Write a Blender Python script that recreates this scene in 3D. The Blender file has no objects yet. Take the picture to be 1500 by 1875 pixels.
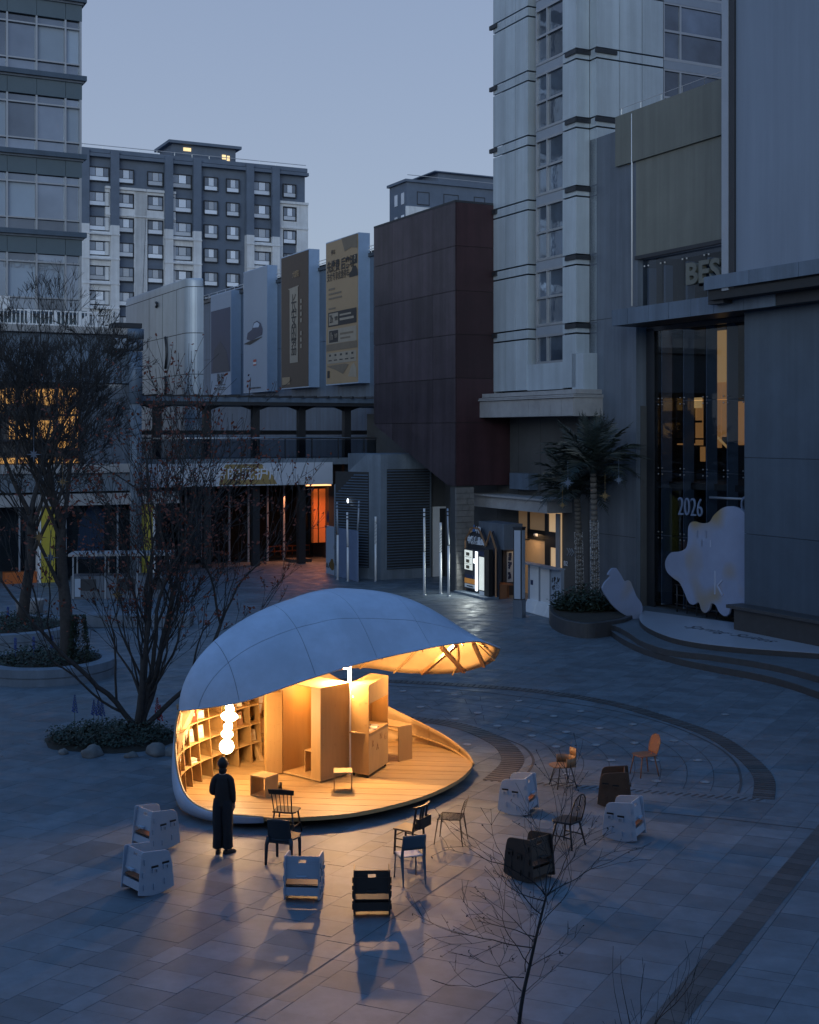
import bpy, bmesh, math, random
from mathutils import Vector, Matrix, noise
random.seed(7)
S = bpy.context.scene
COL = S.collection
PI = math.pi
R = math.radians

# ---------------------------------------------------------------- camera
F, HZ, CH = 2400.0, 792.0, 7.4            # focal length and horizon line (px of a 1500x1875 frame), lens height (m)
cam_data = bpy.data.cameras.new('camera')
cam = bpy.data.objects.new('camera', cam_data)
COL.objects.link(cam)
cam.location = (0, 0, CH)
cam.rotation_euler = (R(90), 0, 0)
cam_data.sensor_width = 36
cam_data.lens = F / 1875 * 36
cam_data.shift_y = (HZ - 937.5) / 1875
cam_data.clip_end = 3000
S.camera = cam

# ---------------------------------------------------------------- sky, sun, exposure
SUN_EL, SUN_ROT = R(6), R(190)                 # low glow behind the camera
w = bpy.data.worlds.new('World'); S.world = w; w.use_nodes = True
nt = w.node_tree; nt.nodes.clear()
sky = nt.nodes.new('ShaderNodeTexSky'); sky.sky_type = 'NISHITA'; sky.sun_disc = False
sky.sun_elevation = SUN_EL; sky.sun_rotation = SUN_ROT
sky.air_density = 1.0; sky.dust_density = 0.3; sky.ozone_density = 2.0
tint = nt.nodes.new('ShaderNodeMix'); tint.data_type = 'RGBA'; tint.blend_type = 'MULTIPLY'
tint.inputs[0].default_value = 1.0
tint.inputs[7].default_value = (0.70, 0.90, 1.15, 1)        # white balance of a cool dusk exposure
veil = nt.nodes.new('ShaderNodeMix'); veil.data_type = 'RGBA'   # high thin cloud evens the dome out
veil.inputs[0].default_value = 0.72
geo = nt.nodes.new('ShaderNodeNewGeometry'); sep = nt.nodes.new('ShaderNodeSeparateXYZ'); ramp = nt.nodes.new('ShaderNodeValToRGB')
nt.links.new(geo.outputs['Incoming'], sep.inputs[0])
neg = nt.nodes.new('ShaderNodeMath'); neg.operation = 'ABSOLUTE'; nt.links.new(sep.outputs[2], neg.inputs[0]); nt.links.new(neg.outputs[0], ramp.inputs[0])
ramp.color_ramp.elements[0].position = 0.0; ramp.color_ramp.elements[0].color = (0.415, 0.44, 0.535, 1)
ramp.color_ramp.elements[1].position = 0.9; ramp.color_ramp.elements[1].color = (0.07, 0.27, 0.66, 1)
e_ = ramp.color_ramp.elements.new(0.32); e_.color = (0.305, 0.363, 0.50, 1)
vs_ = nt.nodes.new('ShaderNodeVectorMath'); vs_.operation = 'SCALE'; vs_.inputs[3].default_value = 10.0
nt.links.new(ramp.outputs[0], vs_.inputs[0]); nt.links.new(vs_.outputs[0], veil.inputs[7])
bg = nt.nodes.new('ShaderNodeBackground'); bg.inputs[1].default_value = 0.1
out = nt.nodes.new('ShaderNodeOutputWorld')
nt.links.new(sky.outputs[0], tint.inputs[6]); nt.links.new(tint.outputs[2], veil.inputs[6]); nt.links.new(veil.outputs[2], bg.inputs[0]); nt.links.new(bg.outputs[0], out.inputs[0])
sun_data = bpy.data.lights.new('sun', 'SUN'); sun = bpy.data.objects.new('sun', sun_data); COL.objects.link(sun)
sun_data.energy = 0.85; sun_data.angle = R(40); sun_data.color = (0.78, 0.92, 1.0)
sun.rotation_euler = (R(90) - SUN_EL, 0, PI - SUN_ROT)
sun.location = (0, -20, 40)
S.view_settings.view_transform = 'Standard'; S.view_settings.look = 'None'
S.view_settings.exposure = 0.2; S.view_settings.gamma = 1.0
S.view_settings.use_curve_mapping = False
S.cycles.max_bounces = 8; S.cycles.diffuse_bounces = 4; S.cycles.glossy_bounces = 4
S.cycles.transparent_max_bounces = 12
S.cycles.sample_clamp_indirect = 4.0
S.cycles.use_denoising = True

# ---------------------------------------------------------------- where things stand: metres read off the photograph
U = Vector((-0.45, 0.893, 0)).normalized()      # the mall's facades run away along U
V = Vector((U.y, -U.x, 0))                      # and across along V
Z = Vector((0, 0, 1))
def P(px, py, d): return Vector(((px - 750) * d / F, d, CH - (py - HZ) * d / F))
def G(px, py, z=0.0):
    d = F * (CH - z) / (py - HZ)
    return Vector(((px - 750) * d / F, d, z))
def on(px, O, D):
    """Point of the vertical plane through O along D seen in column px (z = 0)."""
    k = (px - 750) / F
    s = (k * O.y - O.x) / (D.x - k * D.y)
    q = O + D * s
    return Vector((q.x, q.y, 0))
def zat(py, y): return CH - (py - HZ) * y / F
def pl(px, py, O, D):
    q = on(px, O, D); return Vector((q.x, q.y, zat(py, q.y)))

# ---------------------------------------------------------------- objects
MATS = {}
def world_of(o):
    m = Matrix.LocRotScale(o.location, o.rotation_euler, o.scale)
    return world_of(o.parent) @ m if o.parent else m
def tag(o, label=None, cat=None, group=None, kind=None):
    if label: o['label'] = label
    if cat: o['category'] = cat
    if group: o['group'] = group
    if kind: o['kind'] = kind
    return o
def thing(name, label, cat, loc=(0, 0, 0), rz=0.0, group=None):
    o = bpy.data.objects.new(name, None); COL.objects.link(o)
    o.empty_display_size = 0.3
    o.location = loc; o.rotation_euler = (0, 0, rz)
    return tag(o, label, cat, group)
def copy_tree(o, parent=None):
    c = o.copy(); COL.objects.link(c)
    c.parent = parent
    for ch in KIDS.get(o.name, []):
        copy_tree(ch, c)
    return c
KIDS = {}
def link(name, me, parent=None, mats=None):
    o = bpy.data.objects.new(name, me); COL.objects.link(o)
    if parent is not None:
        o.parent = parent; KIDS.setdefault(parent.name, []).append(o)
    return o
def relabel(o, label, group=None):
    o['label'] = label
    if group: o['group'] = group
    return o

class MB:
    """Collects shapes; build() links them as one mesh object (vertices are world space unless local=True)."""
    def __init__(s): s.v = []; s.f = []; s.m = []; s.sm = []
    def add(s, vs, fs, mi=0, smooth=False):
        n = len(s.v); s.v += [Vector(v) for v in vs]
        s.f += [[i + n for i in f] for f in fs]; s.m += [mi] * len(fs); s.sm += [smooth] * len(fs)
        return s
    def box(s, c, size, M=None, mi=0, taper=1.0):
        x, y, z = (k / 2 for k in size); c = Vector(c)
        vs = []
        for dz in (-1, 1):
            t = taper if dz > 0 else 1
            for dx, dy in ((-1, -1), (1, -1), (1, 1), (-1, 1)):
                q = Vector((dx * x * t, dy * y * t, dz * z))
                vs.append(c + (M @ q if M else q))
        return s.add(vs, [(3, 2, 1, 0), (4, 5, 6, 7), (0, 1, 5, 4), (1, 2, 6, 5), (2, 3, 7, 6), (3, 0, 4, 7)], mi)
    def fbox(s, fr, a0, a1, n0, n1, z0, z1, mi=0):
        """box in a facade frame fr = (origin, along, outward)"""
        O, A, N = fr
        vs = []
        for z in (z0, z1):
            for a, n in ((a0, n0), (a1, n0), (a1, n1), (a0, n1)):
                q = O + A * a + N * n; vs.append(Vector((q.x, q.y, z)))
        fs = [(3, 2, 1, 0), (4, 5, 6, 7), (0, 1, 5, 4), (1, 2, 6, 5), (2, 3, 7, 6), (3, 0, 4, 7)]
        if A.cross(N).z * (a1 - a0) * (n1 - n0) < 0: fs = [f[::-1] for f in fs]
        return s.add(vs, fs, mi)
    def prism(s, poly, z0, z1, mi=0, cap=True):
        n = len(poly)
        ar = sum(poly[i][0] * poly[(i + 1) % n][1] - poly[(i + 1) % n][0] * poly[i][1] for i in range(n))
        if ar < 0: poly = poly[::-1]
        vs = [(p[0], p[1], z0) for p in poly] + [(p[0], p[1], z1) for p in poly]
        fs = [(i, (i + 1) % n, n + (i + 1) % n, n + i) for i in range(n)]
        if cap: fs += [tuple(range(n))[::-1], tuple(range(n, 2 * n))]
        return s.add(vs, fs, mi)
    def slab(s, outline, O, A, B, N, t, mi=0):
        """outline (a, b) in the plane O + a*A + b*B, thickened by t along N (front at +t/2)."""
        n = len(outline)
        ar = sum(outline[i][0] * outline[(i + 1) % n][1] - outline[(i + 1) % n][0] * outline[i][1] for i in range(n))
        if (ar < 0) != (A.cross(B).dot(N) < 0): outline = outline[::-1]
        vs = [O + A * a + B * b - N * (t / 2) for a, b in outline] + [O + A * a + B * b + N * (t / 2) for a, b in outline]
        fs = [(i, (i + 1) % n, n + (i + 1) % n, n + i) for i in range(n)]
        fs += [tuple(range(n))[::-1], tuple(range(n, 2 * n))]
        return s.add(vs, fs, mi)
    def tube(s, path, r, n=8, r1=None, mi=0, smooth=True, cap=True, sq=None):
        path = [Vector(p) for p in path]; k = len(path)
        r1 = r if r1 is None else r1
        rr = r if isinstance(r, (list, tuple)) else [r + (r1 - r) * i / max(1, k - 1) for i in range(k)]
        vs = []; ref = None
        for i, p in enumerate(path):
            t = (path[min(i + 1, k - 1)] - path[max(i - 1, 0)])
            t = t.normalized() if t.length > 1e-9 else Vector((0, 0, 1))
            if ref is None:
                ref = Vector((0, 0, 1)) if abs(t.z) < 0.9 else Vector((1, 0, 0))
            a = t.cross(ref); a = a.normalized() if a.length > 1e-6 else t.orthogonal().normalized()
            b = a.cross(t).normalized(); ref = b
            for j in range(n):
                an = 2 * PI * (j + (0.5 if n == 4 else 0)) / n
                vs.append(p + (a * math.cos(an) * (sq or 1) + b * math.sin(an)) * rr[i])
        fs = []
        for i in range(k - 1):
            for j in range(n):
                j2 = (j + 1) % n
                fs.append((i * n + j, i * n + j2, (i + 1) * n + j2, (i + 1) * n + j))
        s.add(vs, fs, mi, smooth and n > 4)
        if cap:
            m = len(s.v) - len(vs)
            s.f += [[m + j for j in range(n)][::-1], [m + (k - 1) * n + j for j in range(n)]]; s.m += [mi] * 2; s.sm += [False] * 2
        return s
    def lathe(s, prof, c=(0, 0, 0), n=16, mi=0, smooth=True, a0=0, a1=2 * PI):
        c = Vector(c); full = abs(a1 - a0 - 2 * PI) < 1e-6; m = n if full else n + 1
        vs = [c + Vector((r * math.cos(a0 + (a1 - a0) * j / n), r * math.sin(a0 + (a1 - a0) * j / n), z)) for r, z in prof for j in range(m)]
        fs = []
        for i in range(len(prof) - 1):
            for j in range(n):
                j2 = (j + 1) % m
                fs.append((i * m + j, i * m + j2, (i + 1) * m + j2, (i + 1) * m + j))
        s.add(vs, fs, mi, smooth)
        if full:
            b = len(s.v) - len(vs)
            s.f += [[b + j for j in range(m)][::-1], [b + (len(prof) - 1) * m + j for j in range(m)]]; s.m += [mi] * 2; s.sm += [False] * 2
        return s
    def ball(s, c, r, n=12, mi=0, sq=(1, 1, 1)):
        pr = [(math.sin(PI * i / (n // 2 + 2)) * r, -math.cos(PI * i / (n // 2 + 2)) * r) for i in range(0, n // 2 + 3)]
        k = len(s.v); s.lathe([(max(q[0], 1e-4), q[1]) for q in pr], (0, 0, 0), n, mi)
        for i in range(k, len(s.v)):
            q = s.v[i]; s.v[i] = Vector(c) + Vector((q.x * sq[0], q.y * sq[1], q.z * sq[2]))
        return s
    def grid(s, pts, mi=0, smooth=True, close=False):
        """pts[i][j] -> quads"""
        n, m = len(pts), len(pts[0]); vs = [p for row in pts for p in row]; fs = []
        for i in range(n - 1):
            for j in range(m if close else m - 1):
                j2 = (j + 1) % m
                fs.append((i * m + j, i * m + j2, (i + 1) * m + j2, (i + 1) * m + j))
        return s.add(vs, fs, mi, smooth)
    def mesh(s, name, mats, inv=None):
        me = bpy.data.meshes.new(name)
        me.from_pydata([tuple(inv @ v) if inv else tuple(v) for v in s.v], [], s.f)
        for m in (mats if isinstance(mats, (list, tuple)) else [mats]): me.materials.append(m)
        me.polygons.foreach_set('material_index', s.m); me.polygons.foreach_set('use_smooth', s.sm)
        me.update()
        return me
    def build(s, name, mats, parent=None, local=False, bevel=0.0, solid=0.0):
        inv = world_of(parent).inverted() if (parent is not None and not local) else None
        me = s.mesh(name, mats, inv)
        o = link(name, me, parent)
        if solid:
            md = o.modifiers.new('solid', 'SOLIDIFY'); md.thickness = solid; md.offset = 0
        if bevel:
            md = o.modifiers.new('bevel', 'BEVEL'); md.width = bevel; md.segments = 1; md.limit_method = 'ANGLE'; md.angle_limit = R(40)
        return o
def lone(mb, name, mats, label, cat, group=None, **k):
    """a thing that is one mesh, with its origin at the middle of its base"""
    lo = Vector((min(v.x for v in mb.v), min(v.y for v in mb.v), min(v.z for v in mb.v)))
    hi = Vector((max(v.x for v in mb.v), max(v.y for v in mb.v), max(v.z for v in mb.v)))
    c = Vector(((lo.x + hi.x) / 2, (lo.y + hi.y) / 2, lo.z))
    mb.v = [v - c for v in mb.v]
    o = mb.build(name, mats, None, **k); o.location = c
    return tag(o, label, cat, group)
def structure(mb, name, mats, **k):
    o = mb.build(name, mats, None, **k); o['kind'] = 'structure'; return o
def rotz(a): return Matrix.Rotation(a, 3, 'Z')
def text(body, size, mat, parent, pos, along, up, name='lettering', depth=0.01, align='CENTER', sx=1.0, shear=0.0, bold=0.0):
    """lettering as real thin geometry; along/up span its plane, pos is world space"""
    cu = bpy.data.curves.new(name, 'FONT'); cu.body = body; cu.size = size; cu.extrude = depth; cu.align_x = align; cu.align_y = 'CENTER'
    cu.shear = shear; cu.resolution_u = 3; cu.offset = bold
    tmp = bpy.data.objects.new('tmp', cu); COL.objects.link(tmp)
    dg = bpy.context.evaluated_depsgraph_get(); dg.update()
    me = bpy.data.meshes.new_from_object(tmp.evaluated_get(dg))
    bpy.data.objects.remove(tmp); bpy.data.curves.remove(cu)
    al = Vector(along).normalized(); u = Vector(up).normalized(); n = al.cross(u)
    Mx = Matrix((al * sx, u, n)).transposed().to_4x4(); Mx.translation = Vector(pos)
    me.transform((world_of(parent).inverted() if parent else Matrix()) @ Mx)
    me.materials.clear(); me.materials.append(mat); me.name = name
    return link(name, me, parent)

# ---------------------------------------------------------------- materials
def mat(name, col, rough=0.7, metal=0.0, var=0.12, scale=2.0, bump=0.0, bscale=30.0, emit=None, estr=0.0,
        spec=0.5, wood=None, objvar=0.0, attr=False, dirt=0.0, rvar=0.0, stretch=None, streak=0.0, world=False):
    m = bpy.data.materials.new(name); m.use_nodes = True; MATS[name] = m
    nt = m.node_tree; N = nt.nodes; L = nt.links
    b = N['Principled BSDF']
    b.inputs['Roughness'].default_value = rough; b.inputs['Metallic'].default_value = metal
    b.inputs['Specular IOR Level'].default_value = spec
    c = (*col, 1)
    tc = N.new('ShaderNodeTexCoord'); vec = tc.outputs['Object']
    base = N.new('ShaderNodeNewGeometry').outputs['Position'] if world else vec
    vec = base
    if wood or stretch:
        mp = N.new('ShaderNodeMapping'); mp.inputs['Scale'].default_value = wood or stretch
        L.new(vec, mp.inputs[0]); vec = mp.outputs[0]
    nz = N.new('ShaderNodeTexNoise'); nz.inputs['Scale'].default_value = scale; nz.inputs['Detail'].default_value = 6
    nz.inputs['Roughness'].default_value = 0.6
    L.new(vec, nz.inputs['Vector'])
    hs = N.new('ShaderNodeHueSaturation'); hs.inputs['Color'].default_value = c
    mr = N.new('ShaderNodeMapRange'); mr.inputs[1].default_value = 0.25; mr.inputs[2].default_value = 0.75
    mr.inputs[3].default_value = 1 - var; mr.inputs[4].default_value = 1 + var
    L.new(nz.outputs['Fac'], mr.inputs[0]); val = mr.outputs[0]
    def mul(a, bb):
        k = N.new('ShaderNodeMath'); k.operation = 'MULTIPLY'; L.new(a, k.inputs[0]); L.new(bb, k.inputs[1]); return k.outputs[0]
    if objvar:
        oi = N.new('ShaderNodeObjectInfo'); m2 = N.new('ShaderNodeMapRange'); m2.inputs[3].default_value = 1 - objvar; m2.inputs[4].default_value = 1 + objvar
        L.new(oi.outputs['Random'], m2.inputs[0]); val = mul(val, m2.outputs[0])
    if attr:
        at = N.new('ShaderNodeAttribute'); at.attribute_name = 'tone'; val = mul(val, at.outputs['Fac'])
    if dirt:
        n2 = N.new('ShaderNodeTexNoise'); n2.inputs['Scale'].default_value = 0.55; n2.inputs['Detail'].default_value = 8; n2.inputs['Roughness'].default_value = 0.7
        L.new(base, n2.inputs['Vector'])
        m3 = N.new('ShaderNodeMapRange'); m3.inputs[1].default_value = 0.4; m3.inputs[2].default_value = 0.65; m3.inputs[3].default_value = 1 - dirt; m3.inputs[4].default_value = 1
        L.new(n2.outputs['Fac'], m3.inputs[0]); val = mul(val, m3.outputs[0])
    if streak:
        mp2 = N.new('ShaderNodeMapping'); mp2.inputs['Scale'].default_value = (2.2, 2.2, 0.10); L.new(N.new('ShaderNodeNewGeometry').outputs['Position'], mp2.inputs[0])
        n5 = N.new('ShaderNodeTexNoise'); n5.inputs['Scale'].default_value = 1.0; n5.inputs['Detail'].default_value = 7; n5.inputs['Roughness'].default_value = 0.65; L.new(mp2.outputs[0], n5.inputs['Vector'])
        m5 = N.new('ShaderNodeMapRange'); m5.inputs[1].default_value = 0.35; m5.inputs[2].default_value = 0.65; m5.inputs[3].default_value = 1 - streak; m5.inputs[4].default_value = 1 + streak * 0.5
        L.new(n5.outputs['Fac'], m5.inputs[0]); val = mul(val, m5.outputs[0])
    L.new(val, hs.inputs['Value']); L.new(hs.outputs[0], b.inputs['Base Color'])
    if rvar:
        m4 = N.new('ShaderNodeMapRange'); m4.inputs[1].default_value = 0.3; m4.inputs[2].default_value = 0.7
        m4.inputs[3].default_value = max(0.02, rough - rvar); m4.inputs[4].default_value = min(1, rough + rvar)
        n4 = N.new('ShaderNodeTexNoise'); n4.inputs['Scale'].default_value = scale * 0.7; n4.inputs['Detail'].default_value = 5
        L.new(base, n4.inputs['Vector'])
        if objvar:                              # each slab has its own polish
            m4.inputs[1].default_value = 0.0; m4.inputs[2].default_value = 1.0
            fr_ = N.new('ShaderNodeMath'); fr_.operation = 'MULTIPLY'; fr_.inputs[1].default_value = 7.31; L.new(oi.outputs['Random'], fr_.inputs[0])
            f2_ = N.new('ShaderNodeMath'); f2_.operation = 'FRACT'; L.new(fr_.outputs[0], f2_.inputs[0]); L.new(f2_.outputs[0], m4.inputs[0])
        else: L.new(n4.outputs['Fac'], m4.inputs[0]); L.new(m4.outputs[0], b.inputs['Roughness'])
    if bump:
        n3 = N.new('ShaderNodeTexNoise'); n3.inputs['Scale'].default_value = bscale; n3.inputs['Detail'].default_value = 4
        L.new(vec if (wood or stretch) else base, n3.inputs['Vector'])
        bp = N.new('ShaderNodeBump'); bp.inputs['Strength'].default_value = bump; bp.inputs['Distance'].default_value = 0.02
        L.new(n3.outputs['Fac'], bp.inputs['Height']); L.new(bp.outputs[0], b.inputs['Normal'])
    if emit:
        b.inputs['Emission Color'].default_value = (*emit, 1); b.inputs['Emission Strength'].default_value = estr
    return m
WARM = (1.0, 0.60, 0.24)
m_granite = mat('granite', (0.13, 0.16, 0.192), 0.54, var=0.2, scale=2.6, bump=0.12, bscale=60, objvar=0.22, dirt=0.22, rvar=0.2, world=True)
m_granite_far = mat('granite_field', (0.13, 0.16, 0.192), 0.54, var=0.2, scale=2.6, bump=0.12, bscale=60, attr=True, dirt=0.2, rvar=0.2, world=True)
m_joint = mat('joint', (0.055, 0.06, 0.066), 0.9, bump=0.2)
m_dark_stone = mat('dark_stone', (0.045, 0.046, 0.05), 0.5, var=0.2, scale=4, bump=0.1, objvar=0.2)
m_dark_paver = mat('dark_paver', (0.07, 0.071, 0.075), 0.5, var=0.2, scale=6, bump=0.1, objvar=0.25)
m_iron = mat('cast_iron', (0.03, 0.03, 0.032), 0.55, 0.6)
m_steel = mat('brushed_steel', (0.45, 0.46, 0.48), 0.3, 1.0, var=0.06)
m_white = mat('white_paint', (0.72, 0.73, 0.75), 0.45, var=0.05, bump=0.02)
m_light_stone = mat('light_stone', (0.36, 0.36, 0.37), 0.55, var=0.1, scale=3, bump=0.1, dirt=0.2)
m_panel = mat('tower_panel', (0.47, 0.54, 0.60), 0.36, 0.15, var=0.05, scale=0.5, dirt=0.1, objvar=0.06, streak=0.14)
m_panel2 = mat('grey_panel', (0.135, 0.165, 0.21), 0.45, 0.1, var=0.07, scale=0.4, dirt=0.14, objvar=0.03, streak=0.22)
m_office = mat('office_spandrel', (0.10, 0.14, 0.17), 0.5, 0.1, var=0.06, scale=0.4, dirt=0.1)
m_wing = mat('wing_panel', (0.072, 0.108, 0.155), 0.42, 0.1, var=0.07, scale=0.4, dirt=0.14, objvar=0.07, streak=0.13)
m_louvre = mat('louvre_metal', (0.085, 0.115, 0.155), 0.5, 0.2, var=0.1)
m_taupe = mat('taupe_panel', (0.175, 0.185, 0.165), 0.5, 0.1, var=0.05, scale=0.4, dirt=0.1, objvar=0.06, streak=0.16)
m_seam = mat('seam', (0.03, 0.032, 0.036), 0.8)
m_darkmetal = mat('dark_metal', (0.045, 0.05, 0.06), 0.45, 0.5, var=0.1)
m_mullion = mat('mullion_metal', (0.38, 0.40, 0.43), 0.4, 0.6, var=0.06)
m_mullion_blue = mat('mullion_painted', (0.30, 0.34, 0.40), 0.4, 0.3, var=0.06)
m_glass = mat('window_glass', (0.20, 0.24, 0.30), 0.04, 0.55, var=0.25, scale=0.35, spec=1.0, bump=0.05, bscale=0.8, objvar=0.4)
m_glass_wavy = mat('wavy_glass', (0.10, 0.13, 0.18), 0.03, 0.35, var=0.5, scale=0.5, spec=1.0, bump=0.4, bscale=0.7, objvar=0.35)
m_blind = mat('window_blind', (0.28, 0.35, 0.44), 0.35, var=0.06, scale=1, objvar=0.25, spec=0.8)
m_redbox = mat('red_metal', (0.05, 0.022, 0.028), 0.5, 0.2, var=0.12, scale=0.6, dirt=0.25, objvar=0.2, streak=0.25)
m_redbox_sheen = mat('red_metal_sky_sheen', (0.095, 0.075, 0.095), 0.36, 0.35, var=0.14, scale=0.5, dirt=0.3, objvar=0.25, streak=0.3)  # same red metal, the long face's sky sheen put into a paler colour
m_concrete = mat('concrete', (0.17, 0.215, 0.27), 0.7, var=0.1, scale=1.2, bump=0.1, dirt=0.2, streak=0.2)
m_darkwall = mat('dark_wall', (0.085, 0.09, 0.095), 0.6, var=0.12, scale=1, dirt=0.2, bump=0.06)
m_bluewall = mat('blue_cladding', (0.13, 0.18, 0.25), 0.5, 0.1, var=0.08, scale=0.5, dirt=0.15, objvar=0.05, streak=0.2)
m_silver = mat('silver_panel', (0.50, 0.57, 0.65), 0.4, 0.2, var=0.05, scale=0.5, dirt=0.1, streak=0.12)
m_screen = mat('led_screen', (0.18, 0.23, 0.31), 0.45, 0.0, var=0.06, scale=0.3, streak=0.1)
m_apt_dark = mat('apartment_dark', (0.125, 0.16, 0.22), 0.75, var=0.08, scale=0.3, dirt=0.15)  # distance haze put into both apartment tones: darks lifted and blued
m_apt_light = mat('apartment_light', (0.70, 0.72, 0.75), 0.75, var=0.07, scale=0.3, dirt=0.15, streak=0.12)
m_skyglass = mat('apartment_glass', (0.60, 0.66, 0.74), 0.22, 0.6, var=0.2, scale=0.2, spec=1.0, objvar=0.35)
m_wood = mat('birch_plywood', (0.42, 0.29, 0.135), 0.5, var=0.10, scale=3, wood=(6, 0.7, 0.7), bump=0.05, bscale=20)
m_wood2 = mat('birch_ply_upright', (0.37, 0.235, 0.095), 0.5, var=0.08, scale=3, wood=(5, 5, 0.5), bump=0.04, bscale=20)
m_deck = mat('deck_board', (0.37, 0.255, 0.12), 0.5, var=0.16, scale=4, wood=(0.6, 9, 9), bump=0.12, bscale=12, objvar=0.08)
m_shell = mat('shell_skin', (0.46, 0.56, 0.72), 0.48, var=0.08, scale=1.6, dirt=0.2, bump=0.14, bscale=2.2, rvar=0.12, world=True)
m_liner = mat('shell_lining', (0.43, 0.32, 0.18), 0.45, 0.0, var=0.25, scale=1.1, bump=0.12, bscale=2.2)
m_black = mat('black_paint', (0.012, 0.012, 0.013), 0.45, var=0.1)
m_ink = mat('ink', (0.03, 0.03, 0.035), 0.8)
m_cloth = mat('dark_cloth', (0.02, 0.019, 0.021), 0.92, var=0.25, scale=6, bump=0.4, bscale=9)
m_cloth2 = mat('dark_trousers', (0.014, 0.016, 0.022), 0.92, var=0.25, scale=6, bump=0.4, bscale=7)
m_skin = mat('skin', (0.42, 0.26, 0.19), 0.55)
m_hair = mat('hair', (0.008, 0.007, 0.007), 0.6, var=0.3, scale=30)
m_rock_white = mat('white_ply', (0.34, 0.39, 0.47), 0.5, var=0.06, scale=5, bump=0.03)
m_rock_dark = mat('dark_brown_ply', (0.035, 0.026, 0.022), 0.5, var=0.12, scale=5, bump=0.03)
m_rock_brown = mat('brown_ply', (0.075, 0.042, 0.025), 0.5, var=0.12, scale=5, bump=0.03)
m_orange_ply = mat('orange_ply', (0.24, 0.105, 0.05), 0.45, var=0.1, scale=4, wood=(6, 6, 0.6))
m_oak = mat('oak_ply', (0.24, 0.14, 0.07), 0.45, var=0.1, scale=4)
m_navy = mat('navy_plastic', (0.016, 0.028, 0.04), 0.4, var=0.05)
m_bluegrey = mat('bluegrey_enamel', (0.07, 0.11, 0.15), 0.4, var=0.05)
m_bark = mat('bark', (0.042, 0.038, 0.037), 0.9, var=0.35, scale=9, bump=0.6, bscale=14)
m_twig = mat('twig', (0.028, 0.028, 0.03), 0.9, var=0.2)
m_redleaf = mat('red_leaf', (0.13, 0.032, 0.016), 0.7, var=0.35, scale=3)
m_leaf = mat('dark_leaf', (0.024, 0.038, 0.024), 0.6, var=0.4, scale=3)
m_palm = mat('palm_leaf', (0.028, 0.04, 0.036), 0.4, var=0.3, scale=2, objvar=0.2)
m_palm_trunk = mat('palm_trunk', (0.13, 0.12, 0.11), 0.85, var=0.3, scale=6, bump=0.5, bscale=10)
m_soil = mat('soil', (0.03, 0.026, 0.02), 0.95, var=0.3, bump=0.4)
m_rock = mat('rock', (0.16, 0.155, 0.15), 0.85, var=0.25, scale=3, bump=0.5, bscale=6)
m_yellow = mat('yellow_paint', (0.50, 0.40, 0.05), 0.5, var=0.08)
m_orange = mat('orange_paint', (0.50, 0.13, 0.03), 0.5, var=0.08)
m_gold = mat('gold_foil', (0.17, 0.105, 0.035), 0.6, 0.1)
m_star = mat('star_board', (0.09, 0.12, 0.17), 0.6)
m_bluefoil = mat('blue_foil', (0.17, 0.23, 0.36), 0.6, 0.1)
# ================================================================= the plaza
gd = MB(); gd.box((0, 250, -0.26), (1600, 1200, 0.5), mi=0)
ground = structure(gd, 'ground', m_joint)
paving = bpy.data.objects.new('plaza_paving', None); COL.objects.link(paving); paving['kind'] = 'structure'
TA = Vector((math.sin(R(29)), math.cos(R(29)), 0)); TB = Vector((math.cos(R(23.5)), -math.sin(R(23.5)), 0))
T0 = G(658, 1753)
FC = Vector((1.35, 30.2, 0))                     # dry fountain: centre and half axes
def inview(p, pad=1.0): return 14.5 < p.y < 75 and abs(p.x) < p.y * 0.3125 + pad
rows = []
rng = random.Random(3)
def mk_rows(sgn):
    b = 0.0; k = 0
    while b < 70:
        wd = 0.33 if k % 7 == 3 else 0.745
        rows.append((sgn * b, sgn * (b + wd))); b += wd; k += 1
mk_rows(1); mk_rows(-1)
tiles = []
for b0, b1 in rows:
    b0, b1 = min(b0, b1), max(b0, b1)
    a = -60 + rng.random() * 0.58
    while a < 90:
        ln = 0.585 * (1 if rng.random() < 0.86 else rng.choice((0.5, 2.0, 1.5)))
        c = T0 + TA * (a + ln / 2) + TB * ((b0 + b1) / 2)
        if inview(c): tiles.append((c, a, a + ln, b0, b1))
        a += ln
tiles.sort(key=lambda t: t[0].y)
def tile_quad(a0, a1, b0, b1, g=0.0035): return [T0 + TA * x + TB * y for x, y in ((a0 + g, b0 + g), (a1 - g, b0 + g), (a1 - g, b1 - g), (a0 + g, b1 - g))]
big = MB(); tones = []
cache = {}
near = [t for t in tiles if t[0].y < 45 and abs(t[0].x) < t[0].y * 0.3125 + 0.15][:300]
nearset = set(id(t) for t in near)
for t in tiles:
    c, a0, a1, b0, b1 = t
    if id(t) in nearset:
        key = (round(a1 - a0, 3), round(b1 - b0, 3))
        if key not in cache:
            m = MB(); hw, hb = (a1 - a0) / 2 - 0.0035, (b1 - b0) / 2 - 0.0035
            q = [TA * x + TB * y for x, y in ((-hw, -hb), (hw, -hb), (hw, hb), (-hw, hb))]
            m.prism([(p.x, p.y) for p in q], -0.03, 0.0); cache[key] = m.mesh('slab', m_granite)
        o = link('slab', cache[key], paving)
        o.location = (c.x, c.y, rng.uniform(-0.0022, 0.0018)); o.rotation_euler = (rng.gauss(0, 0.0012), rng.gauss(0, 0.0012), 0)
    else:
        q = tile_quad(a0, a1, b0, b1); z = rng.uniform(-0.002, 0.0015)
        n0 = len(big.f); big.prism([(p.x, p.y) for p in q], -0.03, z)
        tones += [1 + rng.uniform(-0.16, 0.16)] * (len(big.f) - n0)
field = big.build('slab_field', m_granite_far, paving); field['kind'] = 'stuff'
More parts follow.
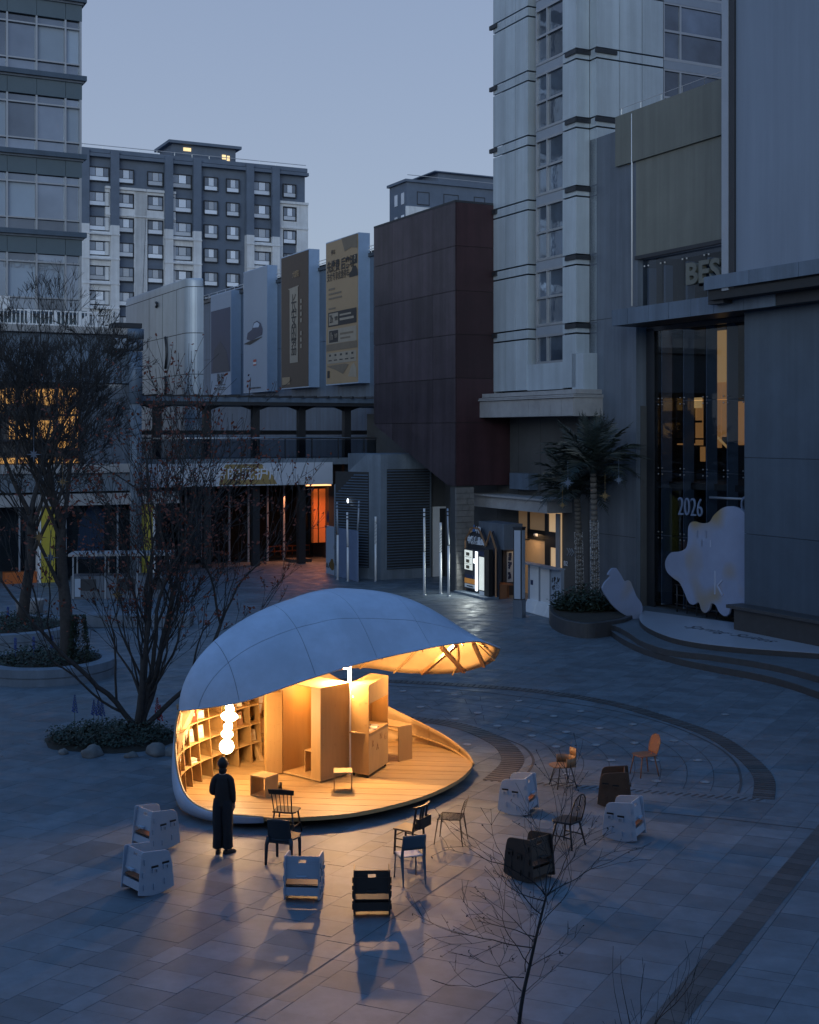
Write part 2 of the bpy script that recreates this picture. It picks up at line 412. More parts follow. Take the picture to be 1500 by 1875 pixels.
at = field.data.attributes.new('tone', 'FLOAT', 'FACE'); at.data.foreach_set('value', tones)

def strip(name, pts, width, z, m, t=0.004):
    """flat band along a polyline"""
    pts = [Vector((p.x, p.y, 0)) for p in pts]; L_, R_ = [], []
    for i, p in enumerate(pts):
        t_ = (pts[min(i + 1, len(pts) - 1)] - pts[max(i - 1, 0)]).normalized(); n = Vector((-t_.y, t_.x, 0)) * (width / 2)
        L_.append(p + n); R_.append(p - n)
    mb = MB()
    mb.grid([[Vector((q.x, q.y, z)) for q in L_], [Vector((q.x, q.y, z)) for q in R_]][::-1], smooth=False)
    return mb
# band of darker pavers running away at right
A0, A1 = G(1196, 1860), G(1560, 1440)
dv = (A1 - A0).normalized(); Ln = (A1 - A0).length
nv = Vector((dv.y, -dv.x, 0))
bandp = bpy.data.objects.new('paver_band', None); COL.objects.link(bandp); bandp['kind'] = 'structure'
mbp = MB(); mbp.prism([(p.x, p.y) for p in (Vector((0, 0, 0)), dv * 0.292, dv * 0.292 + nv * 0.42, nv * 0.42)], 0.0015, 0.005)
pm = mbp.mesh('paver', m_dark_paver)
s_ = -3.0
while s_ < Ln + 6:
    o = link('paver', pm, bandp); q = A0 + dv * s_; o.location = (q.x, q.y, 0); s_ += 0.298
# drain slot that crosses at right, below the fountain
dl = [G(1150, 1483), G(1330, 1500), G(1500, 1520), G(1640, 1536)]
structure(strip('d', dl, 0.045, 0.0045, m_joint), 'drain_slot', m_joint)
structure(strip('d', [G(430, 1873), G(585, 1772), G(700, 1695), G(790, 1634), G(880, 1575)], 0.013, 0.0045, m_joint), 'expansion_joint', m_joint)

# ---- dry fountain: concentric rings of slabs, two grated bands, jets
def ring(px_pts): return [G(x, y) for x, y in px_pts]
def smooth(pts, n=8):
    out = []; k = len(pts)
    for i in range(k - 1):
        p0, p1, p2, p3 = pts[max(i - 1, 0)], pts[i], pts[i + 1], pts[min(i + 2, k - 1)]
        for j in range(n):
            t = j / n
            out.append(0.5 * ((2 * p1) + (-p0 + p2) * t + (2 * p0 - 5 * p1 + 4 * p2 - p3) * t * t + (-p0 + 3 * p1 - 3 * p2 + p3) * t ** 3))
    out.append(pts[-1]); return out
outer_band = smooth(ring([(1398, 1463), (1400, 1430), (1385, 1405), (1350, 1375), (1300, 1345), (1215, 1315), (1120, 1288), (1000, 1268), (880, 1257), (700, 1247), (560, 1244)]), 12)
outer_line = smooth(ring([(1352, 1453), (1357, 1430), (1346, 1396), (1302, 1361), (1213, 1324), (1100, 1297), (940, 1274), (820, 1262), (700, 1255)]), 10)
inner_band = smooth(ring([(905, 1430), (935, 1402), (937, 1383), (915, 1360), (860, 1335), (800, 1322), (730, 1315)]), 12)
inner_line = smooth(ring([(962, 1422), (977, 1394), (962, 1370), (935, 1357), (890, 1340), (830, 1327)]), 10)
fountain = bpy.data.objects.new('fountain_floor', None); COL.objects.link(fountain); fountain['kind'] = 'structure'
def arc_parts(path, width, z, m, name, n_gap, parent, frac=0.82):
    """short bars laid side by side along a curved path"""
    seg = [0.0]
    for i in range(1, len(path)): seg.append(seg[-1] + (path[i] - path[i - 1]).length)
    tot = seg[-1]; n = int(tot / n_gap); res = []
    for k in range(n):
        s = (k + 0.5) * tot / n; i = max(j for j in range(len(seg)) if seg[j] <= s); i = min(i, len(path) - 2)
        t_ = (path[i + 1] - path[i]); q = path[i] + t_ * ((s - seg[i]) / max(1e-6, t_.length)); t_.normalize()
        res.append((q, math.atan2(t_.y, t_.x), tot / n * frac))
    return res
def band(path, width, gap, name):
    mb = strip('b', path, width + 0.02, 0.0045, m_joint); mb.build('grate_bed', m_joint, fountain)
    bars = arc_parts(path, width, 0, m_dark_paver, name, gap, fountain)
    me = MB().box((0, 0, 0), (gap * 0.8, width, 0.012)).mesh(name, m_dark_paver)
    for q, a, l in bars:
        o = link(name, me, fountain); o.location = (q.x, q.y, 0.008); o.rotation_euler = (0, 0, a)
band(outer_band, 0.42, 0.17, 'grate_bar')
band(inner_band, 0.5, 0.17, 'grate_bar')
for p_, w_ in ((outer_line, 0.055), (inner_line, 0.06)):
    strip('l', p_, w_, 0.0055, m_joint).build('ring_slot', m_joint, fountain)
# slotted drain along the straight front
fr0, fr1 = G(888, 1428), G(1402, 1466)
dd = (fr1 - fr0).normalized(); LL = (fr1 - fr0).length; ang = math.atan2(dd.y, dd.x)
strip('s', [fr0, fr1], 0.3, 0.0042, m_light_stone).build('drain_frame', m_granite, fountain)
me = MB().box((0, 0, 0), (0.05, 0.24, 0.004)).mesh('drain_slit', m_joint)
k = 0
while k * 0.16 < LL - 0.1:
    o = link('drain_slit', me, fountain); q = fr0 + dd * (0.06 + k * 0.16); o.location = (q.x, q.y, 0.0085); o.rotation_euler = (0, 0, ang - 0.55); k += 1
# thin arc joints between the rings of slabs
for j in range(1, 8):
    t = j / 8.0
    path = []
    for k in range(28):
        a = inner_line[int(k / 27 * (len(inner_line) - 1))]; b = outer_line[int(k / 27 * (len(outer_line) - 1))]
        path.append(a.lerp(b, t))
    strip('j', path, 0.016, 0.005, m_joint).build('ring_joint', m_joint, fountain)
    for k in range(1 + j % 2, 27, 3):
        a = inner_line[int(k / 27 * (len(inner_line) - 1))]; b = outer_line[int(k / 27 * (len(outer_line) - 1))]
        strip('j', [a.lerp(b, t), a.lerp(b, t + 0.125)], 0.014, 0.005, m_joint).build('cross_joint', m_joint, fountain)
jet_mb = MB().lathe([(0.02, 0.005), (0.10, 0.005), (0.105, 0.012), (0.095, 0.016), (0.085, 0.008), (0.03, 0.008), (0.02, 0.02)], n=14)
jet_me = jet_mb.mesh('fountain_jet', m_mullion)
JP = [(738, 1266), (833, 1273), (875, 1306), (770, 1295), (834, 1317), (914, 1295), (950, 1284), (1063, 1303), (1014, 1312), (963, 1322), (911, 1330), (974, 1348), (1037, 1341), (1098, 1334), (1159, 1327), (1018, 1368), (1091, 1365), (1162, 1361), (1234, 1357), (1119, 1393), (1199, 1393), (1278, 1393), (1039, 1419), (1202, 1431), (1291, 1433), (1328, 1309), (855, 1364), (802, 1266)]
for i, (x, y) in enumerate(JP):
    o = link('fountain_jet', jet_me); q = G(x, y); o.location = (q.x, q.y, 0.004)
    tag(o, 'small round metal water jet set flush in the ringed fountain floor', 'fountain jet', 'water jets in the dry fountain floor')

# ---- curved steps and pale stage at right
def gl(pts, z): return [G(x, y, z) for x, y in pts]
E0 = [(1112, 1160), (1140, 1180), (1180, 1199), (1240, 1217), (1300, 1230), (1380, 1245), (1440, 1260), (1500, 1281), (1580, 1315)]
E1 = [(1100, 1143), (1125, 1146), (1150, 1158), (1175, 1174), (1215, 1188), (1260, 1195), (1300, 1199), (1380, 1211), (1440, 1223), (1500, 1239), (1580, 1262)]
E2 = [(1180, 1118), (1171, 1127), (1174, 1139), (1192, 1152), (1230, 1167), (1280, 1177), (1340, 1184), (1400, 1189), (1500, 1196), (1600, 1205)]
steps = thing('stage_steps', 'broad curved dark stone steps rising to the pale round stage', 'steps', tuple(G(1300, 1215)))
back = [Vector((26, 44, 0)), Vector((22, 60, 0)), Vector((9, 60, 0))]
def level(edge, z0, z1, ztop, m, name, close):
    e = smooth(gl(edge, ztop), 6)
    MB().prism([(p.x, p.y) for p in e + close], z1 + 0.001, z1 + 0.012).build('tread', m_granite, steps)
    return MB().prism([(p.x, p.y) for p in e + close], z0, z1).build(name, m, steps, bevel=0.012)
level(E0, -0.02, 0.2, 0.2 - 0.2, m_dark_stone, 'lower_step', [Vector((20, 33, 0)), Vector((22, 46, 0)), G(1115, 1120)])
level(E1, 0.19, 0.4, 0.4, m_dark_stone, 'upper_step', [Vector((20, 34.5, 0)), Vector((22, 46, 0)), G(1120, 1110)])
e = smooth(gl(E2, 0.6), 6)
stage = thing('round_stage', 'pale bluish round stage floor with dark script lettering', 'stage', tuple(G(1300, 1165)))
stp = [(p.x, p.y) for p in e + [Vector((19.5, 36, 0)), Vector((20.5, 44, 0)), Vector((12, 46.5, 0))]]
MB().prism(stp, 0.39, 0.585).build('stage_rim', m_dark_stone, stage)
MB().prism(stp, 0.586, 0.6).build('stage_top', mat('stage_laminate', (0.33, 0.36, 0.42), 0.35, var=0.05, dirt=0.08), stage)
d1 = (G(1450, 1181, 0.6) - G(1225, 1141, 0.6)).normalized()
text('Spring Suites', 0.78, m_ink, stage, G(1335, 1160, 0.601), d1, Vector((-d1.y, d1.x, 0)), shear=0.35, depth=0.002)
# small pale plinth at the back of the stage
pb = MB(); q0, q1 = G(1374, 1146, 0.6), G(1475, 1168, 0.6); dq = (q1 - q0).normalized(); nq = Vector((-dq.y, dq.x, 0))
pb.prism([(p.x, p.y) for p in (q0, q1, q1 + nq * 0.7, q0 + nq * 0.7)], 0.6, 0.78)
lone(pb, 'low_plinth', m_white, 'low pale plinth lying along the back of the round stage', 'plinth')
# planter wall with the palms
pw = [(1113, 1160), (1085, 1163), (1060, 1162), (1030, 1155), (1010, 1143), (1006, 1128), (1018, 1117), (1040, 1112), (1100, 1112), (1150, 1122), (1172, 1134), (1150, 1152)]
palm_bed = thing('palm_planter', 'dark curved stone planter holding two palms beside the steps', 'planter', tuple(G(1080, 1135)))
e = smooth([G(x, y + 6) for x, y in pw] + [G(1113, 1166)], 5)
MB().prism([(p.x, p.y) for p in e], -0.02, 0.55).build('planter_wall', m_dark_stone, palm_bed, bevel=0.02)
ctr = sum(e, Vector()) / len(e)
MB().prism([((p.x - ctr.x) * 0.9 + ctr.x, (p.y - ctr.y) * 0.9 + ctr.y) for p in e], 0.5, 0.565).build('soil', m_soil, palm_bed)
PALM_C = ctr
# round planters at left
def round_planter(c, r, h, label):
    t = thing('round_planter', label, 'planter', (c.x, c.y, 0))
    MB().lathe([(r - 0.02, 0), (r, 0.0), (r, h * 0.42), (r - 0.02, h * 0.44), (r - 0.02, h * 0.48), (r + 0.02, h * 0.5), (r + 0.02, h * 0.98), (r, h), (r - 0.4, h), (r - 0.42, h - 0.12), (0.02, h - 0.1)], n=48, smooth=False).build('planter_wall', m_concrete, t, local=True)
    MB().lathe([(r - 0.43, h - 0.14), (r - 0.5, h - 0.04), (r * 0.5, h + 0.03), (0.02, h + 0.06)], n=32).build('soil', m_soil, t, local=True)
    return t
PL1 = G(88, 1243); PL2 = G(8, 1172)
PL1.y += 0.7; PL1.x -= 0.2
planter_a = round_planter(PL1, 2.02, 0.5, 'round two-tier stone planter around the nearer big bare tree')
planter_b = round_planter(PL2, 2.55, 0.55, 'round stone planter around the farther bare tree at left')
# ================================================================= buildings
# unseen building added behind the lens, keeps low dusk glow off the plaza
rb0 = MB(); rb0.box((0, -19, 6.5), (110, 30, 13))
for k in range(18): rb0.box((-51 + k * 6, -3.9, 6.5), (4.6, 0.2, 9))
structure(rb0, 'added_glow_blocker', m_darkwall)
# ---- red metal box that overhangs
RC = P(835, 1085, F * CH / (1085 - HZ)); RC.z = 0
Uf, Vf = U, V
frL = (RC, U, -V)                              # long face, running away to the left
frN = (RC, V, -U)                              # near face, across
zt = zat(370, RC.y)
redbox = thing('red_box_building', 'dark red metal-clad box with its underside cut on a slant', 'building', tuple(RC))
LR = (on(686, RC, U) - RC).length; WR = 9.0
zb = zat(890, RC.y); zl = zat(785, on(686, RC, U).y)
mb = MB(); prof = [(0.0, zb), (0.7, zb), (LR, zl + 0.2), (LR, zt), (0, zt)]
mb.slab([(a, z) for a, z in prof], RC + V * (WR / 2), U, Z, V, WR - 0.06); mb.build('core', m_seam, redbox)
def clip_poly(pts, f):
    out = []
    for i in range(len(pts)):
        a, b = pts[i], pts[(i + 1) % len(pts)]; fa, fb = f(a), f(b)
        if fa >= 0: out.append(a)
        if fa * fb < 0:
            t = fa / (fa - fb); out.append((a[0] + (b[0] - a[0]) * t, a[1] + (b[1] - a[1]) * t))
    return out
zs = [zb] + [zat(y, RC.y) for y in (774, 692, 612, 532, 450)] + [zt]
ncol = 4
for i in range(ncol):
    for j in range(len(zs) - 1):
        a0, a1 = LR * i / ncol + 0.012, LR * (i + 1) / ncol - 0.012
        pc = [(a0, zs[j] + 0.012), (a1, zs[j] + 0.012), (a1, zs[j + 1] - 0.012), (a0, zs[j + 1] - 0.012)]
        sl = (zl + 0.2 - zb) / (LR - 0.7)
        pc = clip_poly(pc, lambda p: p[1] - (zb + sl * (p[0] - 0.7)))
        if len(pc) > 2: MB().slab(pc, RC - V * 0.02, U, Z, -V, 0.05).build('panel', m_redbox_sheen, redbox)
for i in range(3):
    for j in range(len(zs) - 1):
        a0, a1 = 3.0 * i + 0.012, 3.0 * i + 2.988
        MB().slab([(a0, zs[j] + 0.012), (a1, zs[j] + 0.012), (a1, zs[j + 1] - 0.012), (a0, zs[j + 1] - 0.012)], RC - U * 0.02, V, Z, -U, 0.05).build('panel', m_redbox, redbox)
MB().fbox((RC, U, -V), -0.03, LR, -WR, 0.05, zt, zt + 0.1).build('coping', m_darkmetal, redbox)
# pillar of rough stone blocks under it
pil = thing('stone_pillar', 'rough pale stone block pillar under the red box corner', 'pillar', tuple(RC))
rngp = random.Random(5); z = 0.0; k = 0
MB().fbox((RC, V, U), 0.03, 0.92, 0.05, 0.6, 0, zb).build('pillar_core', m_joint, pil)
while z < zb - 0.1:
    h = 0.27; x = 0.0
    cuts = [0, 0.45 + 0.12 * (k % 2), 0.95] if k % 2 else [0, 0.32, 0.68, 0.95]
    for c0, c1 in zip(cuts[:-1], cuts[1:]):
        d_ = rngp.uniform(0, 0.035)
        MB().fbox((RC, V, -U), c0 + 0.008, c1 - 0.008, -0.1, 0.02 + d_, z + 0.008, min(z + h, zb) - 0.008).build('block', m_rock, pil)
    z += h; k += 1
# ---- recessed wall beneath the red box and the tower, with the service door
wall = thing('podium_wall', 'dark ground floor wall under the stone tower', 'wall', tuple(RC))
TL = on(903, RC, V)                            # the tower's left face meets the red box here
TLd = TL + V * 0.9                             # wall set back under the cornice
LW = (on(1100, TL, U) - TL).length
MB().fbox((TLd, -U, -V), -16, LW + 1.5, -0.4, 0, 0, zat(764, 58) + 0.4).build('wall_face', m_darkwall, wall)
for k in range(1, 7):
    MB().fbox((TLd, -U, -V), k * 1.9 - 3, k * 1.9 - 2.985, 0.001, 0.006, 0, 8).build('wall_joint', m_seam, wall)
# ---- grey ventilation house with louvres
VC = G(697, 1062); VC.z = 0
vent = thing('ventilation_house', 'grey-blue concrete ventilation house with dark louvres and sloped parapet', 'building', tuple(VC))
zh = zat(832, VC.y); LV = (on(612, VC, (Vector((-0.80, 0.6, 0)))) - VC).length
DA = Vector((-0.80, 0.6, 0)); NA = Vector((-0.6, -0.8, 0)); WV = (on(790, VC, V) - VC).length
LO = VC + DA * LV
mb = MB(); mb.prism([(q.x, q.y) for q in (VC, VC + V * WV, VC + V * WV + U * 4, VC + U * 4)], 0, zh)
mb.build('block', m_concrete, vent)
mb = MB()
mb.slab([(0, 0), (LV, 0), (LV, zat(888, LO.y)), (0.9, zh), (0, zh)], VC - NA * 0.2, DA, Z, NA, 0.4); mb.build('side_wall', m_concrete, vent)
def louvres(fr, a0, a1, z0, z1, step, parent, top=None):
    MB().fbox(fr, a0, a1, 0.0, 0.012, z0, z1).build('louvre_back', m_seam, parent)
    n = int((z1 - z0) / step); me = None
    O, A, N = fr
    for k in range(n):
        zc = z0 + (k + 0.5) * step
        aa = a1
        if top:
            aa = min(a1, top(zc))
            if aa - a0 < 0.2: continue
        mb = MB(); o_ = O + A * ((a0 + aa) / 2) + N * 0.05
        mb.slab([(-(aa - a0) / 2, -0.035), ((aa - a0) / 2, -0.035), ((aa - a0) / 2, 0.035), (-(aa - a0) / 2, 0.035)], Vector((o_.x, o_.y, zc)), A, (Z * 0.75 - N * 0.66).normalized(), (Z * 0.66 + N * 0.75).normalized(), 0.012)
        mb.build('louvre', m_louvre, parent)
za, zb2 = zh - 0.9, zat(888, LO.y) - 0.5
louvres((VC, DA, NA), 0.75, LV - 0.1, 0.55, zh - 0.9, 0.14, vent, lambda z: LV - 0.1 if z < zb2 else LV - 0.1 - (z - zb2) / max(0.1, za - zb2) * (LV - 1.6))
louvres((VC, V, -U), 0.35, WV - 0.1, 0.5, zh - 0.75, 0.14, vent)
# service doorway between vent house and pillar
sd = thing('service_door', 'pale metal door frame with dark glazed leaf beside the stone pillar', 'door', tuple(G(805, 1058)))
DO = G(793, 1056); DW = (on(822, DO, V) - DO).length; dz = zat(928, DO.y)
MB().fbox((DO, V, -U), 0, DW * 0.42, -0.1, 0, 0, dz).build('panel', m_white, sd)
MB().fbox((DO, V, -U), DW * 0.42, DW, -0.1, -0.03, 0, dz - 0.1).build('leaf', m_darkmetal, sd)
MB().fbox((DO, V, -U), DW * 0.42, DW, -0.1, 0.03, dz - 0.09, dz).build('frame', m_white, sd)
MB().fbox((DO, V, -U), DW * 0.92, DW, -0.1, 0.03, 0, dz - 0.1).build('frame', m_white, sd)
MB().fbox((DO, V, -U), DW * 0.5, DW * 0.54, -0.03, 0.03, 0.9, 1.4).build('handle', m_steel, sd)
MB().fbox((DO, V, -U), -0.25, DW + 0.7, -0.6, -0.1, 0, 5.4).build('back_wall', m_darkwall, sd)

# ---- stone panel tower
C1 = on(1055, TL, U); C2 = on(1080, C1, V); C3 = on(1093, C2, U)
tower = thing('stone_tower', 'tall pale stone-panelled tower with window strips and dark corner brackets', 'building', tuple(C1))
z_c = zat(764, 58.0)                           # underside of the cornice
FL0 = zat(628, TL.y); FH = 113 * TL.y / F
ZTOP = 34.0
ext = (TL - C1).length
frT = (C1, U, -V)                              # left face: along = away
def afr(px): return (on(px, C1, U) - C1).dot(U)
aL, aR, aS = afr(903), afr(965), afr(977); aW0, aW1 = afr(977), afr(1030)
MB().fbox(frT, 0.1, aL - 0.1, -12, -0.45, z_c, ZTOP).build('core', m_darkmetal, tower)
def panel(fr, a0, a1, z0, z1, n1=0.0, th=0.12, m=None, g=0.014, gz=0.035, name='panel', par=None):
    return MB().fbox(fr, a0 + g, a1 - g, n1 - th, n1, z0 + min(gz, 2.5 * g), z1 - min(gz, 2.5 * g)).build(name, m or m_panel, par or tower)
levels = [FL0 + k * FH for k in range(0, 8)]
zw = zat(665, on(975, C1, U).y)                # lowest sill
segs = [(z_c + 1.2, levels[0])]
for k in range(len(levels) - 1): segs += [(levels[k], levels[k] + 0.44), (levels[k] + 0.44, levels[k + 1])]
segs += [(levels[-1], ZTOP)]
a_s = [aR, afr(944), afr(925), aL]
for z0, z1 in segs:
    for k in range(3): panel(frT, a_s[k], a_s[k + 1], z0, z1)
    panel((on(965, C1, U), -V * -1, -U), 0.0, 0.55, z0, z1, n1=0.06)   # return of the left pier
    panel(frT, 0.0, aW1, z0, z1)                                     # right pier
    panel((C1, V, -U), 0.0, (C2 - C1).length, z0, z1)
    panel((C2, -U, -V), 0.0, (C3 - C2).length, z0, z1)
    b = [0.0] + [(on(x, C3, V) - C3).length for x in (1135, 1176, 1215)]
    for k in range(3): panel((C3, V, -U), b[k], b[k + 1], z0, z1)
    panel((C3, V, -U), (on(1326, C3, V) - C3).length, (on(1326, C3, V) - C3).length + 4, z0, z1)
# brackets at the corners of each band
for k, zl_ in enumerate(levels):
    zb_ = zl_ + 0.18
    MB().fbox((C1, U, -V), -0.08, 0.75, -0.02, 0.08, zb_ + 0.04, zb_ + 0.23).build('bracket', m_darkmetal, tower)
    MB().fbox((C1, V, -U), 0.0, (C2 - C1).length + 0.06, -0.02, 0.08, zb_ + 0.043, zb_ + 0.227).build('bracket', m_darkmetal, tower)
    if zl_ > 18: MB().fbox((C3, V, -U), -0.08, 1.0, -0.02, 0.08, zb_ + 0.04, zb_ + 0.23).build('bracket', m_darkmetal, tower)
    MB().fbox(frT, aL - 0.4, aL + 0.2, -0.02, 0.1, zb_ + 0.04, zb_ + 0.23).build('bracket', m_darkmetal, tower)
# window strip: frames, spandrel beams, wavy panes
mid = afr(997)
wins = [(zw, levels[0] + 0.05)] + [(levels[k] + 0.55, levels[k + 1] + 0.05) for k in range(len(levels) - 1)]
for wi, (z0, z1) in enumerate(wins):
    wf = MB(); n0, n1 = -0.3, -0.12
    zm = (z0 + z1) / 2
    wf.fbox(frT, aW1, aW1 + 0.07, n0, n1, z0, z1); wf.fbox(frT, aW0 - 0.07, aW0, n0, n1, z0, z1); wf.fbox(frT, mid - 0.04, mid + 0.04, n0, n1 - 0.002, z0, z1)
    wf.fbox(frT, aW1, aW0, n0, n1 + 0.004, z0 - 0.06, z0 + 0.05); wf.fbox(frT, aW1, aW0, n0, n1 + 0.004, z1 - 0.05, z1 + 0.06)
    if wi: wf.fbox(frT, aW1, aW0, n0, n1 + 0.003, zm - 0.05, zm + 0.05)
    o = wf.build('window', m_mullion, tower)
    for a0, a1 in ((aW1 + 0.07, mid - 0.04), (mid + 0.04, aW0 - 0.07)):
        for zz in ([(z0 + 0.05, zm - 0.05), (zm + 0.05, z1 - 0.05)] if wi else [(z0 + 0.05, z1 - 0.05)]):
            MB().fbox(frT, a0, a1, -0.26, -0.22, zz[0], zz[1]).build('pane', m_glass_wavy, o)
    if wi: MB().fbox(frT, aW1, aW0, -0.35, -0.14, z0 - 0.5, z0 - 0.07).build('spandrel', m_mullion_blue, tower)
MB().fbox(frT, aW1, aR, -0.3, -0.02, z_c + 1.2, zw - 0.06).build('apron', m_panel, tower)
# big windows on the near face
w0, w1 = (on(1217, C3, V) - C3).length, (on(1324, C3, V) - C3).length
frW = (C3, V, -U); wm = (on(1248, C3, V) - C3).length
for zl_ in levels[2:]:
    z0, z1 = zl_ + 0.45, zl_ + FH - 0.02
    zm = z0 + (z1 - z0) * 0.5
    wf = MB()
    wf.fbox(frW, w0, w1, -0.2, -0.06, z0 - 0.08, z0 + 0.05); wf.fbox(frW, w0, w1, -0.2, -0.06, z1 - 0.06, z1 + 0.05)
    wf.fbox(frW, w0, w1, -0.2, -0.062, zm - 0.05, zm + 0.05); wf.fbox(frW, wm - 0.05, wm + 0.05, -0.2, -0.064, z0, z1)
    wf.fbox(frW, w0, w0 + 0.06, -0.2, -0.064, z0, z1)
    o = wf.build('window', m_mullion, tower)
    for a0, a1 in ((w0 + 0.06, wm - 0.05), (wm + 0.05, w1)):
        for q0, q1 in ((z0 + 0.05, zm - 0.05), (zm + 0.05, z1 - 0.06)):
            MB().fbox(frW, a0, a1, -0.17, -0.13, q0, q1).build('pane', m_glass_wavy, o)
    MB().fbox(frW, w0, w1, -0.25, -0.05, zl_ - 0.0, zl_ + 0.36).build('spandrel', m_mullion_blue, tower)
# cornice of stone blocks at the foot of the tower
zc1, zc2 = z_c, z_c + 0.78
n = 10; wL = aL + 0.9
for k in range(n + 2):
    a0, a1 = -0.9 + (wL + 0.9) * k / n, -0.9 + (wL + 0.9) * (k + 1) / n
    panel(frT, a0, a1, zc1, zc2, n1=0.75, th=1.6, m=m_light_stone, g=0.008, name='cornice_block')
    panel(frT, a0, a1, zc2 + 0.14, zc2 + 0.36, n1=0.62, th=1.4, m=m_light_stone, g=0.008, name='cornice_block')
MB().fbox(frT, -1.0, wL + 0.05, -0.8, 0.84, zc2, zc2 + 0.06).build('cornice_moulding', m_light_stone, tower)
MB().fbox(frT, -1.0, wL + 0.05, -0.8, 0.80, zc2 + 0.07, zc2 + 0.13).build('cornice_moulding', m_light_stone, tower)
MB().fbox((C1, V, -U), -0.7, 2.4, -0.4, 0.95, zc1 + 0.01, zc2 - 0.01).build('cornice_return', m_light_stone, tower)
MB().fbox((C1, V, -U), -0.6, 2.3, -0.4, 0.85, zc2 + 0.15, zc2 + 0.35).build('cornice_return', m_light_stone, tower)
MB().fbox((C1, V, -U), 0.0, 1.9, -0.3, 0.55, zc2 + 0.36, zw + 0.25).build('pedestal', m_panel, tower)
MB().fbox(frT, aL - 0.05, aL + 0.9, -1, -0.03, zc2 + 0.36, zw - 0.6).build('pedestal', m_panel, tower)

# ---- mall facade right of the tower
M0 = C2.copy(); frM = (M0, -U, -V)             # along = towards the camera
def am(px, off=0.0):
    O = M0 - V * off
    return (on(px, O, U) - O).dot(-U)
mall = thing('mall_facade', 'blue-grey panelled mall front with a taupe field, canopy and tall glass', 'building', tuple(M0))
ztm = zat(215, on(1131, M0, U).y)
a_pan, a_end = am(1165), am(1363) + 9
MB().fbox(frM, 0.02, a_pan, -8, 0, 0, ztm - 0.55).build('wall_face', m_panel2, mall)
for z in (zat(578, 53), zat(985, 52.8)):
    MB().fbox(frM, 0.05, a_pan - 0.05, 0.0, 0.006, z, z + 0.02).build('wall_joint', m_seam, mall)
zg1 = zat(469, on(1165, M0, U).y)              # bottom of the taupe field
MB().fbox(frM, am(1131), a_end, -0.5, 0.12, ztm - 2.05, ztm).build('parapet', m_taupe, mall)
MB().fbox(frM, a_pan + 0.02, a_end, -0.5, 0.02, zg1, ztm - 2.06).build('taupe_field', m_taupe, mall)
MB().tube([M0 - U * (am(1161)) - V * 0.1 + Z * z for z in (zg1 - 2, ztm - 0.1)], 0.035, 6).build('downpipe', m_white, mall)
for k in range(7):
    q = M0 - U * (am(1140) + k * 1.3) - V * 0.05
    MB().tube([q + Z * ztm, q + Z * (ztm + 0.3)], 0.012, 4).build('rail_post', m_steel, mall)
MB().tube([M0 - U * am(1135) - V * 0.05 + Z * (ztm + 0.28), M0 - U * am(1330) - V * 0.05 + Z * (ztm + 0.28)], 0.012, 4).build('rail', m_steel, mall)
MB().fbox(frM, a_pan, a_end, -0.05, 0.08, zg1 - 0.16, zg1 - 0.01).build('lintel', m_darkmetal, mall)
MB().fbox(frM, a_pan - 0.02, a_pan + 0.12, -0.9, 0.02, zat(562, 53), zg1).build('jamb', m_panel2, mall)
# canopy: row of metal fascia panels
offc = 1.6
ac0 = am(1121, offc); zc0, zc3 = zat(597, (M0 - V * offc - U * ac0).y), zat(568, (M0 - V * offc - U * ac0).y)
cx = [am(x, offc) for x in (1121, 1149, 1187, 1224, 1265, 1307, 1362, 1420)]
MB().fbox(frM, ac0 + 0.01, a_end, 0.0, offc - 0.03, zc0 + 0.02, zc3 - 0.02).build('canopy_core', m_darkmetal, mall)
for k in range(len(cx) - 1):
    MB().fbox(frM, cx[k] + 0.012, cx[k + 1] - 0.012, offc - 0.05, offc, zc0, zc3).build('fascia_panel', m_bluewall, mall)
MB().fbox(frM, ac0 - 0.03, ac0, 0.0, offc, zc0, zc3).build('fascia_panel', m_bluewall, mall)
# dark interior shell behind the glass
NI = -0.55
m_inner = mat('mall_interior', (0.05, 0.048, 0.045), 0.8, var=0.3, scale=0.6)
m_inner_warm = mat('lit_mall_wall', (0.30, 0.19, 0.10), 0.8, var=0.12, scale=0.8, emit=(0.95, 0.42, 0.13), estr=0.3)
m_notice = mat('lit_notice', (0.4, 0.3, 0.18), 0.8, emit=(1.0, 0.58, 0.22), estr=0.5)
m_inner_lamp = mat('lit_panel', (0.5, 0.36, 0.2), 0.8, emit=(0.95, 0.52, 0.18), estr=0.42)
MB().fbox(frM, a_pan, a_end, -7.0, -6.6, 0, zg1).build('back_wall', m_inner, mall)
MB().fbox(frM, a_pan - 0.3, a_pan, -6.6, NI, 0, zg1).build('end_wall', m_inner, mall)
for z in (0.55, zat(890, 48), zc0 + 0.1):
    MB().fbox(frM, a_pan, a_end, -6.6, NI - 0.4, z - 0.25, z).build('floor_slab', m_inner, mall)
def ipan(px0, px1, y0, y1, depth, m, name):
    O = M0 + V * depth; a0, a1 = am(px0, -depth), am(px1, -depth); yy = (O - U * ((a0 + a1) / 2)).y
    return MB().fbox((O, -U, -V), a0, a1, -0.06, 0, zat(y1, yy), zat(y0, yy)).build(name, m, mall)
ipan(1236, 1286, 730, 815, 3.0, m_inner_warm, 'lit_wall'); ipan(1331, 1375, 735, 815, 3.0, m_inner_warm, 'lit_wall')
ipan(1307, 1331, 588, 700, 2.4, m_inner_lamp, 'lit_wall'); ipan(1307, 1320, 690, 820, 2.6, m_inner_warm, 'lit_wall'); ipan(1322, 1331, 680, 800, 2.6, m_inner_warm, 'lit_wall')
ipan(1182, 1190, 730, 765, 2.2, m_inner_warm, 'lit_wall'); ipan(1268, 1284, 728, 747, 1.6, m_notice, 'notice')
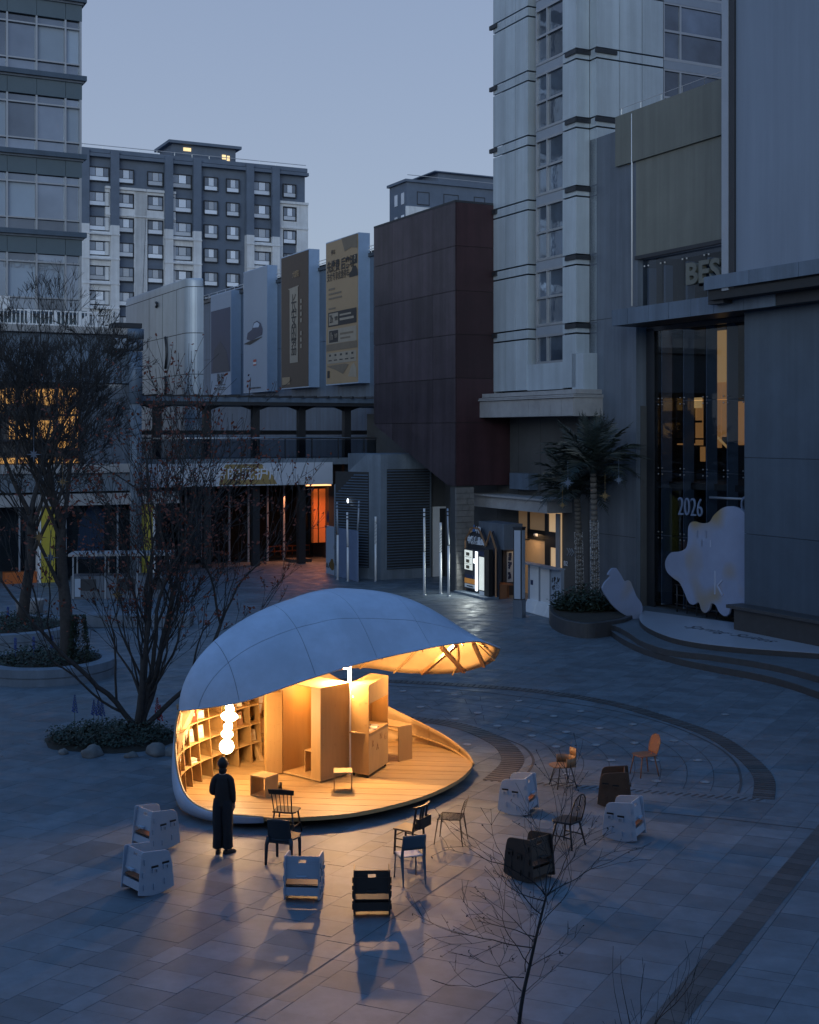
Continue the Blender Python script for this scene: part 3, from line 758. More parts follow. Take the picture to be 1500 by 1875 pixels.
ipan(1236, 1290, 802, 805, 2.0, m_darkmetal, 'shelf'); ipan(1252, 1284, 770, 774, 2.5, m_black, 'parasol'); ipan(1240, 1286, 812, 815, 1.9, m_inner_warm, 'counter_light'); ipan(1282, 1290, 818, 845, 2.3, m_inner_warm, 'counter_light')
q0 = pl(1308, 795, M0 + V * 1.6, U); q1 = pl(1335, 822, M0 + V * 1.6, U)
MB().tube([q0, q1], 0.05, 6).build('handrail', m_inner_lamp, mall)
# glazing: fins, rails, spider clips, panes
gx = [am(x, -0.55) for x in (1172, 1210, 1250, 1292, 1330, 1366, 1420)]
gz = [0.6, zat(1000, 47), zat(870, 47), zat(729, 47), zc0 - 0.12]
frG = (M0 + V * 0.55, -U, -V)
m_clear = bpy.data.materials.new('facade_glass'); m_clear.use_nodes = True
_n = m_clear.node_tree; _b = _n.nodes['Principled BSDF']; _n.nodes.remove(_b)
_t = _n.nodes.new('ShaderNodeBsdfTransparent'); _t.inputs[0].default_value = (0.62, 0.66, 0.70, 1)
_g = _n.nodes.new('ShaderNodeBsdfGlossy'); _g.inputs['Roughness'].default_value = 0.02; _g.inputs[0].default_value = (0.9, 0.95, 1, 1)
_f = _n.nodes.new('ShaderNodeFresnel'); _f.inputs[0].default_value = 1.2
_x = _n.nodes.new('ShaderNodeMixShader')
_n.links.new(_f.outputs[0], _x.inputs[0]); _n.links.new(_t.outputs[0], _x.inputs[1]); _n.links.new(_g.outputs[0], _x.inputs[2])
_n.links.new(_x.outputs[0], _n.nodes['Material Output'].inputs[0])
m_fin = mat('glass_fin', (0.24, 0.31, 0.42), 0.25, var=0.05)
for i in range(len(gx) - 1):
    for j in range(len(gz) - 1):
        MB().fbox(frG, gx[i] + 0.012, gx[i + 1] - 0.012, -0.012, 0.012, gz[j] + 0.012, gz[j + 1] - 0.012).build('pane', m_clear, mall)
for x in gx[:-1]:
    MB().fbox(frG, x - 0.02, x + 0.02, -0.55, -0.04, 0.55, gz[-1]).build('glass_fin', m_fin, mall)
    for z in gz[1:-1]:
        for da in (-0.12, 0.12):
            for dz_ in (-0.12, 0.12):
                q = frG[0] - U * (x + da) - V * 0.02 + Z * (z + dz_)
                MB().ball(q, 0.03, 6).build('clip', m_steel, mall)
MB().fbox(frM, a_pan, a_pan + 0.5, -0.6, -0.5, 0, zc0).build('reveal', m_darkmetal, mall)
MB().fbox(frM, a_pan, a_end, -0.56, -0.5, zc0 - 0.12, zc0 + 0.05).build('head_rail', m_darkmetal, mall)
# upper glass band with big letters
gx2 = [am(x, -0.25) for x in (1172, 1184, 1214, 1254, 1294, 1333, 1400)]
frG2 = (M0 + V * 0.25, -U, -V); zq0, zq1 = zc3 + 0.02, zg1 - 0.17
for i in range(len(gx2) - 1):
    MB().fbox(frG2, gx2[i] + 0.012, gx2[i + 1] - 0.012, -0.012, 0.012, zq0, zq1).build('pane', m_clear, mall)
    MB().fbox(frG2, gx2[i] + 0.0, gx2[i] + 0.12, -0.4, -0.04, zq0, zq1 - 0.35).build('glass_fin', m_fin, mall)
    for da in (-0.1, 0.16):
        q = frG2[0] - U * (gx2[i] + da) - V * 0.03 + Z * (zq1 - 0.25); MB().ball(q, 0.035, 6).build('clip', m_white, mall)
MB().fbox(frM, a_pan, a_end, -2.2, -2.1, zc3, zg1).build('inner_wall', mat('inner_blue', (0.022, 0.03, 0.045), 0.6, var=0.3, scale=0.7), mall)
sgn = thing('letter_sign', 'big champagne-metal letters standing on the upper glass band', 'sign', tuple(pl(1290, 505, M0 - V * 0.1, U)))
ql = pl(1258, 506, M0 - V * 0.05, U)
text('BES', 1.12, m_taupe, sgn, ql + Z * 0.02, -U, Z, depth=0.1, align='LEFT', sx=1.18, bold=0.035)
# lettering and cutout figures at the glass
sg = thing('year_sign', 'thin pale numerals of the year mounted on the dark glass', 'sign', tuple(pl(1264, 930, M0 + V * 0.45, U)))
text('2026', 1.02, m_bluefoil, sg, pl(1264, 930, M0 + V * 0.42, U), -U, Z, depth=0.03, sx=0.74, bold=-0.016)
sg2 = pl(1364, 926, M0 + V * 0.42, U)
text('C', 0.9, m_bluefoil, sg, sg2, -U, Z, depth=0.03, sx=0.72)
MB().tube([pl(1300, 911, M0 + V * 0.5, U), pl(1366, 914, M0 + V * 0.5, U)], 0.05, 6).build('sign_rail', m_mullion_blue, sg)
m_foil = mat('cutout_print', (0.24, 0.29, 0.42), 0.5, var=0.12, scale=0.9)
_n = m_foil.node_tree; _p = _n.nodes['Principled BSDF']; _h = _p.inputs['Base Color'].links[0].from_socket
_z = _n.nodes.new('ShaderNodeTexNoise'); _z.inputs['Scale'].default_value = 0.55; _z.inputs['Detail'].default_value = 1.0
_tc = _n.nodes.new('ShaderNodeTexCoord'); _n.links.new(_tc.outputs['Object'], _z.inputs['Vector'])
_r = _n.nodes.new('ShaderNodeValToRGB'); _r.color_ramp.elements[0].position = 0.50; _r.color_ramp.elements[1].position = 0.66
_n.links.new(_z.outputs['Fac'], _r.inputs[0]); _m = _n.nodes.new('ShaderNodeMix'); _m.data_type = 'RGBA'
_n.links.new(_r.outputs[0], _m.inputs[0]); _n.links.new(_h, _m.inputs[6]); _m.inputs[7].default_value = (0.30, 0.21, 0.06, 1); _n.links.new(_m.outputs[2], _p.inputs['Base Color'])
m_mark = mat('cutout_mark', (0.36, 0.41, 0.54), 0.5)
def cutout(name, pts, O, D, N, label, cat, spots, th=0.08):
    base = pl(*pts[0], O, D)
    t = thing(name, label, cat, (base.x, base.y, min(pl(x, y, O, D).z for x, y in pts)))
    c = [pl(x, y, O, D) for x, y in pts]; c = smooth(c + [c[0]], 5)[:-1]
    o0 = c[0]; MB().slab([((p - o0).dot(D), p.z - o0.z) for p in c], o0, D, Z, N, th).build('board', m_foil, t)
    return t
OG = M0 - V * 0.35
ghost = cutout('blob_cutout', [(1368, 945), (1360, 934), (1343, 927), (1325, 930), (1309, 943), (1300, 956), (1285, 958), (1270, 955), (1262, 965), (1261, 990), (1257, 1004), (1245, 1010), (1230, 1012), (1220, 1027), (1222, 1045), (1234, 1058), (1246, 1067), (1255, 1085), (1263, 1103), (1272, 1107), (1281, 1103), (1286, 1117), (1293, 1122), (1300, 1116), (1304, 1105), (1312, 1108), (1318, 1120), (1328, 1128), (1336, 1124), (1340, 1112), (1356, 1112), (1375, 1112)], OG, -U, -V,
    'large pale blue blob-shaped cutout board standing before the dark glass', 'cutout', [(1288, 972, 0.32, 0.3), (1362, 1085, 0.25, 0.45)])
for k in range(7):
    x = 1279 + (k % 4) * 8; y = 978 if k % 2 == 0 else 995
    q = pl(x, y, OG, -U) - V * 0.047
    MB().slab([(-0.035, -0.13), (0.035, -0.13), (0.035, 0.13), (-0.035, 0.13)], q, -U, Z, -V, 0.006).build('painted_mark', m_mark, ghost)
for pts in (((1311, 1045), (1311, 1088)), ((1325, 1062), (1316, 1072)), ((1316, 1072), (1325, 1090))):
    MB().tube([pl(x, y, OG, -U) - V * 0.05 for x, y in pts], 0.035, 4).build('painted_mark', m_mark, ghost)
OS = G(1140, 1140, 0.3); OS.z = 0
cutout('small_blob_cutout', [(1128, 1040), (1120, 1041), (1112, 1052), (1117, 1055), (1106, 1068), (1103, 1080), (1115, 1100), (1128, 1115), (1148, 1128), (1168, 1134), (1175, 1120), (1174, 1105), (1165, 1092), (1158, 1075), (1152, 1063), (1143, 1064), (1136, 1052)], OS, V, -U, 'small pale flame-shaped cutout board behind the palm planter', 'cutout', [(1132, 1100, 0.22, 0.45), (1150, 1122, 0.2, 0.25)])

# ---- projecting wing with the big screen
offw = 0.9; WO = M0 - V * offw; frS = (WO, -U, -V)
aw0 = (on(1363, WO, U) - WO).dot(-U); aw1 = aw0 + 16
wing = thing('screen_wing', 'blue-grey mall wing projecting at right under a giant screen', 'building', tuple(on(1363, WO, U)))
zf0, zf1 = zat(548, 45), zat(524, 45)
zrows = [0.4, zat(978, 45.4), zat(838, 45.4), zf0]
for j in range(3):
    for k in range(4):
        MB().fbox(frS, aw0 + k * 3.6 + 0.008, aw0 + (k + 1) * 3.6 - 0.008, -0.2, 0, zrows[j] + 0.008, zrows[j + 1] - 0.008).build('panel', m_wing, wing)
MB().fbox(frS, aw0 + 0.02, aw1, -8, -0.15, 0, 30).build('core', m_seam, wing)
MB().fbox(frS, aw0 - 0.35, aw1, 0, 1.3, zf0, zf1).build('soffit', m_seam, wing)
for k in range(4):
    MB().fbox(frS, aw0 - 0.45 + k * 2.3 + 0.01, aw0 - 0.45 + (k + 1) * 2.3 - 0.01, 1.2, 1.42, zf1 - 0.1, zf1 + 0.36).build('fascia_panel', m_bluewall, wing)
MB().fbox(frS, aw0 - 0.6, aw0 + 0.2, 0.0, 1.1, zf0 - 0.12, zf1 - 0.15).build('soffit', m_darkmetal, wing)
scr = thing('big_screen', 'giant unlit blue-grey screen in a metal frame at the right edge', 'screen', tuple(on(1345, M0 - V * 2.1, U)))
SO = M0 - V * 2.1; frR = (SO, -U, -V)
as0 = (on(1350, SO, U) - SO).dot(-U); zs0 = zat(511, on(1350, SO, U).y)
MB().fbox(frR, as0, as0 + 14, -0.3, 0.05, zs0, 34).build('display', m_screen, scr)
MB().fbox(frR, as0 - 0.28, as0 - 0.005, -0.45, 0.12, zs0 - 0.3, 34).build('frame', m_darkmetal, scr)
MB().fbox(frR, as0 - 0.285, as0 + 14, -0.4, 0.1, zs0 - 0.32, zs0 - 0.005).build('frame', m_darkmetal, scr)
MB().fbox(frR, as0 - 0.62, as0 - 0.29, -0.6, 0.15, zs0 - 0.35, 34).build('edge_column', m_mullion_blue, scr)
# dark bench along the wall on the stage
bn = MB(); zbn = zat(1113, 44.5)
b0 = (on(1331, WO - V * 0.7, U) - WO).dot(-U)
bench = thing('stage_bench', 'long dark bench ledge along the foot of the right wall', 'bench', tuple(on(1400, WO, U)))
MB().fbox(frS, b0, aw1, 0.0, 0.75, zbn - 0.12, zbn).build('seat', m_dark_stone, bench, bevel=0.01)
MB().fbox(frS, b0 + 0.25, aw1, 0.0, 0.6, 0.6, zbn - 0.13).build('base', m_dark_stone, bench)
# railing in front of the glass
rl = thing('stage_railing', 'low dark railing behind the round stage', 'railing', tuple(pl(1240, 1112, M0 - V * 0.2, U)))
for x in (1240, 1258, 1276, 1294, 1312):
    q = on(x, M0 - V * 0.2, U); MB().tube([q + Z * 0.55, q + Z * 1.6], 0.03, 6).build('post', m_darkmetal, rl)
for zz in (1.58, 1.2, 0.85): MB().tube([on(1236, M0 - V * 0.2, U) + Z * zz, on(1330, M0 - V * 0.2, U) + Z * zz], 0.022, 6).build('rail', m_darkmetal, rl)
# ================================================================= billboard wall, bridge, shops, left blocks, apartments
BO = (on(686, RC, U) + V * 1.0) * 1.12
zw_ = zat(455, on(680, BO, U).y)
hall = thing('billboard_hall', 'long dark blue clad hall whose side carries four billboards', 'building', tuple(BO))
LHALL = 52.0
MB().fbox((BO, U, -V), 0.4, LHALL, -14, -0.1, 0, zw_ - 0.1).build('core', m_seam, hall)
for k in range(14):
    for z0, z1 in ((0, 5), (5, 9.6), (9.6, 13.4), (13.4, zw_ - 0.5)):
        MB().fbox((BO, U, -V), 0.4 + k * 3.7 + 0.012, 0.4 + (k + 1) * 3.7 - 0.012, -0.1, 0.0, z0 + 0.012, z1 - 0.012).build('panel', m_bluewall, hall)
MB().fbox((BO, U, -V), 0.4, LHALL, -0.4, 0.12, zw_ - 0.5, zw_ - 0.28).build('coping', m_darkmetal, hall)
for z in (zw_ - 0.05, zw_ + 0.15): MB().tube([BO + U * 0.4 - V * 0.05 + Z * z, BO + U * LHALL - V * 0.05 + Z * z], 0.03, 5).build('rail', m_white, hall)
for k in range(21):
    q = BO + U * (0.6 + k * 2.1) - V * 0.05; MB().tube([q + Z * (zw_ - 0.3), q + Z * (zw_ + 0.16)], 0.025, 4).build('rail_post', m_white, hall)
# billboards
BP = BO - V * 0.75; frB = (BP, U, -V)
def bb(px): return (on(px, BP, U) - BP).dot(U)
m_bside = mat('billboard_side', (0.30, 0.42, 0.60), 0.35, 0.3, var=0.06)
m_b_navy = mat('print_navy', (0.012, 0.03, 0.095), 0.5, var=0.25, scale=0.35); m_b_pale = mat('print_pale', (0.33, 0.40, 0.50), 0.5, var=0.08, scale=0.3)
m_b_brown = mat('print_brown', (0.055, 0.028, 0.012), 0.5, var=0.12); m_b_tan = mat('print_tan', (0.36, 0.25, 0.14), 0.5, var=0.08, scale=0.4)
m_b_tan2 = mat('print_dark_tan', (0.16, 0.125, 0.085), 0.5); m_b_cream = mat('print_cream', (0.33, 0.285, 0.225), 0.5); m_b_ink = mat('print_ink', (0.03, 0.028, 0.028), 0.6)
m_b_red = mat('print_red', (0.45, 0.05, 0.03), 0.5)
def billboard(pxl, pxr, ytl, ybl, face, label):
    a0, a1 = bb(pxr), bb(pxl); yl = on(pxl, BP, U).y
    z1, z0 = zat(ytl, yl), zat(ybl, yl)
    t = thing('billboard', label, 'billboard', tuple(BP + U * ((a0 + a1) / 2) + Z * z0), group='billboards on the dark blue hall')
    MB().fbox(frB, a0, a1, -0.75, 0, z0, z1).build('case', m_bside, t)
    MB().fbox(frB, a0 + 0.07, a1 - 0.07, 0.004, 0.02, z0 + 0.07, z1 - 0.07).build('poster', face, t)
    def item(kind, u, v, *a, m=None, **k):
        """u across (0 far .. 1 near), v up 0..1 on the board"""
        if kind == 'poly':
            pts, n = u, v; q = BP - V * (0.032 + 0.004 * n)
            return MB().slab([((U * (a1 + (a0 - a1) * x)).dot(-U), z0 + (z1 - z0) * y) for x, y in pts], Vector((q.x, q.y, 0)), -U, Z, -V, 0.004).build('printed_shape', m, t)
        q = BP + U * (a1 + (a0 - a1) * u) - V * 0.03; q = Vector((q.x, q.y, z0 + (z1 - z0) * v))
        if kind == 'rect':
            wv, hv, n = a; hw, hh = wv * (a1 - a0) / 2, hv * (z1 - z0) / 2; q -= V * (0.002 + 0.004 * n)
            return MB().slab([(-hw, -hh), (hw, -hh), (hw, hh), (-hw, hh)], q, -U, Z, -V, 0.004).build('printed_block', m, t)
        body, size, sx = a
        return text(body, size, m, t, q - V * k.pop('off', 0.02), -U, Z, depth=0.004, sx=sx, **k)
    return item
it = billboard(386, 424, 542, 725, m_b_pale, 'pale billboard with a tall navy picture panel, farthest along the hall')
it('rect', 0.5, 0.53, 0.92, 0.62, 1, m=m_b_navy)
it('poly', [(0.1, 0.23), (0.95, 0.23), (0.8, 0.42), (0.5, 0.53), (0.2, 0.45)], 3, m=mat('print_deep_navy', (0.007, 0.016, 0.05), 0.5))
it('text', 0.5, 0.165, '静·时', 0.75, 1.0, m=m_b_ink); it('text', 0.5, 0.125, '2026', 0.4, 1.0, m=m_b_ink)
for v_ in (0.10, 0.07, 0.055): it('rect', 0.5, v_, 0.5, 0.006, 2, m=m_b_ink)
it = billboard(446, 490, 499, 720, m_b_pale, 'plain pale blue billboard with a small dark car picture')
it('poly', [(0.02, 0.405), (0.25, 0.42), (0.55, 0.43), (0.8, 0.44), (0.8, 0.435), (0.3, 0.39)], 1, m=m_b_ink)
it('poly', [(0.16, 0.44), (0.2, 0.49), (0.38, 0.51), (0.46, 0.565), (0.6, 0.575), (0.74, 0.55), (0.82, 0.5), (0.8, 0.455), (0.6, 0.44), (0.35, 0.42)], 2, m=m_b_navy)
it('poly', [(0.42, 0.525), (0.48, 0.558), (0.6, 0.565), (0.7, 0.545), (0.66, 0.52)], 4, m=m_bside)
it('rect', 0.5, 0.235, 0.12, 0.03, 1, m=m_white); it('rect', 0.5, 0.255, 0.12, 0.022, 2, m=m_b_red); it('rect', 0.5, 0.222, 0.12, 0.01, 3, m=m_b_red)
for k in range(9): it('rect', 0.28 + k * 0.055, 0.035, 0.035, 0.012, 2, m=m_b_ink)
it = billboard(515, 566, 472, 713, m_b_brown, 'dark brown billboard with a cream hanging scroll in its middle')
it('poly', [(0.28, 0.745), (0.66, 0.755), (0.66, 0.75), (0.63, 0.742), (0.63, 0.19), (0.34, 0.19), (0.33, 0.735)], 1, m=m_b_cream)
for ch, v_ in (('长', 0.62), ('安', 0.51), ('的', 0.40), ('荔', 0.30)): it('text', 0.49, v_, ch, 1.35, 0.75, m=m_b_ink)
for k in range(8):
    if k != 4: it('rect', 0.74, 0.635 - k * 0.047, 0.045, 0.03, 2, m=m_b_cream)
it('text', 0.55, 0.84, '大剧院', 0.5, 0.8, m=m_b_tan); it('rect', 0.2, 0.06, 0.28, 0.055, 2, m=m_b_tan)
it = billboard(597, 657, 445, 706, m_b_tan, 'tall tan parking billboard with black lettering, nearest the red box')
it('poly', [(0.5, 0.995), (0.97, 0.995), (0.97, 0.9), (0.8, 0.915), (0.6, 0.9)], 1, m=m_b_tan2)
it('text', 0.25, 0.915, '停车', 0.36, 0.9, m=m_b_ink)
it('text', 0.47, 0.815, '先缴费 后离场', 0.78, 0.86, m=m_b_ink, bold=0.015); it('rect', 0.91, 0.83, 0.12, 0.062, 1, m=m_b_ink); it('text', 0.91, 0.83, 'P', 0.6, 0.8, m=m_b_cream, off=0.03)
it('text', 0.4, 0.745, '支付专享优惠停车', 0.56, 0.78, m=m_b_ink)
it('poly', [(0.74, 0.715), (0.74, 0.745), (0.8, 0.755), (0.84, 0.785), (0.93, 0.785), (0.98, 0.755), (0.99, 0.715)], 2, m=m_b_ink)
for v_, s_ in ((0.665, 0.2), (0.632, 0.4), (0.60, 0.42), (0.53, 0.22)): it('rect', 0.1 + s_ / 2, v_, s_, 0.012, 1, m=m_b_tan2)
it('rect', 0.52, 0.455, 0.86, 0.10, 1, m=m_b_ink); it('rect', 0.26, 0.455, 0.28, 0.082, 2, m=m_b_cream); it('text', 0.2, 0.455, '2h', 0.72, 0.8, m=m_b_ink, off=0.04); it('text', 0.35, 0.455, '免费', 0.3, 0.8, m=m_b_ink, off=0.04)
it('rect', 0.62, 0.475, 0.34, 0.012, 2, m=m_b_cream); it('rect', 0.66, 0.445, 0.42, 0.016, 2, m=m_b_cream)
it('rect', 0.52, 0.335, 0.86, 0.10, 1, m=m_b_cream); it('rect', 0.26, 0.335, 0.28, 0.082, 2, m=m_b_ink); it('text', 0.2, 0.335, '1h', 0.72, 0.8, m=m_b_cream, off=0.04); it('text', 0.35, 0.335, '免费', 0.3, 0.8, m=m_b_cream, off=0.04)
it('rect', 0.66, 0.345, 0.4, 0.014, 2, m=m_b_tan2); it('rect', 0.62, 0.315, 0.3, 0.012, 2, m=m_b_tan2)
it('rect', 0.5, 0.26, 0.94, 0.045, 1, m=m_b_tan2); it('rect', 0.5, 0.185, 0.88, 0.075, 1, m=m_b_cream)
for k in range(5): it('rect', 0.15 + k * 0.17, 0.205, 0.06, 0.014, 2, m=m_b_ink); it('rect', 0.15 + k * 0.17, 0.17, 0.1, 0.008, 2, m=m_b_ink)
it('poly', [(0.05, 0.13), (0.3, 0.105), (0.55, 0.07), (0.72, 0.13), (0.6, 0.14), (0.1, 0.135)], 1, m=m_b_tan2); it('poly', [(0.7, 0.05), (0.8, 0.12), (0.88, 0.14), (0.95, 0.1), (0.95, 0.04)], 1, m=m_b_cream)
it('rect', 0.1, 0.075, 0.07, 0.05, 2, m=m_b_ink)

# ---- silver building with a rounded corner
SO_ = P(344, 508, 76.0); SO_.z = 0; zs_t = zat(508, 76)
sil = thing('silver_building', 'pale silver panelled building end with a rounded vertical corner', 'building', tuple(SO_))
rad = 0.7
arc = [SO_ + V * rad + U * rad + (-V * math.cos(k / 8 * PI / 2) - U * math.sin(k / 8 * PI / 2)) * rad for k in range(9)]
foot = [SO_ + U * 14] + [p + Vector((0, 0, 0)) for p in arc] + [SO_ + V * 0.95, SO_ + V * 0.95 + U * 14]
def silver_ring(z0, z1, name, g=0.02):
    MB().prism([(p.x, p.y) for p in foot], z0 + g, z1 - g).build(name, m_silver, sil)
zz = [0, 4, 8.2, 10.8, 13.2, zs_t - 0.5]
for i in range(len(zz) - 1): silver_ring(zz[i], zz[i + 1], 'panel_course')
cc = sum(foot, Vector()) / len(foot)
mb = MB(); mb.prism([((p.x - cc.x) * 0.985 + cc.x, (p.y - cc.y) * 0.985 + cc.y) for p in foot], 0, zs_t - 0.3); mb.build('core', m_seam, sil)
mb = MB(); rows_ = []
for i in range(5):
    a = i / 4 * PI / 2; s_ = 1 - 0.035 * (1 - math.cos(a)); rows_.append([Vector(((p.x - cc.x) * s_ + cc.x, (p.y - cc.y) * s_ + cc.y, zs_t - 0.48 + 0.48 * math.sin(a))) for p in foot])
mb.grid(rows_, close=True); n_ = len(foot); mb.f.append([4 * n_ + j for j in range(n_)]); mb.m.append(0); mb.sm.append(False); mb.build('rounded_roof', m_silver, sil)
for a in (2.2, 5.2, 8.2): MB().fbox((SO_, U, -V), a, a + 0.03, 0, 0.006, 0.1, zs_t - 0.5).build('seam', m_seam, sil)
def slotmark(px, y0, y1):
    a = [pl(px + 2.5 * math.sin(t * PI / 8), y0 + (y1 - y0) * t / 8, SO_ - V * 0.04, U) for t in range(9)]
    MB().tube(a, 0.09, 6).build('curved_slot', m_darkmetal, sil)
slotmark(303, 617, 675); slotmark(302, 690, 727); slotmark(286, 554, 562)

# ---- footbridge and shops under it
KO = P(620, 800, 74.0); KO.z = 0
br = thing('footbridge', 'dark roofed footbridge with glass railings and a printed banner fascia', 'footbridge', tuple(KO))
frK = (KO, V, -U)
def kb(px): return (on(px, KO, V) - KO).dot(V)
kl, kr = kb(150), kb(695) + 6
def kz(py): return zat(py, KO.y)
MB().fbox(frK, kl, kr, -4.2, 0.25, kz(744), kz(738)).build('roof', m_darkmetal, br)
MB().fbox(frK, kl, kr, 0.15, 0.3, kz(738), kz(730)).build('roof_edge', m_bluewall, br)
k = kl
while k < kr:
    MB().fbox(frK, k, k + 0.1, -4.2, 0.6, kz(730), kz(726)).build('roof_rafter', m_darkmetal, br); k += 0.75
for px in (298, 390, 480, 565, 649):
    c_ = kb(px); MB().fbox(frK, c_ - 0.2, c_ + 0.2, -1.3, -0.9, 0, kz(744)).build('column', m_darkmetal, br)
    MB().slab([(c_ - 0.2, kz(752)), (c_ + 0.2, kz(752)), (c_ + 0.9, kz(744)), (c_ - 0.9, kz(744))], KO + U * 1.1, V, Z, -U, 0.15).build('bracket', m_darkmetal, br)
MB().fbox(frK, kl, kr, -4.0, 0.0, kz(850), kz(838)).build('deck', m_concrete, br)
MB().tube([KO + V * kl + Z * kz(802) - U * 0.0, KO + V * kr + Z * kz(802)], 0.055, 8).build('handrail', m_steel, br)
MB().fbox(frK, kl, kr, -4.05, -4.0, kz(796), kz(788)).build('handrail', m_darkmetal, br)
c_ = kl
while c_ < kr - 1.6:
    MB().fbox(frK, c_ + 0.02, c_ + 1.58, -0.02, 0.0, kz(838), kz(805)).build('glass_panel', m_clear, br)
    MB().fbox(frK, c_ - 0.02, c_ + 0.02, -0.06, 0.03, kz(840), kz(803)).build('post', m_darkmetal, br)
    c_ += 1.6
m_ban = mat('banner_print', (0.50, 0.55, 0.64), 0.6, var=0.1, scale=0.3); m_ban2 = mat('banner_gold', (0.30, 0.22, 0.09), 0.6, var=0.2, scale=0.5)
cb = [kb(x) for x in (232, 288, 345, 390, 425, 478, 540, 608)]
for i in range(len(cb) - 1): MB().fbox(frK, cb[i] + 0.01, cb[i + 1] - 0.01, -0.2, 0.12, kz(886), kz(846)).build('banner_panel', m_ban, br)
MB().slab([(kb(400), kz(884)), (kb(506), kz(884)), (kb(498), kz(868)), (kb(478), kz(848)), (kb(412), kz(848)), (kb(402), kz(866))], KO - U * 0.126, V, Z, -U, 0.008).build('printed_shape', m_ban2, br)
def ktext(s, size, px0, py, m, sx=1.0, al='LEFT'): text(s, size, m, br, KO + V * kb(px0) - U * 0.15 + Z * kz(py), V, Z, align=al, sx=sx, depth=0.01, bold=0.01)
m_let = mat('white_letter', (0.62, 0.66, 0.74), 0.5)
ktext('阅读是一座随身携带的庇护所', 0.80, 515, 866, m_let, al='RIGHT'); ktext('— 毛姆', 0.52, 574, 876, m_let, al='RIGHT')
# shopfront set back below
shop = thing('glass_shopfront', 'dark glass shopfront with an orange-lit corner below the footbridge', 'shopfront', tuple(KO + U * 3.0))
SOo = KO + U * 3.2; frH = (SOo, V, -U)
def sb(px): return (on(px, SOo, V) - SOo).dot(V)
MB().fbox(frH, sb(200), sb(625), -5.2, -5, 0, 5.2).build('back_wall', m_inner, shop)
MB().fbox(frH, sb(200), sb(625), -5.0, 0.1, kz(888), kz(850)).build('ceiling', m_darkmetal, shop)
xs = [sb(x) for x in (232, 285, 340, 370, 420, 455, 490, 520, 575)]
for i in range(len(xs) - 1):
    MB().fbox(frH, xs[i] + 0.03, xs[i + 1] - 0.03, -0.03, 0.0, 0.1, kz(890) + 0.2).build('pane', m_clear, shop)
    MB().fbox(frH, xs[i] - 0.05, xs[i] + 0.05, -0.1, 0.05, 0, kz(888)).build('mullion', m_mullion_blue, shop)
m_oglow = mat('orange_lit_panel', (0.45, 0.13, 0.035), 0.6, emit=(1.0, 0.25, 0.05), estr=0.1); m_ostrip = mat('ceiling_light', (0.8, 0.5, 0.3), 0.6, emit=(1.0, 0.45, 0.18), estr=2.2)
for x0, x1 in ((577, 588), (591, 602)): MB().fbox(frH, sb(x0), sb(x1), -0.6, -0.5, 0.9, kz(900)).build('lit_column', m_oglow, shop)
MB().fbox(frH, sb(550), sb(603), -0.4, 0.3, kz(893), kz(891)).build('ceiling_light', m_ostrip, shop)
MB().fbox(frH, sb(602), sb(625), -3, 0, 0, 5).build('end_wall', m_darkmetal, shop)
lt = bpy.data.lights.new('ceiling_light_glow', 'AREA'); lt.energy = 170; lt.color = (1.0, 0.32, 0.12); lt.size = 3.0; lt.shape = 'RECTANGLE'; lt.size_y = 0.6
lo = bpy.data.objects.new('ceiling_light_glow', lt); COL.objects.link(lo); q = SOo + V * sb(560) - U * 0.8; lo.location = (q.x, q.y, 3.7)
for nm, px, py, hgt in (('coat', 545, 930, 1.1), ('coat', 558, 955, 1.0)):
    q = on(px, SOo + U * 1.2, V); MB().lathe([(0.05, hgt), (0.16, hgt - 0.08), (0.2, 0.5), (0.26, 0.0)], (q.x, q.y, zat(py, q.y) - hgt / 2), 10).build('display_coat', m_cloth, shop)
MB().fbox(frH, sb(516), sb(552), 0.5, 1.6, 0, 0.18).build('planter_strip', m_dark_stone, shop)
rbar = thing('red_barrier', 'low orange-red barrier rail on the ground before the shopfront', 'barrier', tuple(G(545, 1016)))
q0, q1 = G(492, 1018), G(578, 1014)
for z in (0.25, 0.55): MB().tube([q0 + Z * z, q1 + Z * z], 0.05, 6).build('rail', m_orange, rbar)
for k in range(9): q = q0.lerp(q1, k / 8); MB().tube([q, q + Z * 0.6], 0.035, 6).build('post', m_orange, rbar)

# ---- left podium block with balcony, lit window and yellow shop
LO_ = P(246, 1040, 67.0); LO_.z = 0; frP = (LO_, V, -U)
pod = thing('left_podium', 'low blue-grey mall block at left with white cornice and lit window', 'building', tuple(LO_))
def pb_(px): return (on(px, LO_, V) - LO_).dot(V)
def pz(py, px=120): return zat(py, on(px, LO_, V).y)
pL = pb_(-60)
MB().fbox(frP, pL, 0, -12, -0.5, 0, pz(610)).build('core', m_darkwall, pod)
n = 7
for k in range(n):
    a0, a1 = pL + (0 - pL) * k / n, pL + (0 - pL) * (k + 1) / n
    MB().fbox(frP, a0 + 0.01, a1 - 0.01, -0.5, 0, pz(700) , pz(612)).build('panel', m_bluewall, pod)
MB().fbox(frP, pL, 0.15, -0.5, 0.35, pz(610), pz(598)).build('cornice', m_light_stone, pod)
MB().fbox(frP, pb_(206), 0.3, -2, 0.4, pz(597), pz(588)).build('roof_edge', m_darkmetal, pod)
m_winlit = mat('warm_window', (0.5, 0.3, 0.1), 0.6, var=0.5, scale=0.7, emit=(1.0, 0.48, 0.12), estr=0.5)
for x0, x1, y0, y1 in ((-20, 10, 715, 758), (14, 62, 712, 740), (66, 105, 712, 742), (106, 146, 710, 820), (20, 100, 770, 805), (-20, 146, 838, 848)):
    MB().fbox(frP, pb_(x0), pb_(x1), -0.45, -0.4, pz(y1), pz(y0)).build('lit_pane', m_winlit, pod)
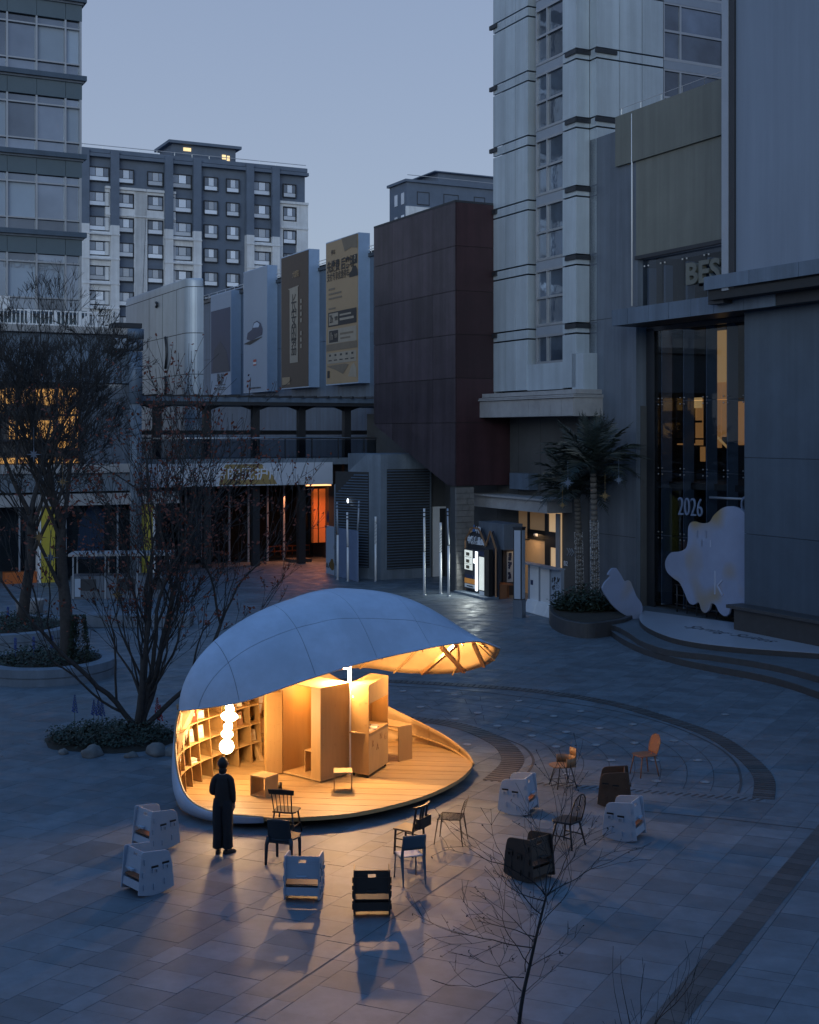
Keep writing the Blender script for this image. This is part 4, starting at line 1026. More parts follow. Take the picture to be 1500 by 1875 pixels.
for x in (-10, 32, 64, 105, 148): MB().fbox(frP, pb_(x) - 0.06, pb_(x) + 0.06, -0.42, -0.1, pz(850), pz(705)).build('mullion', m_darkmetal, pod)
for y in (760, 806): MB().fbox(frP, pL, pb_(148), -0.42, -0.1, pz(y + 2), pz(y - 2)).build('transom', m_darkmetal, pod)
MB().fbox(frP, pb_(150), 0, -0.5, -0.2, pz(850), pz(702)).build('dark_glazing', m_glass, pod)
MB().fbox(frP, pL, 0.6, -0.5, 0.5, pz(866), pz(850)).build('ledge', m_light_stone, pod)
MB().fbox(frP, pL, 0.2, -0.5, 0.3, pz(900), pz(867)).build('fascia', m_concrete, pod)
MB().fbox(frP, pL, 2.2, -0.4, 0.6, pz(925), pz(904)).build('sign_band', m_light_stone, pod)
MB().fbox(frP, pL, 2.0, -5, -4.8, 0, pz(925)).build('shop_back', m_inner, pod)
for x0, x1 in ((72, 98), (255, 276)): MB().fbox(frP, pb_(x0), pb_(x1), -0.3, 0.4, 0, pz(926)).build('yellow_pier', m_yellow, pod)
MB().fbox(frP, pb_(67), pb_(72), -0.3, 0.45, 0, pz(926)).build('white_pier', m_white, pod); MB().fbox(frP, pb_(276), pb_(280), -0.3, 0.45, 0, pz(926)).build('white_pier', m_white, pod)
MB().fbox(frP, pb_(-5), pb_(24), -1.4, -1.3, 0.3, 3.2).build('orange_panel', m_orange, pod); MB().fbox(frP, pb_(8), pb_(66), -0.6, 0.2, 0, 0.55).build('orange_counter', m_orange, pod)
MB().slab([(pb_(144), 1.0), (pb_(195), 1.0), (pb_(195), 3.4), (pb_(172), 3.9), (pb_(150), 2.9)], LO_ + U * 0.5, V, Z, -U, 0.05).build('pale_display', m_bluefoil, pod)
for x in (35, 120, 215): MB().fbox(frP, pb_(x), pb_(x) + 0.08, -0.2, -0.1, 0, pz(926)).build('shop_mullion', m_mullion_blue, pod)
MB().fbox(frP, pL, pb_(66), -0.15, -0.12, 0.6, pz(926)).build('shop_glass', m_clear, pod)
MB().fbox(frP, pb_(98), pb_(255), -0.15, -0.12, 0.1, pz(926)).build('shop_glass', m_clear, pod)
# hanging sign and column at its corner
hs = thing('hanging_sign', 'square dark framed sign with pale letters on the left block', 'sign', tuple(LO_ + V * pb_(216) + Z * pz(645, 216)))
MB().fbox(frP, pb_(202), pb_(230), 0.05, 0.35, pz(640), pz(612)).build('frame', m_darkmetal, hs)
MB().fbox(frP, pb_(205), pb_(228), 0.36, 0.38, pz(636), pz(617)).build('face', m_b_pale, hs)
text('NG', 0.62, m_ink, hs, LO_ + V * pb_(216.5) - U * 0.4 + Z * pz(626, 216), V, Z)
colm = thing('corner_column', 'dark segmented round column at the corner of the left block', 'column', tuple(LO_ + V * pb_(244)))
q = LO_ + V * pb_(244) - U * 0.5
for i, (y0, y1) in enumerate(((604, 622), (624, 643), (645, 740))): MB().lathe([(0.42 - 0.04 * i, 0), (0.42 - 0.04 * i, pz(y0, 244) - pz(y1, 244))], (q.x, q.y, pz(y1, 244)), 16).build('drum', m_bluewall, colm)
MB().lathe([(0.3, 0), (0.3, pz(740, 244))], (q.x, q.y, 0), 16).build('shaft', m_concrete, colm)
# balcony railing on the podium roof
bal = thing('balcony_railing', 'white balcony railing with slim bars along the roof of the left block', 'railing', tuple(LO_ + V * pb_(90) + Z * pz(597)))
zr0, zr1 = pz(597), pz(568)
for z in (zr1, zr0 + 0.1): MB().fbox(frP, pL, pb_(205), -0.75, -0.7, z - 0.035, z + 0.035).build('rail', m_white, bal)
k = pL; meb = None
while k < pb_(205):
    MB().fbox(frP, k, k + 0.045, -0.74, -0.71, zr0 - 0.1, zr1).build('bar', m_white, bal); k += 0.2
for x in (0, 55, 105, 150, 180): MB().fbox(frP, pb_(x), pb_(x) + 0.14, -0.8, -0.66, zr0 - 0.4, zr1 + 0.05).build('post', m_white, bal)
MB().fbox(frP, pL, pb_(30), -1.9, -1.85, pz(568), pz(540)).build('screen_panel', m_white, bal)

# ---- left office tower
TO = P(148, 570, 74.0); TO.z = 0; frO = (TO, V, -U)
offi = thing('office_tower', 'glazed office tower at the left edge with projecting blue ledges', 'building', tuple(TO))
def ob(px): return (on(px, TO, V) - TO).dot(V)
def oz(py, px=75): return zat(py, on(px, TO, V).y)
oL = ob(-120)
MB().fbox(frO, oL, -0.06, -14, -0.5, 8, 36).build('core', m_inner, offi)
FHo = oz(140) - oz(285)
gxs = [ob(x) for x in (-120, -70, -41, 13, 67, 120, 147)]
for k in range(-1, 4):
    zl_ = oz(431) + FHo * k                    # bottom of this ledge
    MB().fbox(frO, oL, 0.28, -1.2, 0.32, zl_, zl_ + 0.27).build('ledge', m_wing, offi)
    MB().fbox(frO, oL, 0.14, -1.2, 0.16, zl_ - 0.12, zl_ - 0.003).build('ledge_moulding', m_panel2, offi)
    for i in range(len(gxs) - 1): MB().fbox(frO, gxs[i] + 0.01, gxs[i + 1] - 0.01 + (0.1 if i == len(gxs) - 2 else 0), -0.4, 0.06, zl_ - 1.02, zl_ - 0.125).build('spandrel', m_office, offi)
    z0, z1 = zl_ + 0.27, zl_ + FHo - 1.03      # glazing above the ledge
    for i in range(len(gxs) - 1):
        MB().fbox(frO, gxs[i] - 0.05, gxs[i] + 0.05, -0.3, 0.04, z0, z1).build('mullion', m_mullion, offi)
        for q0, q1, m in ((z0 + 0.04, z0 + 0.62, m_glass), (z0 + 0.70, z1 - 0.5, m_blind if (i * 7 + k * 3) % 4 in (1, 2) else m_glass), (z1 - 0.42, z1 - 0.02, m_glass)):
            MB().fbox(frO, gxs[i] + 0.055, gxs[i + 1] - 0.055, -0.2, -0.16, q0, q1).build('pane', m, offi)
    for zz_ in (z0 + 0.66, z1 - 0.46): MB().fbox(frO, oL, 0.0, -0.3, 0.025, zz_ - 0.04, zz_ + 0.04).build('transom', m_mullion, offi)
    MB().fbox(frO, -0.08, 0.04, -0.4, 0.06, z0, z1).build('corner_post', m_mullion, offi)
zl_ = oz(431) - FHo + FHo
text('MOMA', 0.62, m_mullion_blue, offi, TO + V * ob(39) - U * -0.1 + Z * (oz(485)), V, Z, depth=0.005); 
text('影城', 0.7, m_mullion_blue, offi, TO + V * ob(92) - U * -0.1 + Z * (oz(487)), V, Z, depth=0.005)

# ---- apartment blocks
AO = P(560, 600, 168.0); AO.z = 0; frA = (AO, V, -U)
apt = thing('apartment_block', 'wide grey and cream apartment block far behind at left, with lit roof cabin', 'building', tuple(AO), group='apartment blocks far behind')
def ab(px, O): return (on(px, O, V) - O).dot(V)
aL_ = ab(120, AO); zroof = zat(316, AO.y)
MB().fbox(frA, aL_, 0, -16, -0.3, 0, zroof).build('core', m_apt_dark, apt)
fh = 2.95; ztop_w = zat(363, AO.y)             # sill level of the top row at the right end
cols = [(182, 33, 2), (231, 26, 1), (285, 26, 1), (334, 33, 2), (387, 24, 0), (427, 23, 0), (480, 31, 2), (531, 24, 1)]
wc = {}
def apt_window(fr, c, z0, w, h, parent, key):
    if key not in wc:
        fm = MB(); f0 = (Vector((0, 0, 0)), V, -U)
        fm.fbox(f0, -w / 2 - 0.08, w / 2 + 0.08, -0.25, 0.02, -0.12, 0.0); fm.fbox(f0, -w / 2 - 0.08, w / 2 + 0.08, -0.25, 0.0, h, h + 0.1)
        fm.fbox(f0, -w / 2 - 0.08, -w / 2, -0.25, 0.0, 0, h); fm.fbox(f0, w / 2, w / 2 + 0.08, -0.25, 0.0, 0, h)
        p0 = MB().fbox(f0, -w / 2 + 0.02, -w / 2 + w * 0.3, -0.2, -0.16, 0.55, h - 0.03)
        p1 = MB().fbox(f0, -w / 2 + w * 0.33, -w / 2 + w * 0.72, -0.2, -0.16, 0.55, h - 0.03)
        p2 = MB().fbox(f0, -w / 2 + w * 0.75, w / 2 - 0.02, -0.2, -0.16, 0.55, h - 0.03)
        p3 = MB().fbox(f0, -w / 2 + 0.02, w / 2 - 0.02, -0.2, -0.16, 0.03, 0.49)
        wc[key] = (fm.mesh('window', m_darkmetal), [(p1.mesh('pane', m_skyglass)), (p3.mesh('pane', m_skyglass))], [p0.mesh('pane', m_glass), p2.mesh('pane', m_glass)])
    fme, brt, drk = wc[key]
    o = link('window', fme, parent); q = fr[0] + fr[1] * c + fr[2] * 0.0
    o.location = world_of(parent).inverted() @ Vector((q.x, q.y, z0))
    for me in brt: link('pane', me, o)
    for me in drk: link('pane', me, o)
for ci, (px, wpx, style) in enumerate(cols):
    c = ab(px, AO); wd = wpx * 165 / F
    nl = 8 if px < 240 else 7
    for k in range(nl): apt_window((AO, V, -U), c, ztop_w - k * fh, wd, 1.55, apt, ('A', round(wd, 2)))
    if style == 1:                              # pale storeys below the top floor
        z1 = ztop_w - 0.9
        MB().fbox(frA, c - 2.5, c - wd / 2 - 0.12, -0.3, 0.0, 0, z1).build('cream_wall', m_apt_light, apt); MB().fbox(frA, c + wd / 2 + 0.12, c + 2.5, -0.3, 0.0, 0, z1).build('cream_wall', m_apt_light, apt)
        MB().fbox(frA, c - wd / 2 - 0.11, c + wd / 2 + 0.11, -0.3, -0.02, ztop_w - fh * 1 + 1.7, z1).build('cream_wall', m_apt_light, apt)
        MB().fbox(frA, c - wd / 2 - 0.11, c + wd / 2 + 0.11, -0.3, -0.02, ztop_w - fh * 2 + 1.7, ztop_w - fh - 0.15).build('cream_wall', m_apt_light, apt)
        MB().fbox(frA, c - 2.5, c + 2.5, -0.3, 0.2, z1, z1 + 0.3).build('string_course', m_apt_light, apt); MB().fbox(frA, c - 2.5, c + 2.5, -0.1, 0.12, z1 - fh - 0.2, z1 - fh).build('string_course', m_apt_light, apt)
    if style == 2:                              # bay with pale piers and bands lower down
        z1 = ztop_w - 2 * fh + (0.6 if px != 182 else 0.6)
        for s_ in (-1, 1):
            MB().fbox(frA, c + s_ * (wd / 2 + 0.15), c + s_ * (wd / 2 + 1.15), -0.3, 0.55, 0, z1).build('cream_pier', m_apt_light, apt)
            MB().fbox(frA, c + s_ * (wd / 2 + 0.15), c + s_ * (wd / 2 + 1.15), -0.3, 0.5, z1, zroof + 0.3).build('dark_pier', m_apt_dark, apt)
        for k in range(2, 9):
            zz_ = ztop_w - k * fh
            MB().fbox(frA, c - wd / 2 - 0.14, c + wd / 2 + 0.14, -0.3, 0.15, zz_ - 1.3, zz_ - 0.15).build('cream_band', m_apt_light, apt)
            MB().fbox(frA, c - wd / 2 - 1.2, c + wd / 2 + 1.2, 0.0, 0.62, zz_ - 0.6, zz_ - 0.42).build('string_course', m_apt_light, apt)
MB().fbox(frA, aL_, 0.3, -0.6, 0.35, zroof - 0.5, zroof - 0.1).build('cornice', m_apt_dark, apt)
MB().fbox(frA, aL_, 0.2, -0.5, 0.1, zroof, zroof + 0.5).build('parapet', m_apt_dark, apt)
MB().tube([AO + V * aL_ + Z * (zroof + 0.9), AO + Z * (zroof + 0.9)], 0.05, 4).build('rail', m_mullion, apt)
k = aL_
while k < 0: q = AO + V * k; MB().tube([q + Z * zroof, q + Z * (zroof + 0.9)], 0.04, 4).build('rail_post', m_mullion, apt); k += 2.2
c0, c1 = ab(318, AO), ab(434, AO); zc_ = zat(286, AO.y)
MB().fbox(frA, c0, c1, -6, -0.5, zroof, zc_).build('roof_cabin', m_apt_dark, apt); MB().fbox(frA, c0 - 0.6, c1 + 0.6, -6.5, 0.1, zc_, zc_ + 0.35).build('cabin_eave', m_apt_dark, apt)
m_aptlit = mat('lit_apartment_window', (0.8, 0.6, 0.3), 0.6, emit=(1.0, 0.72, 0.35), estr=0.9)
for px0, px1, y0, y1 in ((338, 352, 291, 297), (409, 416, 297, 305), (418, 423, 298, 308)): MB().fbox(frA, ab(px0, AO), ab(px1, AO), -0.49, -0.44, zat(y1, AO.y), zat(y0, AO.y)).build('lit_window', m_aptlit, apt)
A2 = P(716, 600, 172.0); A2.z = 0; frA2 = (A2, V, -U)
apt2 = thing('apartment_block', 'grey and cream apartment block peeping out above the red box', 'building', tuple(A2), group='apartment blocks far behind')
zr2 = zat(330, A2.y); w2 = ab(990, A2)
a45 = ab(745, A2)
MB().fbox(frA2, a45, w2, -5.2, 0.0, 0, zr2).build('core', m_apt_dark, apt2)
for k in range(3):
    for n_ in (-1.6, -3.6): MB().fbox(frA2, a45 - 0.05, a45 + 0.1, n_, n_ + 0.9, zat(369, A2.y) - k * fh, zat(369, A2.y) - k * fh + 1.5).build('window', m_skyglass, apt2)
for px, wpx in ((775, 24), (826, 30), (878, 22), (930, 24)):
    for k in range(3): apt_window((A2 - U * 0.05, V, -U), ab(px, A2), zat(369, A2.y) - k * fh, wpx * 170 / F, 1.55, apt2, ('B', wpx))
for z0, z1 in ((zat(372, A2.y) - 1.9, zat(372, A2.y) - 0.2), (zat(372, A2.y) - 6, zat(372, A2.y) - 2.1)): MB().fbox(frA2, a45 - 0.2, ab(808, A2), 0.002, 0.2, z0, z1).build('cream_band', m_apt_light, apt2)
MB().fbox(frA2, a45 - 0.3, w2, -5.5, 0.3, zr2, zr2 + 0.35).build('cornice', m_apt_dark, apt2)
MB().tube([A2 + V * a45 + Z * (zr2 + 0.9) - U * 0.2, A2 + V * w2 + Z * (zr2 + 0.9)], 0.05, 4).build('rail', m_mullion, apt2)
c0 = ab(822, A2); MB().fbox(frA2, c0, w2, -10, -3, zr2, zat(298, A2.y)).build('roof_cabin', m_apt_dark, apt2); MB().fbox(frA2, c0 - 0.8, w2, -10, -2.5, zat(298, A2.y), zat(296, A2.y)).build('cabin_eave', m_apt_dark, apt2)
# ================================================================= kiosk, signs, poles on the plaza
m_led = mat('lit_machine_panel', (0.75, 0.76, 0.72), 0.4, var=0.05, emit=(0.86, 0.93, 0.85), estr=0.5)
m_led2 = mat('lit_tube', (0.9, 0.95, 1), 0.4, emit=(0.80, 0.90, 1.0), estr=2.4)
m_kiosk = mat('kiosk_navy', (0.03, 0.035, 0.05), 0.5, var=0.1)
m_coppery = mat('copper_edge', (0.40, 0.22, 0.12), 0.4, 0.5)
KD = (G(908, 1097) - G(853, 1084)).normalized()
KN = Vector((KD.y, -KD.x, 0)); KN = KN if KN.y < 0 else -KN
K0 = G(853, 1084); frV = (K0, KD, KN)
def vk(px): return (on(px, K0, KD) - K0).dot(KD)
def vz(py, px=880): return zat(py, on(px, K0, KD).y)
kio = thing('vending_kiosk', 'dark vending kiosk with copper zigzag roofline and lit machine panels', 'kiosk', tuple(G(880, 1090)))
xw = vk(909)
pr = [(0, 0), (xw, 0), (xw, vz(1000)), (vk(899), vz(970)), (vk(891), vz(998)), (vk(878), vz(968)), (vk(866), vz(968)), (0.0, vz(993))]
MB().slab(pr, K0 - KN * 0.12, KD, Z, KN, 0.08).build('back_board', m_kiosk, kio)
for a, b in zip(pr[2:-1], pr[3:]): MB().tube([K0 + KD * a[0] + Z * a[1] + KN * 0.03, K0 + KD * b[0] + Z * b[1] + KN * 0.03], 0.045, 4).build('copper_edge', m_coppery, kio)
for x in (0, xw): MB().tube([K0 + KD * x + KN * 0.03, K0 + KD * x + KN * 0.03 + Z * vz(1000 if x else 993)], 0.045, 4).build('copper_edge', m_coppery, kio)
text('中粮良品会', 0.36, m_let, kio, K0 + KD * vk(872) + KN * 0.02 + Z * vz(992), KD, Z, bold=0.018, sx=0.9)
text('中粮', 0.34, m_let, kio, K0 + KD * vk(876) + KN * 0.02 + Z * vz(972), KD, Z, sx=0.8)
MB().slab([(vk(866), vz(975)), (vk(869), vz(962)), (vk(871), vz(975))], K0 + KN * 0.02, KD, Z, KN, 0.03).build('blue_badge', mat('badge_blue', (0.05, 0.15, 0.4), 0.5), kio)
MB().slab([(vk(861), vz(978)), (vk(866), vz(976)), (vk(866), vz(968)), (vk(861), vz(969))], K0 + KN * 0.02, KD, Z, KN, 0.03).build('tan_badge', m_b_tan, kio)
def kbx(x0, x1, y0, y1, n0, n1, m, nm): return MB().fbox(frV, vk(x0), vk(x1), n0, n1, vz(y1), vz(y0)).build(nm, m, kio)
kbx(856, 882, 1008, 1081, 0.02, 0.16, m_kiosk, 'machine'); kbx(857, 871, 1010, 1046, 0.16, 0.18, m_led, 'lit_panel'); kbx(877, 880.5, 1010, 1082, 0.16, 0.19, m_led2, 'light_tube')
for y in (1017, 1030, 1041): kbx(860, 866, y - 3, y + 3, 0.181, 0.187, m_b_tan2, 'picture'); kbx(858, 870, y + 5, y + 5.7, 0.181, 0.186, m_b_ink, 'caption')
kbx(857, 876, 1062, 1071, 0.16, 0.18, mat('lit_orange_band', (0.5, 0.2, 0.05), 0.5, emit=(1, 0.45, 0.08), estr=0.12), 'orange_band'); kbx(857, 876, 1072, 1079, 0.16, 0.17, m_white, 'tray'); kbx(861, 873, 1075, 1077, 0.171, 0.18, m_black, 'slot')
kbx(858, 874, 1055, 1061, 0.16, 0.175, m_b_navy, 'bottle_print')
kbx(873, 876, 1024, 1032, 0.16, 0.175, m_led2, 'keypad')
kbx(884, 896, 1006, 1092, 0.02, 0.2, m_kiosk, 'machine'); kbx(885, 894.5, 1018, 1078, 0.2, 0.22, m_led, 'lit_panel'); kbx(885, 894.5, 1008, 1016, 0.2, 0.21, m_b_navy, 'header'); kbx(885, 894.5, 1080, 1090, 0.2, 0.21, m_white, 'tray')
kbx(896, 900, 1004, 1098, 0.1, 0.26, m_black, 'machine_side'); kbx(901, 906, 1002, 1099, 0.1, 0.3, m_black, 'machine_side')
MB().fbox(frV, -0.05, xw + 0.05, -0.1, 0.6, 0, 0.1).build('plinth', m_concrete, kio)
MB().fbox(frV, vk(868), xw + 0.25, -1.2, -0.25, vz(1002), vz(956)).build('rear_cabin', m_panel2, kio)
# light the machines throw on the ground
def lampA(name, loc, energy, col, size, sy, aim):
    l = bpy.data.lights.new(name, 'AREA'); l.energy = energy; l.color = col; l.shape = 'RECTANGLE'; l.size = size; l.size_y = sy
    o = bpy.data.objects.new(name, l); COL.objects.link(o); o.location = loc
    o.rotation_euler = (Vector(aim)).to_track_quat('-Z', 'Y').to_euler(); return o
q = K0 + KD * vk(875) + KN * 0.3; lampA('machine_glow', (q.x, q.y, 1.3), 70, (0.86, 0.95, 0.9), 1.6, 2.0, KN - Z * 0.25)
# bench box, posters beside kiosk
bb_ = MB(); o0 = G(916, 1097); frb = (o0, V, -U); wb = (on(941, o0, V) - o0).dot(V)
bx = thing('orange_bench', 'orange wooden bench box beside the vending kiosk', 'bench', tuple(o0))
MB().fbox(frb, 0, wb, -0.8, 0, zat(1071, o0.y) - 0.06, zat(1071, o0.y)).build('seat', m_orange_ply, bx)
MB().fbox(frb, 0, wb * 0.5, -0.8, -0.0, 0, zat(1071, o0.y) - 0.062).build('side_panel', m_orange_ply, bx); MB().fbox(frb, wb * 0.52, wb, -0.8, -0.4, 0, zat(1071, o0.y) - 0.062).build('back_panel', m_orange_ply, bx)
po = thing('notice_poster', 'pale notice board covered in small dark pictures behind the orange bench', 'poster', tuple(o0 + U * 1.0))
frp = (o0 + U * 1.0, V, -U); p0, p1 = (on(928, frp[0], V) - frp[0]).dot(V), (on(941, frp[0], V) - frp[0]).dot(V); yy = frp[0].y
MB().fbox(frp, p0 - 0.2, p1, -0.1, 0, 0, zat(1003, yy)).build('frame', m_kiosk, po); MB().fbox(frp, p0, p1 - 0.05, 0.0, 0.02, zat(1068, yy), zat(1012, yy)).build('sheet', m_b_pale, po)
rp = random.Random(4)
for k in range(26):
    a = p0 + 0.05 + rp.random() * (p1 - p0 - 0.3); z = zat(1066, yy) + rp.random() * (zat(1014, yy) - zat(1066, yy)); s_ = rp.uniform(0.04, 0.14)
    MB().fbox(frp, a, a + s_, 0.021, 0.028 + 0.0007 * k, z, z + s_).build('printed_picture', m_b_navy, po)
# lit doorway under a stone canopy
DO_ = on(962, TLd, U); frD = (DO_, -U, -V); 
def da(px): return (on(px, DO_, U) - DO_).dot(-U)
def dz2(py, px=1000): return zat(py, on(px, DO_, U).y)
door = thing('lit_doorway', 'warm lit doorway with dark frame under a stone canopy', 'doorway', tuple(DO_))
m_dwarm = mat('lit_door_wall', (0.46, 0.33, 0.2), 0.7, var=0.05, emit=(1.0, 0.55, 0.24), estr=0.05); m_dlamp = mat('lit_door_slot', (0.9, 0.7, 0.45), 0.7, emit=(1.0, 0.62, 0.3), estr=0.28)
MB().fbox(frD, da(952), da(1004), 0.02, 0.06, 0, dz2(930)).build('lit_wall', m_dwarm, door)
MB().fbox(frD, da(1004), da(1030), 0.02, 0.06, 0, dz2(930)).build('lit_wall', m_dlamp, door)
for x0, x1, y0, y1, m, nm in ((970, 973, 940, 990, m_darkmetal, 'frame'), (970, 1003, 972, 990, m_black, 'sign_panel'), (1002, 1008, 940, 1078, m_darkmetal, 'door_post'), (1008, 1022, 972, 1000, m_darkmetal, 'transom'), (1022, 1029, 938, 1100, m_mullion_blue, 'door_post'), (1008, 1011, 1000, 1078, m_darkmetal, 'frame'), (953, 972, 991, 992.5, m_darkmetal, 'rail')):
    MB().fbox(frD, da(x0), da(x1), 0.065, 0.13, max(0, dz2(y1)), dz2(y0)).build(nm, m, door)
text('MIX', 0.2, m_let, door, DO_ - U * da(986) - V * 0.14 + Z * dz2(981), -U, Z, depth=0.005)
MB().fbox(frD, da(915) - 0.2, da(1048), 0.0, 1.3, dz2(934), dz2(913)).build('canopy', m_light_stone, door)
MB().fbox(frD, da(912) - 0.2, da(1050), -0.05, 1.45, dz2(913) + 0.01, dz2(909)).build('canopy_cap', m_light_stone, door)
q = DO_ - U * da(985) - V * 0.6; lampA('doorway_glow', (q.x, q.y, 2.8), 14, (1.0, 0.62, 0.32), 1.6, 0.3, -Z)
MB().fbox(frD, da(950), da(985), 0.0, 0.5, dz2(898), dz2(868)).build('window_box', m_bluewall, door)
# small wall marks beside the door
wm_ = thing('wall_arrows', 'three pale chevron marks and small notice on the dark wall by the palms', 'sign', tuple(on(1047, TLd, U) + Z * 2.6))
for k in range(3):
    c = on(1041 + k * 4, TLd - V * 0.02, U) + Z * dz2(1011, 1045)
    MB().tube([c - U * -0.1 + Z * 0.16, c - U * 0.08, c - U * -0.1 - Z * 0.16], 0.03, 4).build('chevron', m_mullion_blue, wm_)
text('B2', 0.3, m_let, wm_, on(1036, TLd - V * 0.02, U) + Z * dz2(1032, 1036), -U, Z, depth=0.01)
# grey lit-box pylon
pyc = G(951, 1130); py = thing('light_pylon', 'tall slim grey box pylon with pale translucent faces', 'pylon', tuple(pyc), rz=-0.5)
h = zat(966, pyc.y); m_pf = mat('pylon_face', (0.40, 0.45, 0.53), 0.4, var=0.04)
MB().box((0, 0, 0.35), (0.40, 0.40, 0.7)).build('plinth', m_panel2, py, local=True)
MB().box((0, 0, 0.7 + (h - 0.7) / 2), (0.36, 0.36, h - 0.7)).build('core', m_darkmetal, py, local=True)
for a in range(4):
    Mx = rotz(a * PI / 2); MB().box(Mx @ Vector((0, -0.185, 0.75 + (h - 0.85) / 2)), (0.27, 0.02, h - 0.85), M=Mx).build('face', m_pf, py, local=True)
MB().box((0, 0, h), (0.40, 0.40, 0.06)).build('cap', m_darkmetal, py, local=True)
# three-panel stand on a water-filled base
sc0, sc1 = G(970, 1118), G(1030, 1134); sd_ = (sc1 - sc0).normalized(); sn = Vector((sd_.y, -sd_.x, 0)); sn = sn if sn.y < 0 else -sn
st = thing('panel_stand', 'three-panel pale display stand on white bases beside the palm planter', 'display stand', tuple(sc0.lerp(sc1, 0.5)))
W_ = (sc1 - sc0).length; frT3 = (sc0, sd_, sn); zt3 = zat(1034, sc0.y)
for k in range(3):
    a0, a1 = W_ * k / 3 + 0.04, W_ * (k + 1) / 3 - 0.04
    MB().fbox(frT3, a0 + 0.03, a1 - 0.03, -0.03, 0.03, 0.5, zt3).build('panel', m_white if k < 2 else m_b_pale, st)
    pts = [(-0.35, 0), (0.35, 0), (0.12, 0.5), (-0.12, 0.5)]
    MB().slab(pts, sc0 + sd_ * ((a0 + a1) / 2), sn, Z, sd_, a1 - a0 + 0.06).build('base', m_white, st, bevel=0.02)
for k in range(4): MB().fbox(frT3, W_ * k / 3 - 0.035, W_ * k / 3 + 0.035, -0.06, 0.06, 0.3, zt3 + 0.04).build('post', m_mullion_blue, st)
MB().fbox(frT3, -0.35, W_ + 0.05, -0.1, 0.3, zt3 + 0.045, zt3 + 0.1).build('top_board', m_mullion_blue, st)
for k in range(60):
    a = W_ * 2 / 3 + 0.14 + rp.random() * (W_ / 3 - 0.34); z = 0.6 + rp.random() * (zt3 - 0.9); s_ = rp.uniform(0.03, 0.1)
    MB().ball(sc0 + sd_ * (a + s_ / 2) + sn * 0.031 + Z * z, s_ / 2, 6, sq=(1, 0.2, 1.4)).build('printed_blot', m_ink, st)
MB().fbox(frT3, 0.14, 0.36, 0.031, 0.036, 1.1, 1.3).build('print', m_b_navy, st)
# tall white light poles
m_pole = mat('pole_white', (0.70, 0.72, 0.75), 0.35, var=0.05)
def pole(px, pb, pt, kind, label, r=0.055):
    b = G(px[0], pb); t = thing('light_pole', label, 'light pole', tuple(b), group='slim white light poles on the plaza')
    top = zat(pt, b.y); x1 = (px[1] - px[0]) * b.y / F
    z1 = top * (0.58 if kind != 'plain' else 0.5)
    MB().tube([(0, 0, 0), (0, 0, z1)], r, 10).build('lower_pole', m_pole, t, local=True)
    MB().lathe([(r + 0.05, 0), (r + 0.05, 0.03), (r, 0.05)], n=12).build('foot', m_steel, t, local=True)
    if kind == 'spiral':
        zs2 = top * 0.9
        MB().tube([(0, 0, z1), (0, 0, zs2)], r * 0.55, 8).build('core', m_darkmetal, t, local=True)
        n = 15
        for k in range(n):
            z = z1 + (zs2 - z1) * (k + 0.5) / n; hh = (zs2 - z1) / n * 0.5
            Mx = Matrix.Rotation(0.45, 3, 'Y'); MB().box((0, 0, z), (r * 2.1, r * 2.1, hh), M=Mx).build('slanted_ring', m_pole, t, local=True)
        MB().tube([(0, 0, zs2), (0, 0, top)], r, 10).build('upper_pole', m_pole, t, local=True)
    else:
        MB().tube([(0, 0, z1 + 0.02), (x1 * 0.7, 0, z1 + (top - z1) * 0.45), (x1, 0, top)], r * 0.9, 10).build('upper_pole', m_mullion_blue if kind == 'dim' else m_pole, t, local=True)
        MB().tube([(0, 0, z1), (0, 0, z1 + 0.02)], r * 1.15, 10).build('joint_ring', m_darkmetal, t, local=True)
        for f in (0.9, 0.8): MB().tube([(x1 * f, 0, z1 + (top - z1) * f), (x1 * f, 0, z1 + (top - z1) * f + 0.05)], r * 1.1, 10).build('joint_ring', m_darkmetal, t, local=True)
    return t
pole((618.5, 617.5), 1062, 919, 'dim', 'leftmost slim white pole standing before the hoarding panel')
pole((637, 636), 1065, 938, 'plain', 'straight white pole with a low ring, in the middle of the hoarding')
pole((654, 657.5), 1062, 917, 'dim', 'slim white pole leaning out at the right end of the hoarding')
pole((688, 687), 1065, 946, 'spiral', 'white pole with a slanted slatted head before the ventilation house corner')
pole((777, 777), 1090, 931, 'plain', 'tall straight white pole left of the service door')
pole((807, 806), 1087, 957, 'spiral', 'white pole with a slatted head in front of the service door')
pole((821.5, 820), 1092, 931, 'dim', 'tall slim white pole right of the service door')
wl = thing('wall_lamp', 'small bright lamp on the louvred wall above the hoarding', 'lamp', tuple(pl(637, 918, VC + NA * 0.15, DA)))
MB().tube([pl(637, 921, VC + NA * 0.15, DA), pl(637, 924, VC + NA * 0.15, DA)], 0.05, 6).build('bracket', m_darkmetal, wl)
MB().ball(pl(637, 917, VC + NA * 0.15, DA), 0.05, 8, sq=(0.8, 0.8, 2.2)).build('bulb', mat('small_lamp', (1, 1, 1), 0.5, emit=(0.85, 0.92, 1.0), estr=5), wl)
